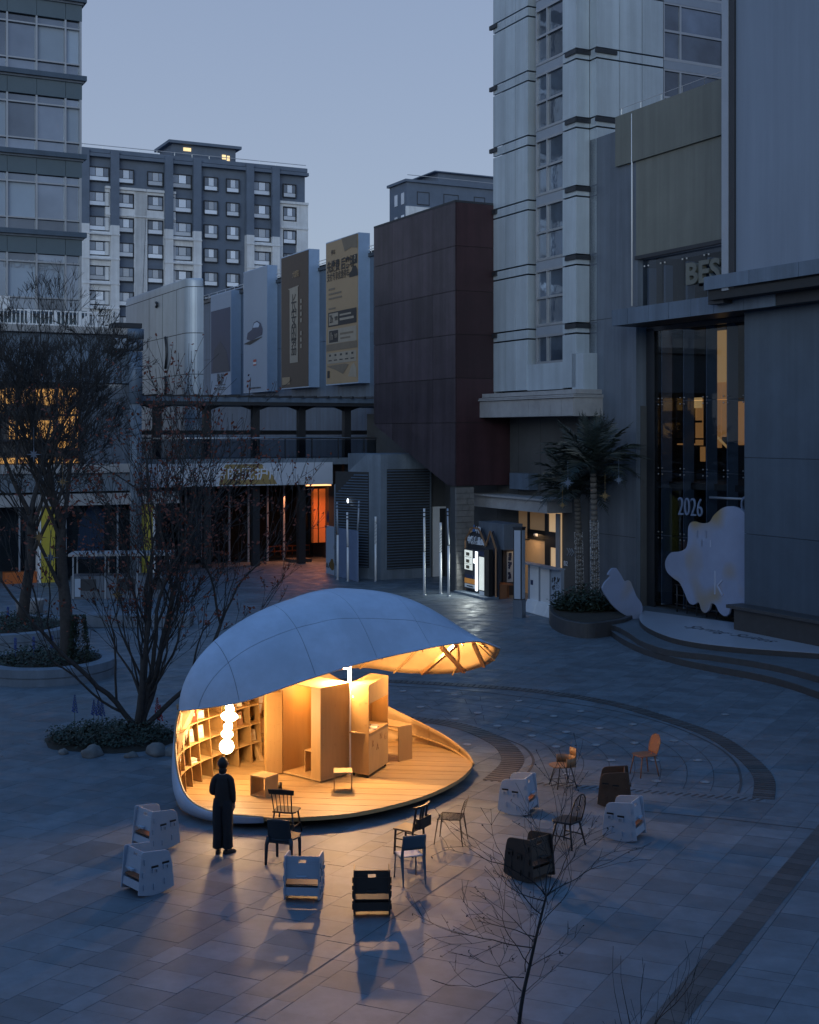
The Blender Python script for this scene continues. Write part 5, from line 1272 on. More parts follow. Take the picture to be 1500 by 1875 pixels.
# hoarding panel
h0, h1 = G(597, 1050), G(655, 1066); hd = (h1 - h0).normalized(); hn = Vector((hd.y, -hd.x, 0)); hn = hn if hn.y < 0 else -hn
ho = thing('hoarding_panel', 'pale blue hoarding panel with faint painted marks under the louvres', 'hoarding', tuple(h0.lerp(h1, 0.5)))
zh0 = zat(962, h0.y); WH = (h1 - h0).length
for k in range(3): MB().fbox((h0, hd, hn), WH * k / 3 + 0.01, WH * (k + 1) / 3 - 0.01, -0.05, 0, 0.02, zh0).build('panel', m_bluefoil if k else m_b_pale, ho)
for x, z, rx, rz in ((0.3, 3.0, 0.16, 0.3), (1.55, 2.3, 0.1, 0.5), (0.9, 0.55, 0.35, 0.3), (1.3, 1.5, 0.12, 0.25)):
    MB().slab([(rx * math.cos(k * PI / 8) * (1 + 0.3 * math.sin(5 * k)), rz * math.sin(k * PI / 8)) for k in range(16)], h0 + hd * min(x, WH - 0.3) + hn * 0.006 + Z * z, hd, Z, hn, 0.006).build('painted_mark', m_gold if rx != 0.16 else m_b_navy, ho)
text('山人', 0.32, m_b_ink, ho, h0 + hd * 0.35 + hn * 0.01 + Z * 0.45, hd, Z)
# white counter island behind the flowering bed, with its steel kiosk
ic = G(225, 1092); isl = thing('island_counter', 'broad white-topped market counter with dim grey sides behind the bare shrubs', 'counter', tuple(ic), rz=0.12)
MB().box((0, 0, 1.95), (4.6, 1.7, 0.1)).build('roof', m_light_stone, isl, local=True)
MB().box((-0.2, -0.1, 0.5), (4.0, 1.2, 1.0)).build('counter', m_panel2, isl, local=True)
for x in (-2.1, -0.7, 0.7, 2.1):
    for y in (-0.7, 0.7): MB().box((x, y, 0.95), (0.06, 0.06, 1.9)).build('post', m_mullion_blue, isl, local=True)
for x in (-1.5, 0.2, 1.5): MB().box((x, -0.72, 0.62), (0.8, 0.02, 0.5)).build('side_panel', m_darkmetal, isl, local=True)
MB().box((-1.9, -0.74, 0.5), (0.25, 0.03, 0.8)).build('menu', m_b_pale, isl, local=True)
# long low stone bench block behind
lb = MB(); c = G(250, 1150); lb.box((c.x, c.y + 0.6, 0.24), (4.0, 1.0, 0.48)); lone(lb, 'stone_bench', m_concrete, 'long low grey stone bench block behind the bare multi-stem tree', 'bench', bevel=0.02)
# pale round tubs at far left
tb = G(55, 1122); mb = MB(); mb.lathe([(0.5, 0), (0.58, 0.5), (0.6, 0.55), (0.5, 0.55), (0.45, 0.4), (0.02, 0.38)], (tb.x, tb.y, 0), 24); lone(mb, 'round_tub', m_light_stone, 'pale round tub standing behind the far bare tree', 'tub')
# ================================================================= the shell pavilion
DK = 0.25                                       # deck height
PV = thing('shell_pavilion', 'pale shell-shaped reading pavilion open at the front with warm timber inside', 'pavilion', (-1.6, 27.6, 0))
TOP = Vector((-1.5, 28.6, 3.95))
LIP = [(1.99, 29.0, 2.60, .1), (1.54, 28.4, 2.85, .15), (1.17, 28.0, 2.90, .2), (.57, 27.5, 2.90, .28), (0, 27.1, 2.85, .35), (-.56, 26.7, 2.80, .4), (-1.15, 26.3, 2.72, .45), (-1.63, 26.0, 2.62, .5), (-2.15, 25.8, 2.49, .55), (-2.67, 25.6, 2.34, .6), (-3.19, 25.5, 2.18, .68), (-3.72, 25.5, 2.08, .76), (-4.25, 25.68, 1.98, .86), (-4.52, 25.9, 1.92, .95)]
GRD = [(-4.52, 25.9, 1.92, .95), (-4.60, 26.4, .9, 1), (-4.66, 26.95, .1, 1), (-4.70, 27.6, .1, 1), (-4.55, 28.6, .1, 1), (-4.2, 29.5, .1, 1), (-3.5, 30.3, .1, 1), (-2.7, 30.9, .1, 1), (-2.35, 31.0, .9, 1), (-2.1, 31.0, 1.7, .8)]
BCK = [(-2.1, 31.0, 1.7, .8), (-1.15, 30.8, 1.88, .7), (-.13, 30.4, 1.83, .6), (1.0, 29.9, 1.91, .4), (1.78, 29.45, 2.2, .2), (1.99, 29.0, 2.57, .1)]
def smooth4(L, n):
    P4 = [(Vector(p[:3]), p[3]) for p in L]; out = []
    k = len(P4)
    for i in range(k - 1):
        p0, p1, p2, p3 = (P4[max(i - 1, 0)], P4[i], P4[i + 1], P4[min(i + 2, k - 1)])
        for j in range(n):
            t = j / n
            v = 0.5 * ((2 * p1[0]) + (-p0[0] + p2[0]) * t + (2 * p0[0] - 5 * p1[0] + 4 * p2[0] - p3[0]) * t * t + (-p0[0] + 3 * p1[0] - 3 * p2[0] + p3[0]) * t ** 3)
            out.append((v, p1[1] + (p2[1] - p1[1]) * t))
    return out
LOOP = smooth4(LIP, 4) + smooth4(GRD, 5) + smooth4(BCK, 5)
NL, NG_ = (len(LIP) - 1) * 4, (len(GRD) - 1) * 5
NR = 22
def prof(B, w, t, off=0.0):
    h = Vector((B.x - TOP.x, B.y - TOP.y, 0)); dz = TOP.z - B.z; k = 0.5523
    p1 = TOP + h * (k + 0.02 * w)
    p2g = B + Z * (dz * (k + 0.03)) + h * 0.02
    p2l = B - h * 0.40 + Z * (dz * 0.34)
    p2 = p2g * w + p2l * (1 - w)
    u = 1 - t
    return TOP * u ** 3 + p1 * (3 * u * u * t) + p2 * (3 * u * t * t) + B * t ** 3
def shell_grid(off):
    g = [[prof(B, w, max(0.015, i / NR)) for B, w in LOOP] for i in range(NR + 1)]
    n, m = len(g), len(LOOP); out = []
    for i in range(n):
        row = []
        for j in range(m):
            a = g[min(i + 1, n - 1)][j] - g[max(i - 1, 0)][j]; b = g[i][(j + 1) % m] - g[i][j - 1]
            nn = b.cross(a); nn = nn.normalized() if nn.length > 1e-9 else Z
            if nn.dot(g[i][j] - Vector((-1.6, 28.0, 0.6))) < 0: nn = -nn
            row.append(g[i][j] + nn * off)
        out.append(row)
    return out
def shell_mb(off):
    g = shell_grid(off); mb = MB(); mb.grid(g, close=True)
    m = len(LOOP); c = sum(g[0], Vector()) / m; k = len(mb.v); mb.v.append(c)
    for j in range(m): mb.f.append([k, (j + 1) % m, j]); mb.m.append(0); mb.sm.append(True)
    return mb
lin = shell_mb(0.0).build('lining', [m_liner, m_seam], PV)
bm = bmesh.new(); bm.from_mesh(lin.data); bmesh.ops.recalc_face_normals(bm, faces=bm.faces)
up = [f for f in bm.faces if f.normal.z > 0.5]; dn = [f for f in bm.faces if f.normal.z < -0.5]
if len(dn) > len(up): bmesh.ops.reverse_faces(bm, faces=bm.faces)
bm.to_mesh(lin.data); bm.free()
md = lin.modifiers.new('solid', 'SOLIDIFY'); md.thickness = 0.02; md.offset = 1; md.material_offset = 0
# make the outside of the lining dark by a second thin sheet, then the panels with open seams
mem = shell_mb(0.025).build('membrane', mat('shell_membrane', (0.12, 0.15, 0.20), 0.8), PV)
sk = shell_mb(0.042).mesh('skin', m_shell, world_of(PV).inverted())
bm = bmesh.new(); bm.from_mesh(sk); bmesh.ops.recalc_face_normals(bm, faces=bm.faces)
if sum(f.normal.z for f in bm.faces) < 0: bmesh.ops.reverse_faces(bm, faces=bm.faces)
fam = []
for ang_, offs in ((R(33), (-2.6, -1.15, 0.25, 1.6)), (R(118), (-2.1, -0.6, 0.9, 2.4))):
    nA = Vector((math.cos(ang_), math.sin(ang_), 0)); fam.append((nA, offs))
    for c in offs:
        for s_ in (-0.004, 0.004):
            bmesh.ops.bisect_plane(bm, geom=bm.verts[:] + bm.edges[:] + bm.faces[:], dist=1e-5, plane_co=nA * (c + s_), plane_no=nA)
cells = {}
for f in bm.faces:
    ce = f.calc_center_median(); key = []; skip = False
    for nA, offs in fam:
        d_ = ce.dot(nA)
        if any(abs(d_ - c) < 0.0039 for c in offs): skip = True; break
        key.append(sum(1 for c in offs if d_ > c))
    if skip: continue
    cells.setdefault(tuple(key), []).append(f)
for key, fs in sorted(cells.items()):
    if sum(f.calc_area() for f in fs) < 0.01: continue
    vmap = {}; vs = []; ff = []
    for f in fs:
        ids = []
        for v in f.verts:
            if v.index not in vmap or True:
                pass
            kk = v
            if kk not in vmap: vmap[kk] = len(vs); vs.append(tuple(v.co))
            ids.append(vmap[kk])
        ff.append(ids)
    me = bpy.data.meshes.new('shell_panel'); me.from_pydata(vs, [], ff); me.materials.append(m_shell)
    me.polygons.foreach_set('use_smooth', [True] * len(ff)); me.update()
    ec = {}
    for p in me.polygons:
        for k_ in p.edge_keys: ec[k_] = ec.get(k_, 0) + 1
    for e_ in me.edges:
        if ec.get(tuple(sorted(e_.vertices)), 0) == 1: e_.use_edge_sharp = True
    o = link('shell_panel', me, PV); md = o.modifiers.new('solid', 'SOLIDIFY'); md.thickness = 0.008; md.offset = -1
bm.free(); bpy.data.meshes.remove(sk)
# ribs under the canopy
g_in = shell_grid(-0.06)
m_rib = mat('rib_timber', (0.33, 0.19, 0.08), 0.5, var=0.12, wood=(3, 3, 3))
for j in (17, 26, 36, NL + 22, NL + 30, NL + 38):
    j = j % len(LOOP); MB().tube([g_in[i][j] for i in range(3, NR)], 0.055, 4, smooth=False).build('rib', m_rib, PV)
LT = len(LOOP)
def gin(i, j):
    i = max(0, min(NR - .001, i)); a = int(i); ja = math.floor(j); t = j - ja; u = i - a
    p = g_in[a][ja % LT].lerp(g_in[a][(ja + 1) % LT], t); q = g_in[a + 1][ja % LT].lerp(g_in[a + 1][(ja + 1) % LT], t)
    return p.lerp(q, u)
def hoop(jf, jb, i0, m, r):
    """rib across the visor from the front lip to the back lip"""
    MB().tube([gin(NR - (NR - i0) * math.sin(PI * k / 16), jf - (jf + jb) * k / 16) for k in range(17)], r, 4, smooth=False).build('rib', m, PV)
for jf, jb, i0, m, r in ((3, 3, 19, m_wood, .02), (8, 10, 14, m_wood, .02), (14, 16, 9, m_wood, .02), (20, 20, 6, m_wood, .02)): hoop(jf, jb, i0, m, r)
for jf, jb in ((11, -8.5), (5, -5.5), (9, -13)): MB().tube([gin(NR - .3, jf), gin(NR - .3, jb)], .055, 4, smooth=False).build('rib', m_rib, PV)
# lip trim along the opening
lipg = shell_grid(0.03)[NR]
MB().tube([lipg[j] for j in range(0, NL + 1)], 0.022, 6).build('lip_trim', m_shell, PV)
MB().tube([lipg[j % LT] for j in range(NL + NG_, LT + 1)], 0.022, 6).build('lip_trim', m_liner, PV)
# lower lip: the skin curls round the left end and under the deck
L2 = [(-4.52, 25.9, 1.92), (-4.60, 25.93, 1.58), (-4.57, 25.7, 1.1), (-4.44, 25.42, .66), (-4.2, 25.02, .42), (-3.8, 24.7, .29), (-3.25, 24.45, .27), (-2.7, 24.36, .255)]
G2 = [(-4.66, 26.95, .1), (-4.66, 26.5, .08), (-4.56, 26.0, .07), (-4.38, 25.52, .06), (-4.1, 25.12, .06), (-3.72, 24.79, .07), (-3.25, 24.52, .1), (-2.7, 24.42, .14)]
L2s, G2s = smooth([Vector(p) for p in L2], 4), smooth([Vector(p) for p in G2], 4)
def lower_skin(off):
    rows_ = []
    for k, (a, b) in enumerate(zip(L2s, G2s)):
        t_ = k / (len(L2s) - 1); bul = 0.09 * math.sin(PI * min(1, t_ * 1.1 + 0.02)); out_ = (a - Vector((-1.6, 27.6, a.z))).normalized()
        rows_.append([a.lerp(b, u) + out_ * (bul * math.sin(PI * u) + off) for u in [i / 8 for i in range(9)]])
    return rows_
MB().grid(lower_skin(0.04)).build('lower_lip', m_shell, PV, solid=0.02)
MB().grid(lower_skin(0.0)).build('lower_lining', m_liner, PV, solid=0.02)
MB().tube([r_[0] for r_ in lower_skin(0.02)], 0.025, 6).build('lip_trim', m_liner, PV)
# deck
OUT = [(-2.7, 24.37), (-2.33, 24.33), (-1.33, 24.52), (-.52, 25.0), (.32, 25.84), (1.01, 27.0), (1.35, 28.15), (1.3, 28.9), (1.0, 29.5), (.3, 30.15), (-.6, 30.65), (-1.7, 30.95), (-2.7, 30.8), (-3.6, 30.1), (-4.3, 29.2), (-4.52, 28.2), (-4.55, 27.3), (-4.5, 26.5), (-4.38, 25.8), (-4.15, 25.2), (-3.75, 24.82), (-3.25, 24.5)]
OUTs = [(p.x, p.y) for p in smooth([Vector((*q, 0)) for q in OUT + [OUT[0]]], 4)[:-1]]
dk = thing('pavilion_deck', 'round timber plank deck of the pavilion raised on small metal feet', 'deck', (-1.6, 27.6, 0))
ba = R(-6); bx_, by_ = Vector((math.cos(ba), math.sin(ba), 0)), Vector((-math.sin(ba), math.cos(ba), 0))
ctrd = Vector((-1.6, 27.6, 0)); k = -3.6
while k < 3.7:
    pc = clip_poly(OUTs, lambda p: (Vector((p[0], p[1], 0)) - ctrd).dot(by_) - (k + 0.0028))
    pc = clip_poly(pc, lambda p: (k + 0.1322) - (Vector((p[0], p[1], 0)) - ctrd).dot(by_)) if len(pc) > 2 else pc
    if len(pc) > 2: MB().prism(pc, DK - 0.022, DK + 0.0015 * ((int(k * 37) % 3) - 1)).build('deck_board', m_deck, dk)
    k += 0.135
MB().prism(OUTs, DK - 0.075, DK - 0.024).build('deck_base', m_wood, dk)
MB().prism([((x + 1.6) * 0.88 - 1.6, (y - 27.6) * 0.88 + 27.6) for x, y in OUTs], 0.1, DK - 0.077).build('under_frame', m_black, dk)
for px, py in ((640, 1497), (722, 1484), (779, 1466), (829, 1444), (560, 1502), (851, 1425)):
    q = G(px, py - 2); ins = (ctrd - q).normalized() * 0.1; q = q + ins
    MB().tube([(q.x, q.y, 0.012), (q.x, q.y, DK - 0.076)], 0.014, 6).tube([(q.x, q.y, 0), (q.x, q.y, 0.012)], 0.045, 10).build('foot', m_steel, dk)
# rear rim wall
RIM = [(-2.3, 31.02, 1.9), (-2.06, 30.98, 1.77), (-1.63, 30.9, 1.54), (-.48, 30.4, 1.01), (.62, 29.75, .60), (1.2, 28.95, .36), (1.36, 28.2, .265)]
RB = [(-2.3, 30.95, .2), (-2.06, 30.93, .2), (-1.63, 30.85, .2), (-.5, 30.5, .2), (.6, 29.85, .2), (1.17, 29.05, .2), (1.345, 28.25, .2)]
rs, rb_ = smooth([Vector(p) for p in RIM], 5), smooth([Vector(p) for p in RB], 5)
def rimw(off): return [[b.lerp(a, u) + (a - Vector((-1.6, 27.6, a.z))).normalized() * (off + 0.12 * math.sin(PI * u) * min(1, (a.z - .2))) for u in [i / 5 for i in range(6)]] for a, b in zip(rs, rb_)]
MB().grid(rimw(0.0)).build('rear_lining', m_liner, PV, solid=0.02)
MB().grid(rimw(0.035)).build('rear_rim', m_shell, PV, solid=0.02)
MB().tube([r_[-1] for r_ in rimw(0.018)], 0.028, 6).build('rim_trim', m_wood, PV)
mb = MB(); n_ = len(rs)
lo_ = [r_[2] for r_ in rimw(-0.03)][:int(n_ * 0.93)]
mb.grid([[p + (ctrd - p).normalized() * 0.05 for p in lo_], lo_], smooth=False); mb.build('rear_shelf', m_wood, PV, solid=0.02)
for k in range(4, n_ - 4, 5): MB().tube([p for p in rimw(-0.02)[k]], 0.012, 4).build('rear_batten', m_wood, PV)

# ---- curved bookshelf
bs = thing('curved_bookshelf', 'curved plywood bookshelf following the left inner wall of the pavilion', 'bookshelf', (-4.2, 27.2, DK))
FR = smooth([Vector((*p, 0)) for p in [(-4.45, 25.72), (-4.40, 26.3), (-4.2, 26.9), (-3.88, 27.55), (-3.5, 28.2), (-3.2, 28.62)]], 6)
BK = smooth([Vector((*p, 0)) for p in [(-4.60, 25.80), (-4.62, 26.45), (-4.62, 27.2), (-4.52, 28.1), (-4.15, 28.9), (-3.8, 29.35)]], 6)
def shz(k): return DK + 0.005 + 0.40 * k
def fb(s, z):
    f = s * (len(FR) - 1); i = min(int(f), len(FR) - 2); t = f - i
    a, b = FR[i].lerp(FR[i + 1], t), BK[i].lerp(BK[i + 1], t)
    ins = 3.3 * (1 - math.sqrt(max(0.05, 1 - (z / 4.0) ** 2))) * 0.9
    dirc = (Vector((TOP.x, TOP.y, 0)) - b).normalized(); out_ = (b - a).normalized()
    return a + out_ * 0.11 * (z - DK) , b + dirc * ins - dirc * 0.02
for k in range(1, 6):
    z = shz(k); A_, B_ = [], []
    for i in range(0 if k < 4 else 1 if k == 4 else 6, 25):
        a, b = fb(i / 24, z)
        if (b - a).length < 0.1: b = a + (b - a).normalized() * 0.1
        A_.append(Vector((a.x, a.y, z))); B_.append(Vector((b.x, b.y, z)))
    MB().grid([A_, B_], smooth=False).build('shelf', m_wood, bs, solid=0.02)
divs = [0.02, 0.13, 0.25, 0.37, 0.49, 0.61, 0.73, 0.86, 0.985]
for k in range(0, 5):
    for s in divs:
        if s < 0.2 and k == 4 or s < 0.05 and k == 3: continue
        mb = MB(); z0, z1 = shz(k) + 0.011, shz(k + 1) - 0.011
        if k == 0: z0 = DK + 0.002
        a0, b0 = fb(s, z0); a1, b1 = fb(s, z1); t_ = (fb(min(1, s + 0.02), z0)[0] - fb(max(0, s - 0.02), z0)[0]).normalized() * 0.009
        vs = [Vector((p.x, p.y, z)) + q for q in (-t_, t_) for p, z in ((a0, z0), (b0, z0), (b1, z1), (a1, z1))]
        mb.add(vs, [(0, 1, 2, 3), (7, 6, 5, 4), (0, 4, 5, 1), (1, 5, 6, 2), (2, 6, 7, 3), (3, 7, 4, 0)])
        mb.build('divider', m_wood2, bs)
BOOKC = {'pale cream': (0.62, 0.55, 0.42), 'red': (0.45, 0.07, 0.04), 'violet': (0.16, 0.11, 0.26), 'dark blue': (0.04, 0.07, 0.16), 'olive': (0.2, 0.2, 0.08), 'white': (0.75, 0.74, 0.7), 'brown': (0.2, 0.1, 0.05), 'grey': (0.3, 0.3, 0.3)}
BM = {k: mat('cover_' + k.replace(' ', '_'), v, 0.5, var=0.1) for k, v in BOOKC.items()}
m_page = mat('page_edge', (0.7, 0.66, 0.56), 0.8)
def book_standing(s, k, col, w, h, label, tilt=0.2, grp=None):
    z = shz(k) + 0.012; a, b = fb(s, z); o_ = (b - a).normalized(); p = a + o_ * 0.16
    t = thing('book', label, 'book', (p.x, p.y, z), math.atan2(o_.y, o_.x) - PI / 2, grp)
    Mx = Matrix.Rotation(-tilt, 3, 'X')
    MB().box(Mx @ Vector((0, 0.004, h / 2)), (w, 0.022, h), M=Mx).build('cover', BM[col], t, local=True)
    MB().box(Mx @ Vector((0, 0.003, h / 2 + 0.002)), (w - 0.008, 0.014, h), M=Mx).build('pages', m_page, t, local=True)
    MB().box(Mx @ Vector((0, -0.008, h * 0.62)), (w * 0.6, 0.002, h * 0.25), M=Mx).build('cover_picture', BM['white' if col != 'white' else 'red'], t, local=True)
def book_stack(s, k, cols, label):
    for i, c in enumerate(cols):
        z = shz(k) + 0.011 + i * 0.03; a, b = fb(s, z); o_ = (b - a).normalized(); p = a + o_ * 0.14
        t = thing('book', label[i], 'book', (p.x, p.y, z), math.atan2(o_.y, o_.x) - PI / 2 + 0.2 * math.sin(i * 2.1))
        MB().box((0, 0, 0.014), (0.2, 0.15, 0.026)).build('cover', BM[c], t, local=True); MB().box((0, 0.003, 0.014), (0.196, 0.152, 0.018)).build('pages', m_page, t, local=True)
book_standing(0.19, 4, 'white', 0.16, 0.22, 'white book standing in the top left shelf cell above the basket')
book_standing(0.31, 4, 'violet', 0.24, 0.30, 'large violet book standing in the top shelf row')
book_standing(0.43, 4, 'pale cream', 0.17, 0.22, 'cream illustrated book standing right of the violet one, top row')
book_standing(0.31, 3, 'red', 0.17, 0.24, 'red and white book leaning in the second shelf row')
book_standing(0.43, 3, 'pale cream', 0.16, 0.16, 'small pale cream book in the second row, near the lamp')
book_standing(0.31, 2, 'grey', 0.17, 0.26, 'grey tall book leaning in the third shelf row')
book_standing(0.43, 2, 'pale cream', 0.2, 0.26, 'wide cream book leaning behind the lowest globe')
book_standing(0.19, 1, 'brown', 0.16, 0.22, 'brown book standing low at the left end of the shelf')
book_standing(0.79, 4, 'white', 0.16, 0.24, 'white book glowing right of the top lamp shade')
book_standing(0.67, 3, 'olive', 0.18, 0.25, 'olive book standing right of the lamp')
book_standing(0.79, 3, 'white', 0.14, 0.26, 'narrow white book near the right end of the shelf, second row')
book_standing(0.79, 2, 'brown', 0.18, 0.28, 'brown patterned book near the right end of the shelf, third row')
book_standing(0.92, 1, 'pale cream', 0.17, 0.24, 'pale cream book at the right foot of the shelf')
book_stack(0.31, 1, ['white', 'grey', 'pale cream'], ['white book at the bottom of the low shelf stack', 'grey book in the middle of the low shelf stack', 'cream book on top of the low shelf stack'])
bsk = fb(0.075, shz(3)); p = bsk[0].lerp(bsk[1], 0.5)
bk_t = thing('basket', 'small round woven basket on the left end of the shelf', 'basket', (p.x, p.y, shz(4) + 0.011))
MB().lathe([(0.07, 0), (0.11, 0.04), (0.12, 0.12), (0.10, 0.12), (0.09, 0.03), (0.01, 0.02)], n=14).build('bowl', m_oak, bk_t, local=True)
MB().lathe([(0.115, 0.1), (0.128, 0.12), (0.115, 0.135)], n=14).build('rim', m_oak, bk_t, local=True)
# leaning timber, white sheet and cable at the end of the shelf
tim = MB(); tim.tube([P(478, 1395, 28.6), P(438, 1284, 29.0)], 0.075, 4, smooth=False)
lone(tim, 'leaning_timber', m_wood, 'slanted timber post leaning at the right end of the bookshelf', 'timber')
tim = MB(); tim.tube([P(474, 1394, 29.0), P(452, 1350, 29.1)], 0.12, 4, smooth=False); lone(tim, 'bark_board', m_bark, 'rough dark board leaning behind the slanted timber post', 'board')
wsh = MB(); c = [P(447, 1286, 29.3), P(485, 1262, 29.3), P(477, 1306, 29.2), P(457, 1308, 29.2)]; wsh.grid([[c[0], c[1]], [c[3], c[2]]]); 
lone(wsh, 'white_sheet', m_white, 'pale stretched sheet hanging right of the bookshelf', 'sheet', solid=0.01)
cab = MB(); cc_ = P(466, 1335, 28.9)
cab.tube([cc_ + Vector((0.09 * math.cos(t * 0.5) + 0.03 * math.sin(t * 1.7), 0.02 * math.sin(t), 0.26 * math.sin(t * 0.5) - 0.03 * math.cos(t))) for t in range(46)], 0.014, 5)
lone(cab, 'hanging_cable', m_iron, 'dark coiled cable hanging beside the tall plywood panel', 'cable')
rk = MB(); rk.fbox((P(457, 1395, 29.3), V, -U), 0, 0.75, -0.3, 0, DK, DK + 0.03)
rack = thing('side_rack', 'small plywood rack between the slanted timber and tall panel', 'rack', (-3.35, 29.2, DK))
o_ = Vector((-3.45, 29.35, 0)); frk = (o_, Vector((0.9, 0.2, 0)).normalized(), Vector((0.2, -0.9, 0)).normalized())
for z in (DK + 0.35, DK + 0.75, DK + 1.1): MB().fbox(frk, 0, 0.75, -0.15, 0.15, z, z + 0.02).build('shelf', m_wood, rack)
for a in (0, 0.73): MB().fbox(frk, a, a + 0.02, -0.15, 0.15, DK, DK + 1.4).build('side', m_wood2, rack)
for a, z, m in ((0.2, DK + 0.77, m_gold), (0.45, DK + 0.77, m_iron), (0.3, DK + 0.37, m_oak), (0.5, DK + 1.12, m_white)):
    q = o_ + frk[1] * a; mbx = MB(); mbx.lathe([(0.04, 0), (0.07, 0.05), (0.05, 0.14), (0.03, 0.16), (0.01, 0.16)], (q.x, q.y, z), 10)
    lone(mbx, 'jar', m, {m_gold: 'brass coloured jar on the side rack, left one', m_iron: 'dark jar on the side rack beside the cable', m_oak: 'wooden jar on the lowest board of the side rack', m_white: 'white jar on the top board of the side rack'}[m], 'jar')

# ---- lamps
m_lamp = mat('lamp_paper', (0.95, 0.9, 0.8), 0.6, emit=(1.0, 0.70, 0.36), estr=26.0)
lx, ly = -3.71, 26.6
lamp = thing('globe_lamp', 'stack of glowing white paper globes hanging before the bookshelf', 'lamp', (lx, ly, 0.85))
MB().tube([(lx + .05, ly, 2.6), (lx + .02, ly, 0.9)], 0.006, 5).build('cord', m_iron, lamp)
MB().ball((lx, ly, 1.03), 0.148, 20).build('globe', m_lamp, lamp)
def lobed(c, r, z0, z1, lobes, amp, ph, n=24, rows=12):
    g_ = []
    for i in range(rows + 1):
        t = i / rows; rr = r * math.sin(PI * max(0.03, min(0.97, t))) ** 0.6
        g_.append([Vector((c[0] + rr * (1 + amp * math.cos(lobes * (a / n * 2 * PI) + ph + 2.2 * t)) * math.cos(a / n * 2 * PI), c[1] + rr * (1 + amp * math.cos(lobes * (a / n * 2 * PI) + ph + 2.2 * t)) * math.sin(a / n * 2 * PI), z0 + (z1 - z0) * t)) for a in range(n)])
    return MB().grid(g_, close=True)
lobed((lx + .015, ly), 0.11, 1.18, 1.40, 3, 0.22, 0.5).build('wavy_shade', m_lamp, lamp)
lobed((lx + .04, ly), 0.085, 1.34, 1.53, 3, 0.25, 2.0).build('wavy_shade', m_lamp, lamp)
lobed((lx + .055, ly), 0.13, 1.53, 1.76, 4, 0.45, 0.1).build('star_shade', m_lamp, lamp)
lobed((lx + .07, ly), 0.08, 1.70, 1.92, 3, 0.25, 0.9).build('wavy_shade', m_lamp, lamp)
lobed((lx + .06, ly), 0.12, 1.88, 2.25, 4, 0.15, 0.2).build('wavy_shade', m_lamp, lamp)
m_tube = mat('led_tube', (1, 0.95, 0.85), 0.5, emit=(1.0, 0.72, 0.38), estr=16.0)
pq = P(640, 1410, 27.4)
post = thing('post_lamp', 'slim glowing post lamp with a short arm between the plywood cabinets', 'lamp', (pq.x, pq.y, DK))
zt_ = zat(1222, pq.y)
MB().fbox((Vector((pq.x, pq.y, 0)), Vector((1, 0, 0)), Vector((0, -1, 0))), 0.0, 0.035, -0.02, 0.02, DK, zt_).build('post', m_white, post)
MB().fbox((Vector((pq.x, pq.y, 0)), Vector((1, 0, 0)), Vector((0, -1, 0))), -0.028, -0.002, -0.012, 0.012, DK + 0.1, zt_ - 0.02).build('light_strip', m_tube, post)
MB().fbox((Vector((pq.x, pq.y, 0)), Vector((1, 0, 0)), Vector((0, -1, 0))), -0.36, 0.035, -0.02, 0.02, zt_, zt_ + 0.03).build('arm', m_white, post)
MB().fbox((Vector((pq.x, pq.y, 0)), Vector((1, 0, 0)), Vector((0, -1, 0))), -0.34, -0.04, -0.05, 0.05, zt_ - 0.025, zt_ - 0.003).build('lamp_head', m_tube, post)
def lampP(name, loc, energy, col, rad):
    l = bpy.data.lights.new(name, 'POINT'); l.energy = energy; l.color = col; l.shadow_soft_size = rad
    o = bpy.data.objects.new(name, l); COL.objects.link(o); o.location = loc; return o
ORG = (1.0, 0.56, 0.235)
lampP('post_lamp_light', (pq.x - 0.16, pq.y - 0.14, zt_ - 0.09), 520, ORG, 0.06)
lampP('globe_light', (lx + .1, ly - 0.22, 1.5), 100, ORG, 0.15)
lampP('globe_glow', (lx - .05, ly + 0.3, 1.45), 45, ORG, 0.15)
vl = thing('visor_lamp', 'short warm strip lamp fixed under the tip of the shell canopy', 'lamp', (0.45, 28.6, 2.76))
MB().box((0.45, 28.6, 2.78), (0.2, 0.03, 0.02)).build('strip', m_tube, vl)
MB().tube([(0.45, 28.6, 2.79), (0.45, 28.62, 3.2)], 0.012, 6).build('bracket', m_white, vl)
lampP('visor_lamp_light', (0.45, 28.55, 2.70), 270, ORG, 0.08)
# ---- plywood cabinets and stools
def ply(mb, name, par, m=None): return mb.build(name, m or m_wood2, par)
def wall_frame(px0, py0, px1, py1):
    a, b = G(px0, py0, DK), G(px1, py1, DK); a.z = b.z = 0; return a, b
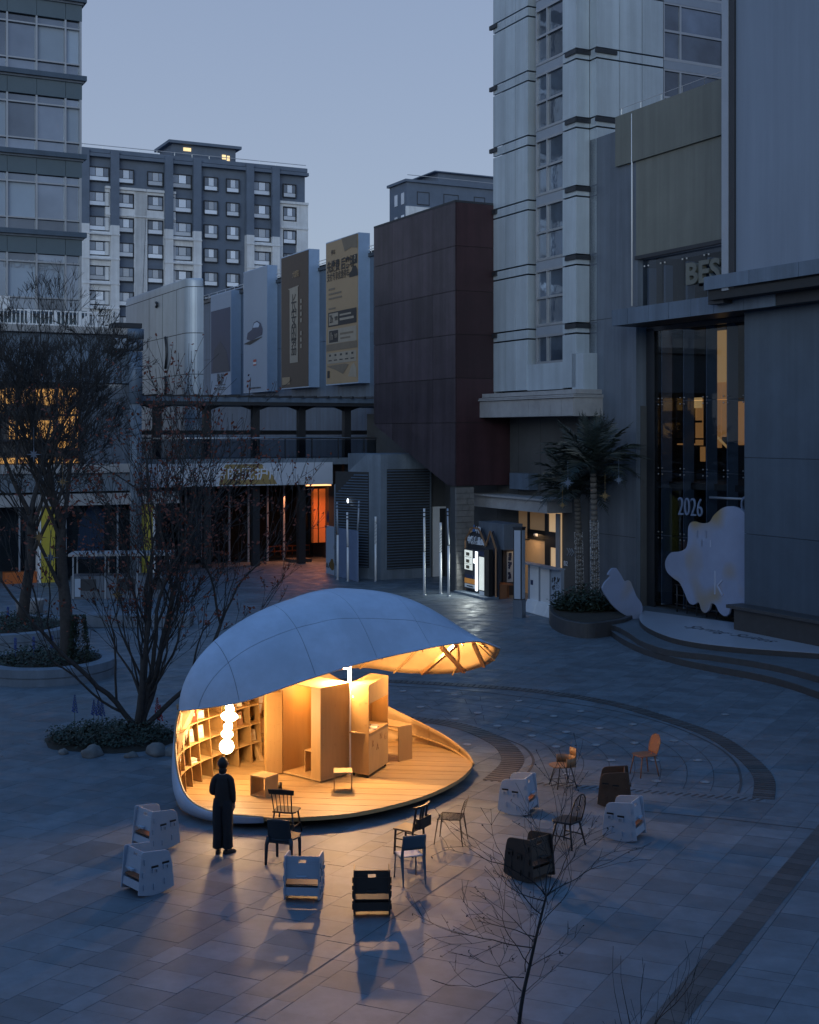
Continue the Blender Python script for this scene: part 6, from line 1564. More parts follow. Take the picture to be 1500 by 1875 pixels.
# tall narrow panel box
a, b = wall_frame(488, 1420, 517, 1418); A = (b - a).normalized(); N_ = Vector((A.y, -A.x, 0)); N_ = N_ if N_.y < 0 else -N_
tp = thing('tall_panel', 'tall narrow plywood box panel left of the open booth', 'panel', (a.x, a.y, DK)); wz = (b - a).length; zt1 = zat(1271, a.y)
fr1 = (a, A, N_)
ply(MB().fbox(fr1, 0, wz, -0.02, 0, DK + 0.03, zt1), 'front_panel', tp); ply(MB().fbox(fr1, 0, 0.02, -0.32, -0.021, DK + 0.03, zt1), 'side_panel', tp); ply(MB().fbox(fr1, wz - 0.02, wz, -0.32, -0.021, DK + 0.03, zt1), 'side_panel', tp)
ply(MB().fbox(fr1, 0, wz, -0.32, 0, zt1 + 0.001, zt1 + 0.02), 'top', tp, m_wood)
def slots(fr, a0, a1, zs_, par):
    me = MB()
    for z in zs_:
        me.fbox(fr, a0 + 0.05, a0 + 0.10, 0.001, 0.004, z, z + 0.012); me.fbox(fr, a1 - 0.11, a1 - 0.05, 0.001, 0.004, z, z + 0.012); me.fbox(fr, (a0 + a1) / 2 - 0.005, (a0 + a1) / 2 + 0.005, 0.001, 0.004, z - 0.07, z - 0.01)
    me.build('peg_marks', m_rib, par)
slots(fr1, 0, wz, [DK + 0.3, DK + 0.7, DK + 1.05, DK + 1.4], tp)
# booth
c, bl = wall_frame(587, 1434, 517, 1417); E1 = (bl - c); L1 = E1.length; E1.normalize(); E2 = Vector((-E1.y, E1.x, 0)); E2 = E2 if E2.y > 0 else -E2
boo = thing('reading_booth', 'tall open plywood booth lit orange inside, on hidden castors', 'booth', (c.x, c.y, DK)); zt2 = zat(1262, c.y); LB2 = 0.86
fA = (c, E1, -E2); fB = (c, E2, -E1)
z0b = DK + 0.06
ply(MB().fbox(fB, 0.0, LB2, -0.02, 0, z0b, zt2), 'right_wall', boo); ply(MB().fbox(fA, 0.021, 0.27, -0.02, 0, z0b, zt2), 'front_panel', boo)
ply(MB().fbox(fA, L1 - 0.02, L1, -LB2, 0, z0b, zt2), 'left_wall', boo); ply(MB().fbox(fA, 0.26, L1 - 0.021, -LB2, -LB2 + 0.02, z0b, zt2), 'back_wall', boo)
ply(MB().fbox(fA, 0.0, L1, -LB2, 0, zt2 + 0.001, zt2 + 0.02), 'top', boo, m_wood); ply(MB().fbox(fA, 0.0, L1, -LB2, 0, z0b - 0.03, z0b - 0.001), 'floor_board', boo, m_wood)
slots(fB, 0, LB2, [DK + 0.35, DK + 0.75, DK + 1.1, DK + 1.55], boo)
for a_, n_ in ((0.05, -0.05), (L1 - 0.05, -0.05), (0.05, -LB2 + 0.05), (L1 - 0.05, -LB2 + 0.05)):
    q = c + E1 * a_ - E2 * n_; MB().ball((q.x, q.y, DK + 0.016), 0.014, 8).build('castor', m_black, boo)
stl = thing('booth_stool', 'plywood cube stool inside the open booth', 'stool', tuple((c + E1 * 0.5 + E2 * 0.5) + Z * z0b))
q = c + E1 * 0.55 + E2 * 0.45
MB().fbox((q, E1, -E2), -0.18, 0.18, -0.18, 0.18, z0b + 0.44, z0b + 0.46).build('seat', m_wood, stl)
for s_ in (-1, 1): MB().fbox((q, E1, -E2), s_ * 0.17 - 0.01, s_ * 0.17 + 0.01, -0.18, 0.18, z0b, z0b + 0.439).build('side', m_wood2, stl)
bl_ = lampP('booth_light', tuple(c + E1 * 0.72 + E2 * 0.55 + Z * (zt2 - 0.25)), 26, (1.0, 0.42, 0.10), 0.05)
bb2 = thing('booth_lamp', 'small warm strip lamp under the booth roof', 'lamp', tuple(c + E1 * 0.72 + E2 * 0.7 + Z * (zt2 - 0.05)))
MB().fbox((c, E1, -E2), 0.4, 0.9, -LB2 + 0.04, -LB2 + 0.07, zt2 - 0.06, zt2 - 0.03).build('strip', m_tube, bb2)
# counter kiosk
k0, kl_ = wall_frame(675, 1426, 643, 1420); k1 = G(711, 1402, DK); k1.z = 0
F1 = (kl_ - k0); FL = F1.length; F1.normalize(); F2 = (k1 - k0); FD = F2.length; F2.normalize()
ck = thing('counter_kiosk', 'plywood counter kiosk with serving hatch and carved letters, on castors', 'kiosk', (k0.x, k0.y, DK)); zk = zat(1256, k0.y)
nF = -F1 * 1.0; N1 = Vector((-F1.y, F1.x, 0)); N1 = N1 if N1.y < 0 else -N1; N2 = Vector((F2.y, -F2.x, 0)); N2 = N2 if N2.x > 0 else -N2
fk1, fk2 = (k0, F1, N1), (k0, F2, N2)
zo0, zo1 = zat(1346, k0.y), zat(1290, k0.y); zb0 = DK + 0.07
ply(MB().fbox(fk1, 0.0, FL, -0.02, 0, zb0, zk), 'end_panel', ck)
ply(MB().fbox(fk2, 0.021, FD, -0.02, 0, zb0, zo0), 'front_panel', ck, m_wood); ply(MB().fbox(fk2, 0.021, FD, -0.02, 0, zo1, zk), 'fascia', ck, m_wood)
ply(MB().fbox(fk2, FD - 0.03, FD, -0.02, 0, zo0, zo1), 'jamb', ck); ply(MB().fbox(fk2, 0.02, FD, -FL, 0.02, zo0 + 0.001, zo0 + 0.025), 'counter', ck, m_wood)
ply(MB().fbox((k0 + F1 * FL, F2, N2), 0.02, FD, 0, 0.02, zb0, zk), 'back_panel', ck); ply(MB().fbox((k0 + F2 * FD, F1, -N1), 0.02, FL, 0.0, 0.02, zb0, zk), 'end_panel', ck)
pt = [k0, k0 + F1 * FL, k0 + F1 * FL + F2 * FD, k0 + F2 * FD]; MB().prism([(p.x, p.y) for p in pt], zk + 0.001, zk + 0.02).build('top', m_wood, ck)
slots(fk1, 0, FL, [DK + 0.35, DK + 0.75, DK + 1.1, DK + 1.55], ck)
for dx_ in ((0.05, 0.05), (FL - 0.05, 0.05), (0.05, FD - 0.06), (FL - 0.05, FD - 0.06)):
    q = k0 + F1 * dx_[0] + F2 * dx_[1]; MB().tube([(q.x, q.y, DK + 0.003), (q.x, q.y, zb0)], 0.026, 8).build('castor', m_black, ck)
for ch, a_, z in (('R', 0.22, 0.72), ('A', 0.45, 0.58), ('N', 0.62, 0.80), ('G', 0.85, 0.72)):
    text(ch, 0.2, m_rib, ck, k0 + F2 * (FD * a_) + N2 * 0.003 + Z * (zb0 + (zo0 - zb0) * z), F2, Z, depth=0.002, sx=0.9)
hl = MB().fbox(fk2, 0.1, FD - 0.1, -FL + 0.05, -FL + 0.08, zo1 + 0.1, zo1 + 0.13)
hlt = thing('hatch_lamp', 'hidden strip lamp behind the fascia of the counter kiosk', 'lamp', tuple(k0 + F2 * 0.5 + F1 * 0.3 + Z * zo1)); hl.build('strip', m_tube, hlt)
lampP('hatch_light', tuple(k0 + F2 * (FD * 0.5) + F1 * (FL * 0.5) + Z * (zk - 0.2)), 14, (1.0, 0.45, 0.12), 0.05)
for i, (a_, n_, c_, lb_) in enumerate(((0.2, 0.12, 'pale cream', 'open cream magazine on the kiosk counter, left end'), (0.42, 0.1, 'white', 'white booklet in the middle of the kiosk counter'), (0.6, 0.16, 'grey', 'grey booklet on the right part of the kiosk counter'), (0.35, 0.24, 'dark blue', 'dark blue booklet at the back of the kiosk counter'))):
    q = k0 + F2 * (FD * a_) + F1 * n_; t = thing('booklet', lb_, 'booklet', (q.x, q.y, zo0 + 0.026), math.atan2(F2.y, F2.x) + 0.3 * i)
    MB().box((0, 0, 0.006 + 0.004 * (i % 2)), (0.22, 0.16, 0.012 + 0.008 * (i % 2))).build('pages', m_page, t, local=True); MB().box((0, 0, 0.015 + 0.008 * (i % 2)), (0.222, 0.162, 0.003)).build('cover', BM[c_], t, local=True)
# high table / bench at right
h0_, h1_ = wall_frame(730, 1395, 755, 1389); HA = (h1_ - h0_).normalized(); HN = Vector((-HA.y, HA.x, 0)); HN = HN if HN.y > 0 else -HN; hw = (h1_ - h0_).length
ht = thing('plywood_table', 'plywood high table of two upright boards and a top, right of the kiosk', 'table', (h0_.x, h0_.y, DK)); zt3_ = zat(1333, h0_.y)
fh_ = (h0_, HA, -HN)
ply(MB().fbox(fh_, 0, hw, -0.02, 0, DK + 0.002, zt3_), 'front_board', ht); ply(MB().fbox(fh_, -0.25, hw - 0.02, -0.95, -0.93, DK + 0.002, zt3_), 'rear_board', ht)
pt = [h0_ - HN * 0.0, h1_, h1_ - HA * 0.02 + HN * 0.95, h0_ - HA * 0.27 + HN * 0.95]; MB().prism([(p.x, p.y) for p in pt], zt3_ + 0.001, zt3_ + 0.022).build('top', m_wood, ht)
# cube stools
def stool(px, py, s, h, rz, label):
    p = G(px, py, DK); t = thing('cube_stool', label, 'stool', (p.x, p.y, DK + 0.002), rz, 'open plywood cube stools on the deck')
    MB().box((0, 0, h - 0.011), (s, s, 0.022)).build('seat', m_wood, t, local=True); MB().box((0, 0, 0.011), (s, s, 0.022)).build('bottom', m_wood, t, local=True)
    for sg_ in (-1, 1): MB().box((sg_ * (s / 2 - 0.011), 0, h / 2), (0.022, s, h - 0.046)).build('side', m_wood2, t, local=True)
    return t
stool(484, 1455, 0.39, 0.40, -0.58, 'open plywood cube stool on the deck left of the booth')
stool(628, 1447, 0.37, 0.40, 0.06, 'open plywood cube stool on the deck in front of the kiosk')
cf = thing('deck_spotlight', 'tiny black floor spotlight at the foot of the tall panel', 'lamp', tuple(G(513, 1445, DK)))
MB().box((0, 0, 0.012), (0.09, 0.09, 0.02)).build('base', m_black, cf, local=True); MB().tube([(0, 0, 0.02), (0.0, 0.05, 0.12)], 0.035, 8).build('head', m_black, cf, local=True)
# ================================================================= chairs
# every chair faces +Y, origin on the ground under its middle
def sweep_side(pts, x, th):
    mb = MB(); mb.slab(pts, Vector((x, 0, 0)), Vector((0, 1, 0)), Z, Vector((1, 0, 0)), th); return mb
def rc(pts, k=3): return [(p.x, p.y) for p in smooth([Vector((a, b, 0)) for a, b in pts], k)]
def rocker(mt, label, grp):
    t = thing('rocking_chair', label, 'rocking chair', group=grp)
    arc = [(-0.30 + 0.66 * k / 10, 0.24 * ((k / 10 - 0.47) ** 2)) for k in range(11)]
    side = arc + [(0.345, 0.22), (0.325, 0.42), (0.29, 0.58)] + [(0.27, 0.635), (0.23, 0.668), (0.17, 0.682)] + [(-0.215, 0.72), (-0.235, 0.70)]
    for s in (-1, 1):
        sweep_side(side, s * 0.27, 0.024).build('side_panel', mt, t, local=True, bevel=0.003)
        x = s * 0.287
        for y, z, w, h in ((-0.19, 0.56, .02, .09), (-0.215, 0.36, .02, .09), (-0.2, 0.16, .02, .09), (-0.02, 0.14, .02, .09), (0.18, 0.19, .02, .09)):
            MB().box((x, y, z), (0.03, w, h)).build('tenon', mt, t, local=True)
        for y, z in ((0.0, 0.42), (0.2, 0.45)):
            m_ = MB(); m_.box((x, y, z), (0.035, 0.10, 0.022)); m_.box((x, y - 0.04, z - 0.035), (0.035, 0.02, 0.05)); m_.box((x, y + 0.04, z - 0.035), (0.035, 0.02, 0.05)); m_.build('wedge', mt, t, local=True)
            MB().box((s * 0.2835, y, z + 0.03), (0.003, 0.13, 0.034)).build('slot', m_black, t, local=True)
    tl = Matrix.Rotation(0.17, 3, 'X')
    def bp(x0, x1, z0, z1, nm_, mb=None):
        m_ = mb or MB(); c = Vector(((x0 + x1) / 2, -0.262 + 0.10 * ((z0 + z1) / 2 - 0.16) / 0.55, (z0 + z1) / 2)); m_.box(c, (x1 - x0, 0.02, (z1 - z0)), M=Matrix.Rotation(-0.17, 3, 'X')); return m_
    b = MB(); bp(-.257, .257, .645, .70, '', b); bp(-.257, -.06, .60, .645, '', b); bp(.06, .257, .60, .645, '', b); bp(-.257, .257, .36, .60, '', b); b.build('back_panel', mt, t, local=True)
    bp(-.257, .257, .11, .235, '').build('lower_back', mt, t, local=True)
    MB().box((0, -0.275, 0.405), (0.16, 0.05, 0.03)).build('tenon', mt, t, local=True)
    MB().box((0, 0.02, 0.30), (0.516, 0.50, 0.02), M=Matrix.Rotation(0.12, 3, 'X')).build('seat', m_orange_ply if mt is m_rock_white else mt, t, local=True)
    MB().box((0, 0.24, 0.19), (0.516, 0.02, 0.15)).build('front_rail', mt, t, local=True)
    MB().box((0, 0.05, 0.13), (0.516, 0.12, 0.02)).build('stretcher', mt, t, local=True)
    return t
def place(t, px, py, rz, lift=0.0):
    p = G(px, py); t.location = (p.x, p.y, lift); t.rotation_euler = (0, 0, R(rz)); return t
GR = 'slotted plywood rocking chairs on the plaza'
r_w = rocker(m_rock_white, 'white plywood rocking chair left of the person, the farther of that pair', GR)
place(r_w, 283, 1550, -46)
for px, py, rz, lb in ((267, 1630, -48, 'white plywood rocking chair at the far left, the nearer of that pair'), (557, 1642, -4, 'bluish white plywood rocking chair seen from behind, left of the dark one'), (952, 1486, 66, 'white plywood rocking chair beside the deck edge, lit warm on its side'), (1146, 1533, 62, 'white plywood rocking chair at right, in front of the brown one')):
    c = copy_tree(r_w); place(c, px, py, rz); relabel(c, lb)
r_d = rocker(m_rock_dark, 'black-brown plywood rocking chair seen straight from behind, nearest the camera', GR); place(r_d, 681, 1670, 2)
c = copy_tree(r_d); place(c, 972, 1606, 44); relabel(c, 'dark brown plywood rocking chair behind the bare foreground tree')
r_b = rocker(m_rock_brown, 'brown plywood rocking chair near the slotted drain of the dry fountain', GR); place(r_b, 1128, 1473, 80)
def legs4(t, pts, r, m, r1=None, n=8):
    for a, b in pts: MB().tube([a, b], r, n, r1=r1).build('leg', m, t, local=True)
# spindle-back
t = thing('spindle_chair', 'black spindle-back wooden chair with a wide top rail, in front of the deck', 'chair')
MB().prism(rc([(-.2, -.18), (.2, -.18), (.22, .05), (.2, .2), (-.2, .2), (-.22, .05), (-.2, -.18)], 3), 0.43, 0.46).build('seat', m_rock_dark, t, local=True, bevel=0.008)
legs4(t, [((sx * .17, sy * .15, .44), (sx * .23, sy * .22, 0)) for sx in (-1, 1) for sy in (-1, 1)], .019, m_black, .014)
for sx in (-1, 1): MB().tube([(sx * .205, -.19, .18), (sx * .205, .19, .18)], .011, 6).build('stretcher', m_black, t, local=True)
MB().tube([(-.2, 0, .18), (.2, 0, .18)], .011, 6).build('stretcher', m_black, t, local=True)
for k in range(6):
    x = -.17 + .068 * k; MB().tube([(x, -.17, .45), (x * 1.12, -.27, .82)], .012 if k in (0, 5) else .007, 6).build('spindle', m_black, t, local=True)
MB().slab([(-.24, -.045), (.24, -.045), (.25, .05), (.0, .06), (-.25, .05)], Vector((0, -.275, .84)), Vector((1, 0, 0)), Vector((0, -.25, 1)).normalized(), Vector((0, 1, .25)).normalized(), .022).build('top_rail', m_black, t, local=True, bevel=0.004)
place(t, 524, 1527, -14)
# navy stacking chair
t = thing('plastic_chair', 'dark navy moulded plastic chair with thick legs, behind the spindle chair', 'chair')
g_ = []
for i in range(9):
    u = i / 8; z = .41 + .40 * u; w_ = .215 - .015 * u; g_.append([Vector((w_ * s_, -.2 - .09 * u - .02 + .035 * s_ * s_ * 1.2, z + (-.025 * abs(s_) ** 3 if i == 8 else 0))) for s_ in [k / 5 - 1 for k in range(11)]])
MB().grid(g_).build('backrest', m_navy, t, local=True, solid=0.018)
MB().prism(rc([(-.22, -.22), (.22, -.22), (.225, .22), (-.225, .22), (-.22, -.22)], 2), .42, .45).build('seat', m_navy, t, local=True, bevel=0.01)
for sx in (-1, 1):
    MB().tube([(sx * .2, -.2, .47), (sx * .225, -.235, .34), (sx * .23, -.26, 0)], [.042, .035, .024], 8).build('leg', m_navy, t, local=True); MB().tube([(sx * .2, .19, .43), (sx * .21, .21, .3), (sx * .21, .22, 0)], [.036, .03, .022], 8).build('leg', m_navy, t, local=True)
MB().box((0, -.215, .395), (.36, .02, .05)).build('apron', m_navy, t, local=True)
place(t, 520, 1577, -16)
# chapel chair with book box
t = thing('chapel_chair', 'black slat-back wooden chair with a book box behind its back', 'chair')
MB().box((0, .02, .445), (.4, .4, .03)).build('seat', m_oak, t, local=True, bevel=0.005)
for sx in (-1, 1):
    MB().tube([(sx * .18, -.18, 0), (sx * .18, -.18, .44), (sx * .19, -.26, .86)], .02, 4, smooth=False).build('leg', m_black, t, local=True); MB().tube([(sx * .18, .2, 0), (sx * .17, .18, .44)], .02, 4, smooth=False).build('leg', m_black, t, local=True)
    MB().tube([(sx * .18, -.17, .28), (sx * .18, .19, .28)], .013, 4, smooth=False).build('stretcher', m_black, t, local=True); MB().tube([(sx * .18, -.17, .14), (sx * .18, .19, .14)], .013, 4, smooth=False).build('stretcher', m_black, t, local=True)
MB().tube([(-.18, .19, .33), (.18, .19, .33)], .013, 4, smooth=False).build('stretcher', m_black, t, local=True)
MB().tube([(-.26, -.255, .885), (-.1, -.285, .87), (.1, -.285, .87), (.26, -.255, .885)], .026, 4, smooth=False).build('top_rail', m_black, t, local=True)
for x in (-.04, .04): MB().slab([(-.025, 0), (.025, 0), (.025, .26), (-.025, .26)], Vector((x, -.235, .60)), Vector((1, 0, 0)), Vector((0, -.18, 1)).normalized(), Vector((0, 1, .18)).normalized(), .012).build('slat', m_black, t, local=True)
MB().box((0, -.225, .54), (.36, .018, .1)).build('lower_back', m_black, t, local=True)
for s_ in ((0, -.33, .60, .36, .015, .18), (0, -.285, .515, .36, .09, .015), (-.175, -.285, .60, .012, .09, .16), (.175, -.285, .60, .012, .09, .16)): MB().box(s_[:3], s_[3:]).build('book_box', m_black, t, local=True)
place(t, 750, 1562, 58)
# blue-grey standard-style chair
t = thing('metal_chair', 'blue-grey metal framed chair with pale seat, behind the chapel chair', 'chair')
for sx in (-1, 1):
    MB().tube([(sx * .19, -.27, 0), (sx * .19, -.19, .43), (sx * .185, -.26, .80)], [.014, .036, .016], 4, smooth=False, sq=.55).build('leg', m_bluegrey, t, local=True); MB().tube([(sx * .175, .2, .43), (sx * .19, .235, 0)], .013, 8).build('leg', m_bluegrey, t, local=True)
    MB().tube([(sx * .19, -.19, .42), (sx * .175, .2, .42)], .014, 6).build('side_rail', m_bluegrey, t, local=True)
g_ = [[Vector((.19 * s_ / 4, -.2 + .43 * u + .0, .455 - .025 * math.sin(u * 2.6) + (.0 if u < .9 else -.02))) for s_ in range(-4, 5)] for u in [k / 8 for k in range(9)]]
MB().grid(g_).build('seat', m_rock_white, t, local=True, solid=0.014)
g_ = [[Vector((.2 * s_ / 4, -.228 - .17 * (z - .6) - .02 * (1 - (s_ / 4) ** 2), z)) for s_ in range(-4, 5)] for z in [.58 + .245 * k / 5 for k in range(6)]]
MB().grid(g_).build('backrest', m_bluegrey, t, local=True, solid=0.014)
place(t, 750, 1612, 18)
# wire chair
t = thing('wire_chair', 'open wire chair of thin dark rods standing alone before the deck', 'chair')
m_ = MB()
for k in range(9):
    x = -.2 + .05 * k; m_.tube([(x, -.2, .46), (x, .0, .44), (x, .2, .455)], .005, 5)
for k in range(7):
    y = -.2 + .066 * k; m_.tube([(-.21, y, .452), (.21, y, .452)], .005, 5)
m_.tube([(-.21, -.21, .46), (.21, -.21, .46), (.22, .21, .455), (-.22, .21, .455), (-.21, -.21, .46)], .008, 6); m_.build('seat', m_iron, t, local=True)
m_ = MB()
for sx in (-1, 1): m_.tube([(sx * .13, -.2, .46), (sx * .13, -.225, .58), (sx * .2, -.235, .62), (sx * .2, -.29, .80)], .007, 6)
for k in range(5): z = .64 + .04 * k; m_.tube([(-.2, -.237 - .3 * (z - .62), z), (0, -.26 - .3 * (z - .62), z), (.2, -.237 - .3 * (z - .62), z)], .005, 5)
m_.build('backrest', m_iron, t, local=True)
for sx in (-1, 1):
    for sy in (-1, 1): MB().tube([(sx * .2, sy * .2, .455), (sx * .235, sy * .26, 0)], .0085, 6).build('leg', m_iron, t, local=True)
    for sy in (-1, 1): MB().tube([(sx * .12, sy * .2, .455), (sx * .235, sy * .26, .02)], .006, 6).build('leg_brace', m_iron, t, local=True)
place(t, 826, 1541, 76)
# tub armchair on thin legs
t = thing('tub_chair', 'small plywood tub armchair on thin dark legs by the slotted drain', 'chair')
MB().prism(rc([(-.22, -.2), (0, -.24), (.22, -.2), (.24, .1), (.14, .26), (-.14, .26), (-.24, .1), (-.22, -.2)], 3), .44, .46).build('seat', m_oak, t, local=True)
g_ = [[Vector((.25 * math.sin(a), -.01 - .25 * math.cos(a), z)) for a in [(-1.75 + 3.5 * k / 16) for k in range(17)]] for z in (.45, .54, .62)]
MB().grid(g_).build('arm_band', m_oak, t, local=True, solid=0.014)
g_ = [[Vector((.25 * math.sin(a), -.02 - (.25 + .05 * (z - .62)) * math.cos(a), z)) for a in [(-.62 + 1.24 * k / 8) for k in range(9)]] for z in (.60, .69, .78)]
MB().grid(g_).build('backrest', m_oak, t, local=True, solid=0.014)
legs4(t, [((sx * .12, sy * .12, .45), (sx * .21, sy * .22, 0)) for sx in (-1, 1) for sy in (-1, 1)], .011, m_black)
for sy in (-1, 1): MB().tube([(-.185, sy * .19, .12), (.185, sy * .19, .12)], .007, 5).build('stretcher', m_black, t, local=True)
for sx in (-1, 1): MB().tube([(sx * .185, -.19, .12), (sx * .185, .19, .12)], .007, 5).build('stretcher', m_black, t, local=True)
place(t, 1031, 1440, 108)
# windsor wheelback
t = thing('wheelback_chair', 'black wheel-back chair with a hooped back, behind the foreground tree', 'chair')
MB().prism(rc([(-.19, -.19), (.19, -.19), (.23, .02), (.2, .21), (-.2, .21), (-.23, .02), (-.19, -.19)], 3), .435, .47).build('seat', m_black, t, local=True, bevel=0.01)
legs4(t, [((sx * .15, sy * .14, .44), (sx * .22, sy * .23, 0)) for sx in (-1, 1) for sy in (-1, 1)], .02, m_black, .015)
for sx in (-1, 1): MB().tube([(sx * .19, -.19, .19), (sx * .185, .0, .2), (sx * .19, .19, .19)], .012, 6).build('stretcher', m_black, t, local=True)
MB().tube([(-.185, 0, .2), (.185, 0, .2)], .012, 6).build('stretcher', m_black, t, local=True)
def bk_(x, z): return Vector((x, -.17 - .22 * (z - .46), z))
MB().tube([bk_(-.18, .46), bk_(-.205, .6), bk_(-.205, .75), bk_(-.16, .88), bk_(-.08, .945), bk_(0, .96), bk_(.08, .945), bk_(.16, .88), bk_(.205, .75), bk_(.205, .6), bk_(.18, .46)], .014, 8).build('hoop', m_black, t, local=True)
for x in (-.14, -.1, -.06, .06, .1, .14): MB().tube([bk_(x * .9, .46), bk_(x * 1.15, .92 - 1.6 * x * x)], .006, 5).build('spindle', m_black, t, local=True)
MB().slab([(-.022, .46), (.022, .46), (.028, .56), (.018, .62), (-.018, .62), (-.028, .56)], Vector((0, -.065, 0)), Vector((1, 0, 0)), Vector((0, -.215, .977)), Vector((0, .977, .215)), .01)
w_ = MB(); w_.tube([bk_(.055 * math.cos(a * PI / 8), .71 + .055 * math.sin(a * PI / 8)) for a in range(17)], .007, 5)
for k in range(3): a = k * PI / 3; w_.tube([bk_(.055 * math.cos(a), .71 + .055 * math.sin(a)), bk_(-.055 * math.cos(a), .71 - .055 * math.sin(a))], .005, 5)
w_.tube([bk_(0, .46), bk_(0, .655)], .016, 6).tube([bk_(0, .765), bk_(0, .95)], .014, 6); w_.build('wheel_splat', m_black, t, local=True)
place(t, 1040, 1548, 50)
# tall oval-back side chair
t = thing('oval_back_chair', 'orange-brown wooden chair with tall oval back, farthest out on the fountain floor', 'chair')
MB().prism(rc([(-.2, -.2), (.2, -.2), (.22, .02), (.17, .21), (-.17, .21), (-.22, .02), (-.2, -.2)], 3), .435, .455).build('seat', m_orange_ply, t, local=True, bevel=0.005)
g_ = []
for i in range(11):
    u = i / 10; w_ = .2 * (1 - max(0, (u - .55) / .45) ** 2.6 * .62) * (.82 + .18 * min(1, u * 3)); g_.append([Vector((w_ * s_ / 3, -.205 - .11 * u - .02 * (1 - (s_ / 3) ** 2), .46 + .40 * u)) for s_ in range(-3, 4)])
MB().grid(g_).build('backrest', m_orange_ply, t, local=True, solid=0.016)
legs4(t, [((sx * .16, sy * .15, .44), (sx * .215, sy * .23, 0)) for sx in (-1, 1) for sy in (-1, 1)], .018, m_orange_ply, .012)
place(t, 1180, 1419, 112)
# ================================================================= the person, seen from behind
def skin_mesh(name, verts, edges, radii, m, parent, root=0, sub=2):
    me = bpy.data.meshes.new(name); me.from_pydata(verts, edges, []); me.update()
    o = bpy.data.objects.new(name, me); COL.objects.link(o)
    sk_ = o.modifiers.new('skin', 'SKIN'); sk_.use_smooth_shade = True; sk_.branch_smoothing = 0.6
    for i, r in enumerate(radii):
        me.skin_vertices[0].data[i].radius = r if isinstance(r, tuple) else (r, r); me.skin_vertices[0].data[i].use_root = (i == root)
    sd = o.modifiers.new('sub', 'SUBSURF'); sd.levels = sub; sd.render_levels = sub
    dg = bpy.context.evaluated_depsgraph_get(); dg.update()
    m2 = bpy.data.meshes.new_from_object(o.evaluated_get(dg)); bpy.data.objects.remove(o); bpy.data.meshes.remove(me)
    m2.materials.clear(); m2.materials.append(m); m2.name = name
    for p in m2.polygons: p.use_smooth = True
    return link(name, m2, parent)
pp = G(408, 1563)
per = thing('person', 'person in loose dark clothes seen from behind, standing before the deck', 'person', (pp.x, pp.y, 0), R(-4))
SC = 1.67 / 1.70
# joints (x right, y forward, z up): the left hand is raised to the front, the right arm hangs
J = [(0, 0, .93), (0, .0, 1.10), (0, -.01, 1.28), (0, -.015, 1.40), (0, 0, 1.475), (0, .015, 1.54), (0, .02, 1.595), (0, .015, 1.62),
     (-.10, -.01, 1.385), (-.185, -.01, 1.36), (-.235, -.03, 1.10), (-.135, .15, 1.05),
     (.10, -.01, 1.385), (.185, -.01, 1.36), (.225, -.02, 1.10), (.235, .05, .87),
     (-.09, 0, .86), (-.10, .01, .50), (-.105, -.01, .10), (-.115, .10, .035),
     (.09, 0, .86), (.10, .01, .50), (.095, -.02, .10), (.125, .09, .035)]
JE = [(0, 1), (1, 2), (2, 3), (3, 4), (4, 5), (5, 6), (6, 7), (3, 8), (8, 9), (9, 10), (10, 11), (3, 12), (12, 13), (13, 14), (14, 15), (0, 16), (16, 17), (17, 18), (18, 19), (0, 20), (20, 21), (21, 22), (22, 23)]
JR = [(.14, .1), (.13, .095), (.145, .1), (.11, .08), .055, .075, .088, .07, .07, .055, .042, .03, .07, .055, .042, .03, .085, .06, .045, .035, .085, .06, .045, .035]
J = [(v[0] * (.80 if v[2] > .9 else .84), v[1], v[2]) for v in J]
J = [tuple(Vector(v) * SC) for v in J]
JR = [tuple(k * .8 for k in r) if isinstance(r, tuple) else r * .85 for r in JR]
skin_mesh('body', J, JE, JR, m_skin, per)
def hand(wrist, d, side, up):
    w_ = Vector(wrist) * SC; d = Vector(d).normalized(); s_ = Vector(side).normalized(); u = Vector(up).normalized()
    vs = [w_, w_ + d * .05, w_ + d * .09]; es = [(0, 1), (1, 2)]; rs_ = [.022, (.03, .016), (.03, .015)]
    for k, l in enumerate((.062, .072, .068, .052)):
        b = w_ + d * .085 + s_ * (-.027 + .018 * k); i = len(vs)
        vs += [b, b + d * l * .45 + u * .006, b + d * l * .8 + u * .022]; es += [(1, i), (i, i + 1), (i + 1, i + 2)]; rs_ += [.009, .0085, .007]
    i = len(vs); b = w_ + d * .03 - s_ * .03
    vs += [b, b + d * .03 - s_ * .018 + u * .01, b + d * .055 - s_ * .016 + u * .022]; es += [(0, i), (i, i + 1), (i + 1, i + 2)]; rs_ += [.012, .0095, .0085]
    skin_mesh('hand', [tuple(v) for v in vs], es, rs_, m_skin, per, 0, 1)
hand((.188, .05, .89), (.05, .12, -1), (0, -1, -.1), (-1, 0, 0)); hand((-.108, .15, 1.05), (.75, .55, .1), (0, .2, -1), (.2, .9, .3))
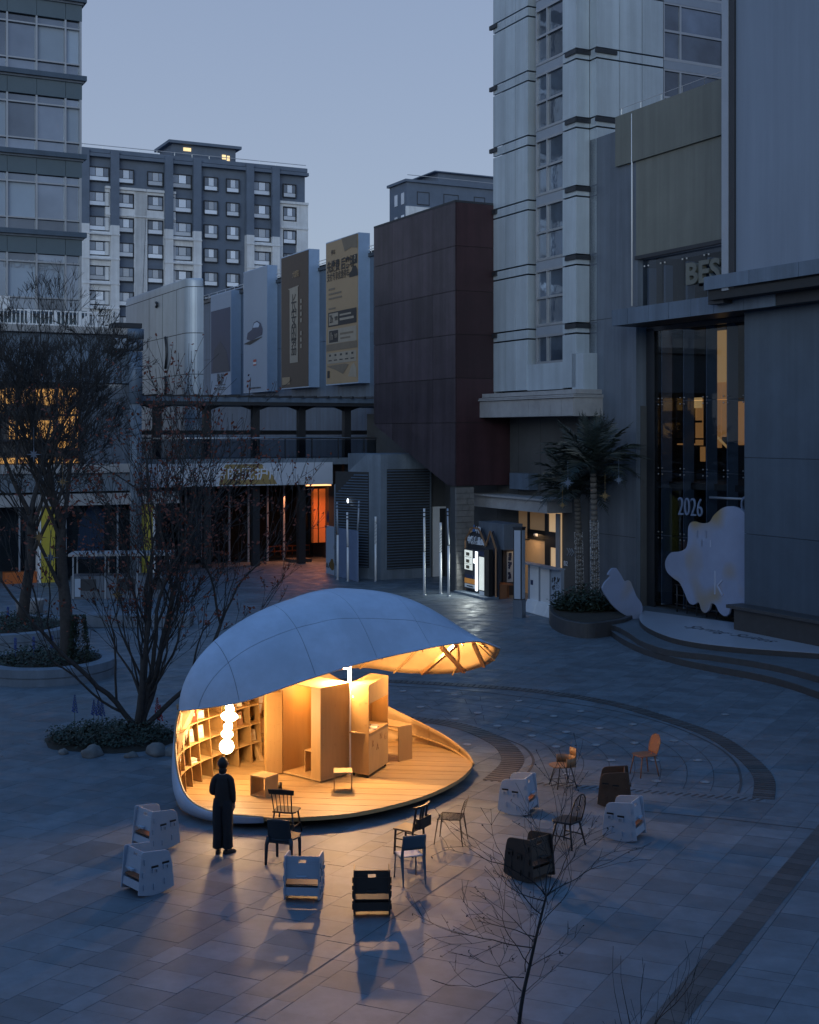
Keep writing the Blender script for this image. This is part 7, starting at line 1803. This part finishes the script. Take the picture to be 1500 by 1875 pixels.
# loose shirt: torso and sleeves
CV = [(0, 0, .80), (0, 0, .93), (0, -.005, 1.1), (0, -.015, 1.27), (0, -.02, 1.385), (0, 0, 1.445), (-.11, -.012, 1.375), (-.185, -.01, 1.345), (-.245, -.04, 1.10), (-.15, .13, 1.055), (.11, -.012, 1.375), (.185, -.01, 1.345), (.235, -.025, 1.10), (.24, .04, .90)]
CE = [(0, 1), (1, 2), (2, 3), (3, 4), (4, 5), (4, 6), (6, 7), (7, 8), (8, 9), (4, 10), (10, 11), (11, 12), (12, 13)]
CR = [(.20, .13), (.20, .135), (.195, .13), (.195, .125), (.15, .10), (.075, .07), (.095, .09), .085, .072, .058, (.095, .09), .085, .072, .055]
CV = [(x * .80, y, z) for x, y, z in CV]
CR = [(r[0] * .80, r[1]) if isinstance(r, tuple) else r * .82 for r in CR]
skin_mesh('shirt', [tuple(Vector(v) * SC) for v in CV], CE, CR, m_cloth, per, 2)
# wide trousers
def trouser():
    mb = MB()
    for s in (-1, 1):
        g_ = []
        for z, cx, rx, ry in ((.98, .085, .115, .125), (.84, .092, .125, .14), (.6, .10, .115, .12), (.35, .103, .108, .112), (.12, .105, .105, .11), (.105, .105, .095, .10)):
            g_.append([Vector((s * cx * .84 + rx * .84 * math.cos(a) + .006 * math.sin(7 * z * 9 + 3 * a), .005 + ry * math.sin(a) + .006 * math.sin(5 * a + z * 8), z)) * SC for a in [k * PI / 12 for k in range(24)]])
        mb.grid(g_, close=True)
    return mb
trouser().build('trousers', m_cloth2, per, local=True)
for s, yaw in ((-1, .12), (1, -.75)):
    mb = MB(); Mx = rotz(yaw); c = Vector((s * .09, .02, 0)) * SC
    pr = [(0.0, -.085), (.034, -.08), (.04, -.03), (.045, .06), (.04, .13), (.02, .165), (0, .17)]
    ol = [(a, b) for a, b in pr] + [(-a, b) for a, b in pr[::-1][1:-1]]
    lev = [(0.0, 1.0), (.02, 1.04), (.05, .93), (.075, .6)]
    g_ = [[c + Mx @ Vector((a * k, (b - .0) * (k if h < .04 else 1.0 if b < 0 else k * .9), h)) for a, b in ol] for h, k in lev]
    mb.grid(g_, close=True); n_ = len(ol); mb.f.append([3 * n_ + j for j in range(n_)]); mb.m.append(0); mb.sm.append(True); mb.build('shoe', m_black, per, local=True)
mb = MB(); mb.ball(Vector((0, .012, 1.615)) * SC, .1, 18, sq=(.88, 1.04, 1.12)); mb.build('hair', m_hair, per, local=True)
mb = MB(); mb.ball(Vector((0, -.005, 1.50)) * SC, .084, 12, sq=(.85, .8, 1.15)); mb.build('hair_nape', m_hair, per, local=True)
for s in (-1, 1): MB().ball(Vector((s * .094, .02, 1.60)) * SC, .026, 8, sq=(.45, .8, 1.3)).build('ear', m_skin, per, local=True)
f_ = MB(); f_.ball(Vector((0, .115, 1.585)) * SC, .02, 8, sq=(.7, 1, 1.5)); f_.build('nose', m_skin, per, local=True)
for s in (-1, 1): MB().ball(Vector((s * .033, .098, 1.615)) * SC, .013, 8).build('eye', m_white, per, local=True)
MB().box(Vector((0, .104, 1.545)) * SC, (.045, .012, .01)).build('mouth', m_b_red, per, local=True)
# ================================================================= trees and plants
def grow(rng, base, dirs, r0, length, levels, spread, up=0.25, wob=0.18, kids=(2, 4), shrink=0.66, seglen=0.35, rmin=0.004, n0=8, lean=None, side=0.5):
    """branching skeleton -> (thick mesh builder, twig mesh builder, twig tips)"""
    thick, thin, tips = MB(), MB(), []
    def branch(p, d, r, L, lev):
        n = max(2, int(L / seglen)); pts = [p.copy()]; rad = [r]; d = d.normalized()
        for k in range(n):
            d = (d + Vector((rng.gauss(0, wob), rng.gauss(0, wob), rng.gauss(0, wob * .7) + up * .16))).normalized()
            p = p + d * (L / n); pts.append(p.copy()); rad.append(max(rmin * .8, r * (1 - (0.42 if lev < levels else 0.75) * (k + 1) / n)))
            if lev < levels and k >= 1 and rng.random() < side:
                a = d.orthogonal().normalized(); a.rotate(Matrix.Rotation(rng.uniform(0, 2 * PI), 3, d)); nd = (d + a * rng.uniform(.7, 1.2) * spread + Z * up * .4)
                branch(p, nd, max(rmin, rad[-1] * rng.uniform(.38, .58)), L * rng.uniform(.4, .65), lev + 1)
        (thick if r > 0.03 else thin).tube(pts, rad, n0 if r > .06 else (5 if r > 0.015 else 3), cap=False)
        if lev >= levels: tips.extend(pts[1:]); return
        for j in range(rng.randint(*kids)):
            a = d.orthogonal().normalized(); a.rotate(Matrix.Rotation(rng.uniform(0, 2 * PI), 3, d))
            nd = d + a * rng.uniform(.45, 1.0) * spread + Z * up * .3
            branch(p, nd, max(rmin, rad[-1] * rng.uniform(.62, .88)), L * shrink * rng.uniform(.75, 1.15), lev + 1)
    for it in dirs: branch(Vector(it[3]) if len(it) > 3 else Vector(base), Vector(it[0]), it[2], it[1], it[4] if len(it) > 4 else 0)
    return thick, thin, tips
def leaves(rng, pts, n, size, j=.03):
    mb = MB()
    for _ in range(n):
        p = rng.choice(pts) + Vector((rng.gauss(0, j), rng.gauss(0, j), rng.gauss(0, j)))
        a = Vector((rng.gauss(0, 1), rng.gauss(0, 1), rng.gauss(0, 1))).normalized(); b = a.orthogonal().normalized(); s = size * rng.uniform(.6, 1.3)
        mb.add([p, p + a * s * .5 + b * s * .3, p + a * s, p + a * s * .5 - b * s * .3], [(0, 1, 2, 3)])
    return mb
def tree(name, label, base, dirs, seed, levels, trunk_m=m_bark, leaf=None, group=None, **k):
    rng = random.Random(seed); t = thing(name, label, 'tree', tuple(base), group=group)
    th, tw, tips = grow(rng, base, dirs, 0, 0, levels, **k)
    th.build('trunk', trunk_m, t)
    o = tw.build('crown', m_twig, t)
    if leaf:
        n, size, m, flt = leaf; c = [p for p in tips if flt(p)] or tips
        leaves(rng, c, n, size).build('leaves', m, t)
    return t
b1 = Vector((PL1.x + .62, PL1.y - .3, .5)); b2 = Vector((PL2.x + .55, PL2.y + .2, .5))
tree('bare_tree', 'larger bare tree with dark thick trunk in the nearer round planter', b1, [((0.03, 0, 1), 4.0, .23)], 14, 6, spread=.74, up=.36, wob=.055, kids=(3, 4), shrink=.66, seglen=.4, rmin=.0062, side=.37, leaf=(260, .09, m_redleaf, lambda p: p.z < 5.5))
tree('bare_tree', 'bare tree with leaning trunk in the farther round planter at the left edge', b2, [((0.05, 0, 1), 4.0, .22)], 23, 6, spread=.74, up=.36, wob=.06, kids=(3, 4), shrink=.66, seglen=.45, rmin=.0075, side=.34)
b3 = G(252, 1346)
tree('multi_stem_tree', 'bare multi-stem tree with a few rust-red leaves in the flower bed', b3, [((-.34, .1, 1), 3.5, .075), ((-.05, .12, 1), 3.7, .085), ((.12, -.1, 1), 3.4, .08), ((.62, .05, 1), 3.6, .085), ((.85, -.1, .9), 3.4, .07), ((.02, -.15, 1), 3.7, .07)], 5, 4, spread=.62, up=.34, wob=.11, kids=(2, 3), shrink=.66, seglen=.3, rmin=.0065, side=.42,
     leaf=(3600, .095, m_redleaf, lambda p: p.z > 2.6))
FG = 13.0
def fg(x, y): return P(x, y, FG)
b4 = Vector(((938 - 750) * FG / F, FG, 0))
limbs = [((1000, 1642), (985, 1380), .010), ((1000, 1642), (872, 1436), .010), ((1002, 1640), (1062, 1490), .009), ((1000, 1642), (1185, 1600), .012), ((998, 1650), (850, 1600), .009), ((992, 1675), (815, 1560), .009), ((985, 1700), (1090, 1560), .008), ((975, 1735), (770, 1715), .010), ((980, 1715), (830, 1660), .008), ((968, 1765), (860, 1640), .008), ((965, 1775), (1045, 1700), .007), ((960, 1790), (800, 1800), .008), ((955, 1815), (905, 1690), .008), ((950, 1830), (1010, 1770), .006), ((962, 1780), (920, 1560), .008), ((1000, 1642), (930, 1500), .007), ((1002, 1640), (1040, 1430), .007), ((1003, 1640), (1105, 1510), .007), ((978, 1725), (900, 1600), .007)]
dl_ = []
rl = random.Random(77)
for a_, b_, r_ in limbs:
    p0, p1 = fg(*a_), fg(*b_); d_ = p1 - p0; d_.y += rl.uniform(-.6, .6) * d_.length; dl_.append((d_, (p1 - p0).length * .62, r_ * .72, p0, 1))
rng_ = random.Random(31); yt = thing('young_tree', 'slender bare young tree in the foreground, in front of the dark rocking chair', 'tree', tuple(b4))
th, tw, tips = grow(rng_, b4, dl_, 0, 0, 3, spread=.85, up=.22, wob=.13, kids=(2, 2), shrink=.62, seglen=.09, rmin=.0025, side=.36)
tk = MB(); tk.tube(smooth([b4, fg(945, 1950), fg(955, 1840), fg(972, 1760), fg(988, 1690), fg(1001, 1638)], 5), .026, 8, r1=.010); tk.v += th.v
tk.build('trunk', m_bark, yt); tw.build('crown', m_twig, yt); leaves(rng_, tips, 170, .024, 0.0).build('buds', m_twig, yt)
b5 = Vector(((1130 - 750) * 12.6 / F, 12.6, 0.0))
tree('bare_shrub', 'tips of a bare foreground shrub at the bottom edge, right of the young tree', b5, [((-.2, 0, 1), 1.35, .012), ((.12, .1, 1), 1.5, .012), ((.3, 0, 1), 1.3, .01), ((.55, 0, 1), 1.35, .01), ((-.5, 0, 1), 1.2, .01)], 43, 2, spread=.5, up=.5, wob=.1, kids=(1, 2), shrink=.5, seglen=.12, rmin=.0022, side=.25)
# flower bed with boulders
bed = thing('flower_bed', 'low dark flower bed edged with boulders under the multi-stem tree', 'flower bed', tuple(G(205, 1356)))
BC = G(205, 1356); rb = random.Random(9)
mb = MB(); g_ = []
for i in range(7):
    u = i / 6; g_.append([BC + Vector((1.62 * u * math.cos(a) * (1 + .06 * math.sin(5 * a)), 1.25 * u * math.sin(a) * (1 + .06 * math.sin(4 * a)), .22 * (1 - u * u) + .004)) for a in [k * PI / 16 for k in range(32)]])
mb.grid(g_, close=True); mb.build('soil', m_soil, bed)
def foliage(cx, cy, z0, rx, ry, h, n, size, rng):
    m_ = MB()
    for _ in range(n):
        a, q = rng.uniform(0, 2 * PI), math.sqrt(rng.random()); x, y = cx + rx * q * math.cos(a), cy + ry * q * math.sin(a); hh = h * rng.uniform(.3, 1.0) * (1.15 - .5 * q)
        d = Vector((rng.gauss(0, .35), rng.gauss(0, .35), 1)).normalized(); b = d.orthogonal().normalized(); b.rotate(Matrix.Rotation(rng.uniform(0, 6.28), 3, d)); p = Vector((x, y, z0 + .15 * h * (1 - q)))
        for k in range(3):
            o_ = p + d * hh * (.3 + .3 * k) + Vector((rng.gauss(0, .04), rng.gauss(0, .04), 0)); s = size * rng.uniform(.7, 1.3)
            e = (b * math.cos(k * 2.1) + d.cross(b) * math.sin(k * 2.1) + Z * .4).normalized(); f = e.cross(d).normalized()
            m_.add([o_, o_ + e * s * .5 + f * s * .25, o_ + e * s, o_ + e * s * .5 - f * s * .25], [(0, 1, 2, 3)])
    return m_
fo = foliage(BC.x, BC.y, .05, 1.5, 1.1, .42, 1500, .09, rb).build('low_foliage', m_leaf, bed); fo['kind'] = 'stuff'
m_delph = mat('blue_flower', (0.05, 0.09, 0.30), 0.7, var=.3, scale=20); m_redfl = mat('red_flower', (0.42, 0.03, 0.03), 0.7, var=.3, scale=20)
def spike(px, py, h, m, label):
    q = G(px, py); t = thing('flower_spike', label, 'flower', tuple(q), group='tall flower spikes in the bed')
    MB().tube([(0, 0, .0), (0, 0, h)], .008, 4).build('stem', m_leaf, t, local=True); m_ = MB()
    for k in range(40):
        z = h * .45 + h * .55 * k / 40; a = k * 2.4; r = .055 * (1 - (k / 42)) + .01
        m_.ball((r * math.cos(a), r * math.sin(a), z), .024 * (1 - k / 70), 5)
    m_.build('flower_head', m, t, local=True)
for px, py, h in ((137, 1330, .8), (172, 1332, .7), (180, 1335, .78), (187, 1334, .72)): spike(px, py, h, m_delph, 'tall blue flower spike at the back of the flower bed')
for px, py, h in ((258, 1335, .68), (288, 1340, .85), (293, 1342, .7)): spike(px, py, h, m_redfl, 'tall red flower spike beside the tree stems')
def boulder(px, py, sx, sy, sz, seed, label):
    q = G(px, py); r_ = random.Random(seed); bm = bmesh.new(); bmesh.ops.create_icosphere(bm, subdivisions=3, radius=1)
    off = Vector((seed * 3.1, 0, 0))
    for v in bm.verts:
        n = noise.noise(v.co * 1.3 + off) * .28 + noise.noise(v.co * 3.1 + off) * .1; c = v.co * (1 + n); v.co = Vector((c.x * sx, c.y * sy, max(-.2, c.z) * sz))
    me = bpy.data.meshes.new('boulder'); bm.to_mesh(me); bm.free(); me.materials.append(m_rock)
    for p in me.polygons: p.use_smooth = True
    o = link('boulder', me); o.location = (q.x, q.y, sz * .15); o.rotation_euler = (0, 0, seed); tag(o, label, 'boulder', 'boulders edging the flower bed')
boulder(170, 1384, .27, .2, .22, 1, 'grey boulder at the front of the flower bed'); boulder(285, 1379, .42, .22, .2, 2, 'widest low boulder by the shell wall'); boulder(148, 1362, .2, .15, .15, 3, 'small boulder at the back left of the flower bed')
boulder(197, 1357, .24, .18, .2, 4, 'boulder among the foliage in the middle of the bed'); boulder(116, 1380, .14, .11, .1, 5, 'smallest boulder at the left tip of the flower bed'); boulder(318, 1382, .26, .2, .15, 6, 'flat boulder against the shell wall'); boulder(240, 1386, .16, .12, .1, 7, 'small dark boulder below the tree stems')
def planting(c, r, z, label, seed, h=.5, n=900):
    rg = random.Random(seed); o = lone(foliage(c.x, c.y, z, r, r, h, n, .11, rg), 'planting', m_leaf, label, 'plants'); o['kind'] = 'stuff'
planting(PL1, 1.5, .42, 'dark mixed planting in the nearer round planter', 1); planting(PL2, 2.0, .46, 'dark mixed planting in the farther round planter', 2)
pcx = PALM_C; rg = random.Random(6)
o = lone(foliage(pcx.x - .1, pcx.y + .2, .5, 1.25, 1.0, 1.0, 1100, .16, rg), 'planting', m_leaf, 'dark bushy planting at the foot of the two palms', 'plants'); o['kind'] = 'stuff'
for c, s_ in ((PL1, 1), (PL2, -1)):
    for k in range(3): 
        q = c + Vector((-.9 + .5 * k, -.3 + .2 * k, 0)); m_ = MB(); m_.tube([(q.x, q.y, .45), (q.x, q.y, 1.15)], .006, 4)
        for j in range(24): m_.ball((q.x + .03 * math.cos(j * 2.4), q.y + .03 * math.sin(j * 2.4), .8 + .016 * j), .022, 5)
        lone(m_, 'flower_spike', m_delph, 'tall blue flower spike in the nearer round planter' if s_ == 1 else 'tall blue flower spike in the farther round planter', 'flower', 'tall flower spikes in the round planters')
# conical topiary in nearer planter
q = PL1 + Vector((1.05, -.4, 0)); rg = random.Random(8); m_ = MB()
for k in range(900):
    z = rg.random() ** .8; a = rg.uniform(0, 6.28); r = .33 * (1 - .55 * z) * rg.uniform(.6, 1); p = Vector((q.x + r * math.cos(a), q.y + r * math.sin(a), .5 + 1.35 * z)); e = Vector((math.cos(a), math.sin(a), rg.uniform(.2, 1))).normalized(); f = e.orthogonal().normalized()
    m_.add([p, p + e * .05 + f * .03, p + e * .1, p + e * .05 - f * .03], [(0, 1, 2, 3)])
lone(m_, 'topiary_shrub', m_leaf, 'upright dark shrub right of the nearer planter tree', 'shrub')
lv = leaves(random.Random(12), [BC + Vector((random.Random(k).gauss(.6, 2.2), random.Random(k + 99).gauss(0, 1.8), .012)) for k in range(160)], 150, .07, .05)
lv.v = [Vector((v.x, v.y, .008 + .012 * abs(math.sin(v.x * 31 + v.y * 17)))) for v in lv.v]; fl = lv.build('fallen_leaves', m_redleaf); fl['kind'] = 'stuff'; tag(fl, 'scattered fallen leaves on the paving around the flower bed', 'leaves')
# palms
fr_cache = []
def frond_mesh(L, droop, seed):
    rg = random.Random(seed); m_ = MB(); n = 16; pts = []
    for k in range(n + 1):
        t = k / n; pts.append(Vector((L * t * (1 - .12 * t), 0, L * (.55 * t - droop * t * t))))
    m_.tube(pts, .022, 4, r1=.006)
    for k in range(3, n * 2):
        t = k / (n * 2); i = min(n - 1, int(t * n)); p = pts[i].lerp(pts[i + 1], t * n - i); d = (pts[i + 1] - pts[i]).normalized(); ll = L * .30 * math.sin(PI * min(1, .25 + t * .78)) * rg.uniform(.85, 1.1)
        for s in (-1, 1):
            e = (d * .65 + Vector((0, s, 0)) * .8 + Z * rg.uniform(-.25, .25)).normalized(); f = d * .022
            m_.add([p - f, p + f, p + e * ll * .6 + f * .8 - Z * .02, p + e * ll - Z * ll * .16, p + e * ll * .6 - f * .8 - Z * .02], [(0, 1, 2, 3, 4)])
    return m_.mesh('frond', m_palm)
FM = [frond_mesh(2.6, .25, 1), frond_mesh(2.8, .5, 2), frond_mesh(2.5, .75, 3), frond_mesh(2.2, 0.02, 4)]
def palm(px, py, ptop, label, seed, lean, z0=.55):
    q = G(px, py, z0); rg = random.Random(seed); t = thing('palm_tree', label, 'palm tree', tuple(q), group='palms in the dark planter'); h = zat(ptop, q.y) - z0
    pts = [(lean * (k / 24) ** 1.5, 0, h * k / 24) for k in range(25)]
    m_ = MB(); 
    for k in range(24): 
        m_.tube([pts[k], Vector(pts[k]).lerp(Vector(pts[k + 1]), .86)], .15 - .03 * k / 24, 10, r1=.165 - .03 * k / 24)
    m_.build('trunk', m_palm_trunk, t, local=True)
    mw = MB()
    for k in range(int(h * .62 / .055)):
        z = .1 + k * .055; x = lean * (z / h) ** 1.5
        for j in range(0, 14):
            if rg.random() < .62: a = j / 14 * 2 * PI; mw.box((x + .17 * math.cos(a), .17 * math.sin(a), z), (.018, .018, .02))
    mw.build('light_string', m_white, t, local=True)
    top = Vector((lean, 0, h))
    MB().ball(top + Z * .1, .2, 10, sq=(1, 1, 1.5)).build('crown_heart', m_palm, t, local=True)
    for k in range(34):
        a = k * 2.399 + rg.uniform(-.2, .2); g = k / 34
        o = link('frond', FM[3] if g < .25 else FM[0] if g < .5 else FM[1] if g < .8 else FM[2], t); o.location = top + Z * (.25 - .35 * g); o.rotation_euler = (0, R(-52) * (1 - g * 1.15) + rg.uniform(-.1, .1), a)
        o.scale = (1, 1, 1)
    return t, q + top
_, pt1 = palm(1062, 1093, 905, 'shorter palm behind, with light strings wound round its trunk', 1, -.12)
_, pt2 = palm(1090, 1108, 862, 'taller palm in front, with light strings wound round its trunk', 2, -.08)
def star(p, r, m, label, rot=0.0):
    ol = []
    for k in range(16): a = k * PI / 8 + rot; rr = r if k % 4 == 0 else (r * .28 if k % 2 else r * .62); ol.append((rr * math.cos(a), rr * math.sin(a)))
    m_ = MB(); m_.slab(ol, Vector((0, 0, 0)), Vector((1, 0, 0)), Z, Vector((0, -1, 0)), .03); m_.tube([(0, 0, r), (0, 0, r + .5)], .006, 4)
    m_.v = [v + p for v in m_.v]; lone(m_, 'hanging_star', m, label, 'star ornament', 'star ornaments hung in the trees')
star(P(1040, 884, 42.5), .22, m_star, 'pale star ornament on the left side of the palms', R(90)); star(P(1108, 908, 42.3), .2, m_gold, 'dim golden star ornament below the taller palm crown', R(90)); star(P(1133, 879, 42.5), .18, m_star, 'pale star ornament on the right side of the palms', R(90)); star(P(1030, 925, 42.6), .15, m_gold, 'small dim golden star under the shorter palm', R(90))
star(P(215, 1089, 31.5), .17, m_gold, 'golden star ornament in the multi-stem tree', R(90)); star(P(72, 984, 34), .2, m_gold, 'dim golden star left of the thick trunk', R(90)); star(P(93, 1021, 33.6), .2, m_star, 'pale blue star beside the thick trunk', R(90)); star(P(62, 832, 34), .2, m_star, 'pale star high in the larger bare tree', R(90)); star(P(115, 882, 34), .17, m_gold, 'dim golden star at the fork of the larger bare tree', R(90))
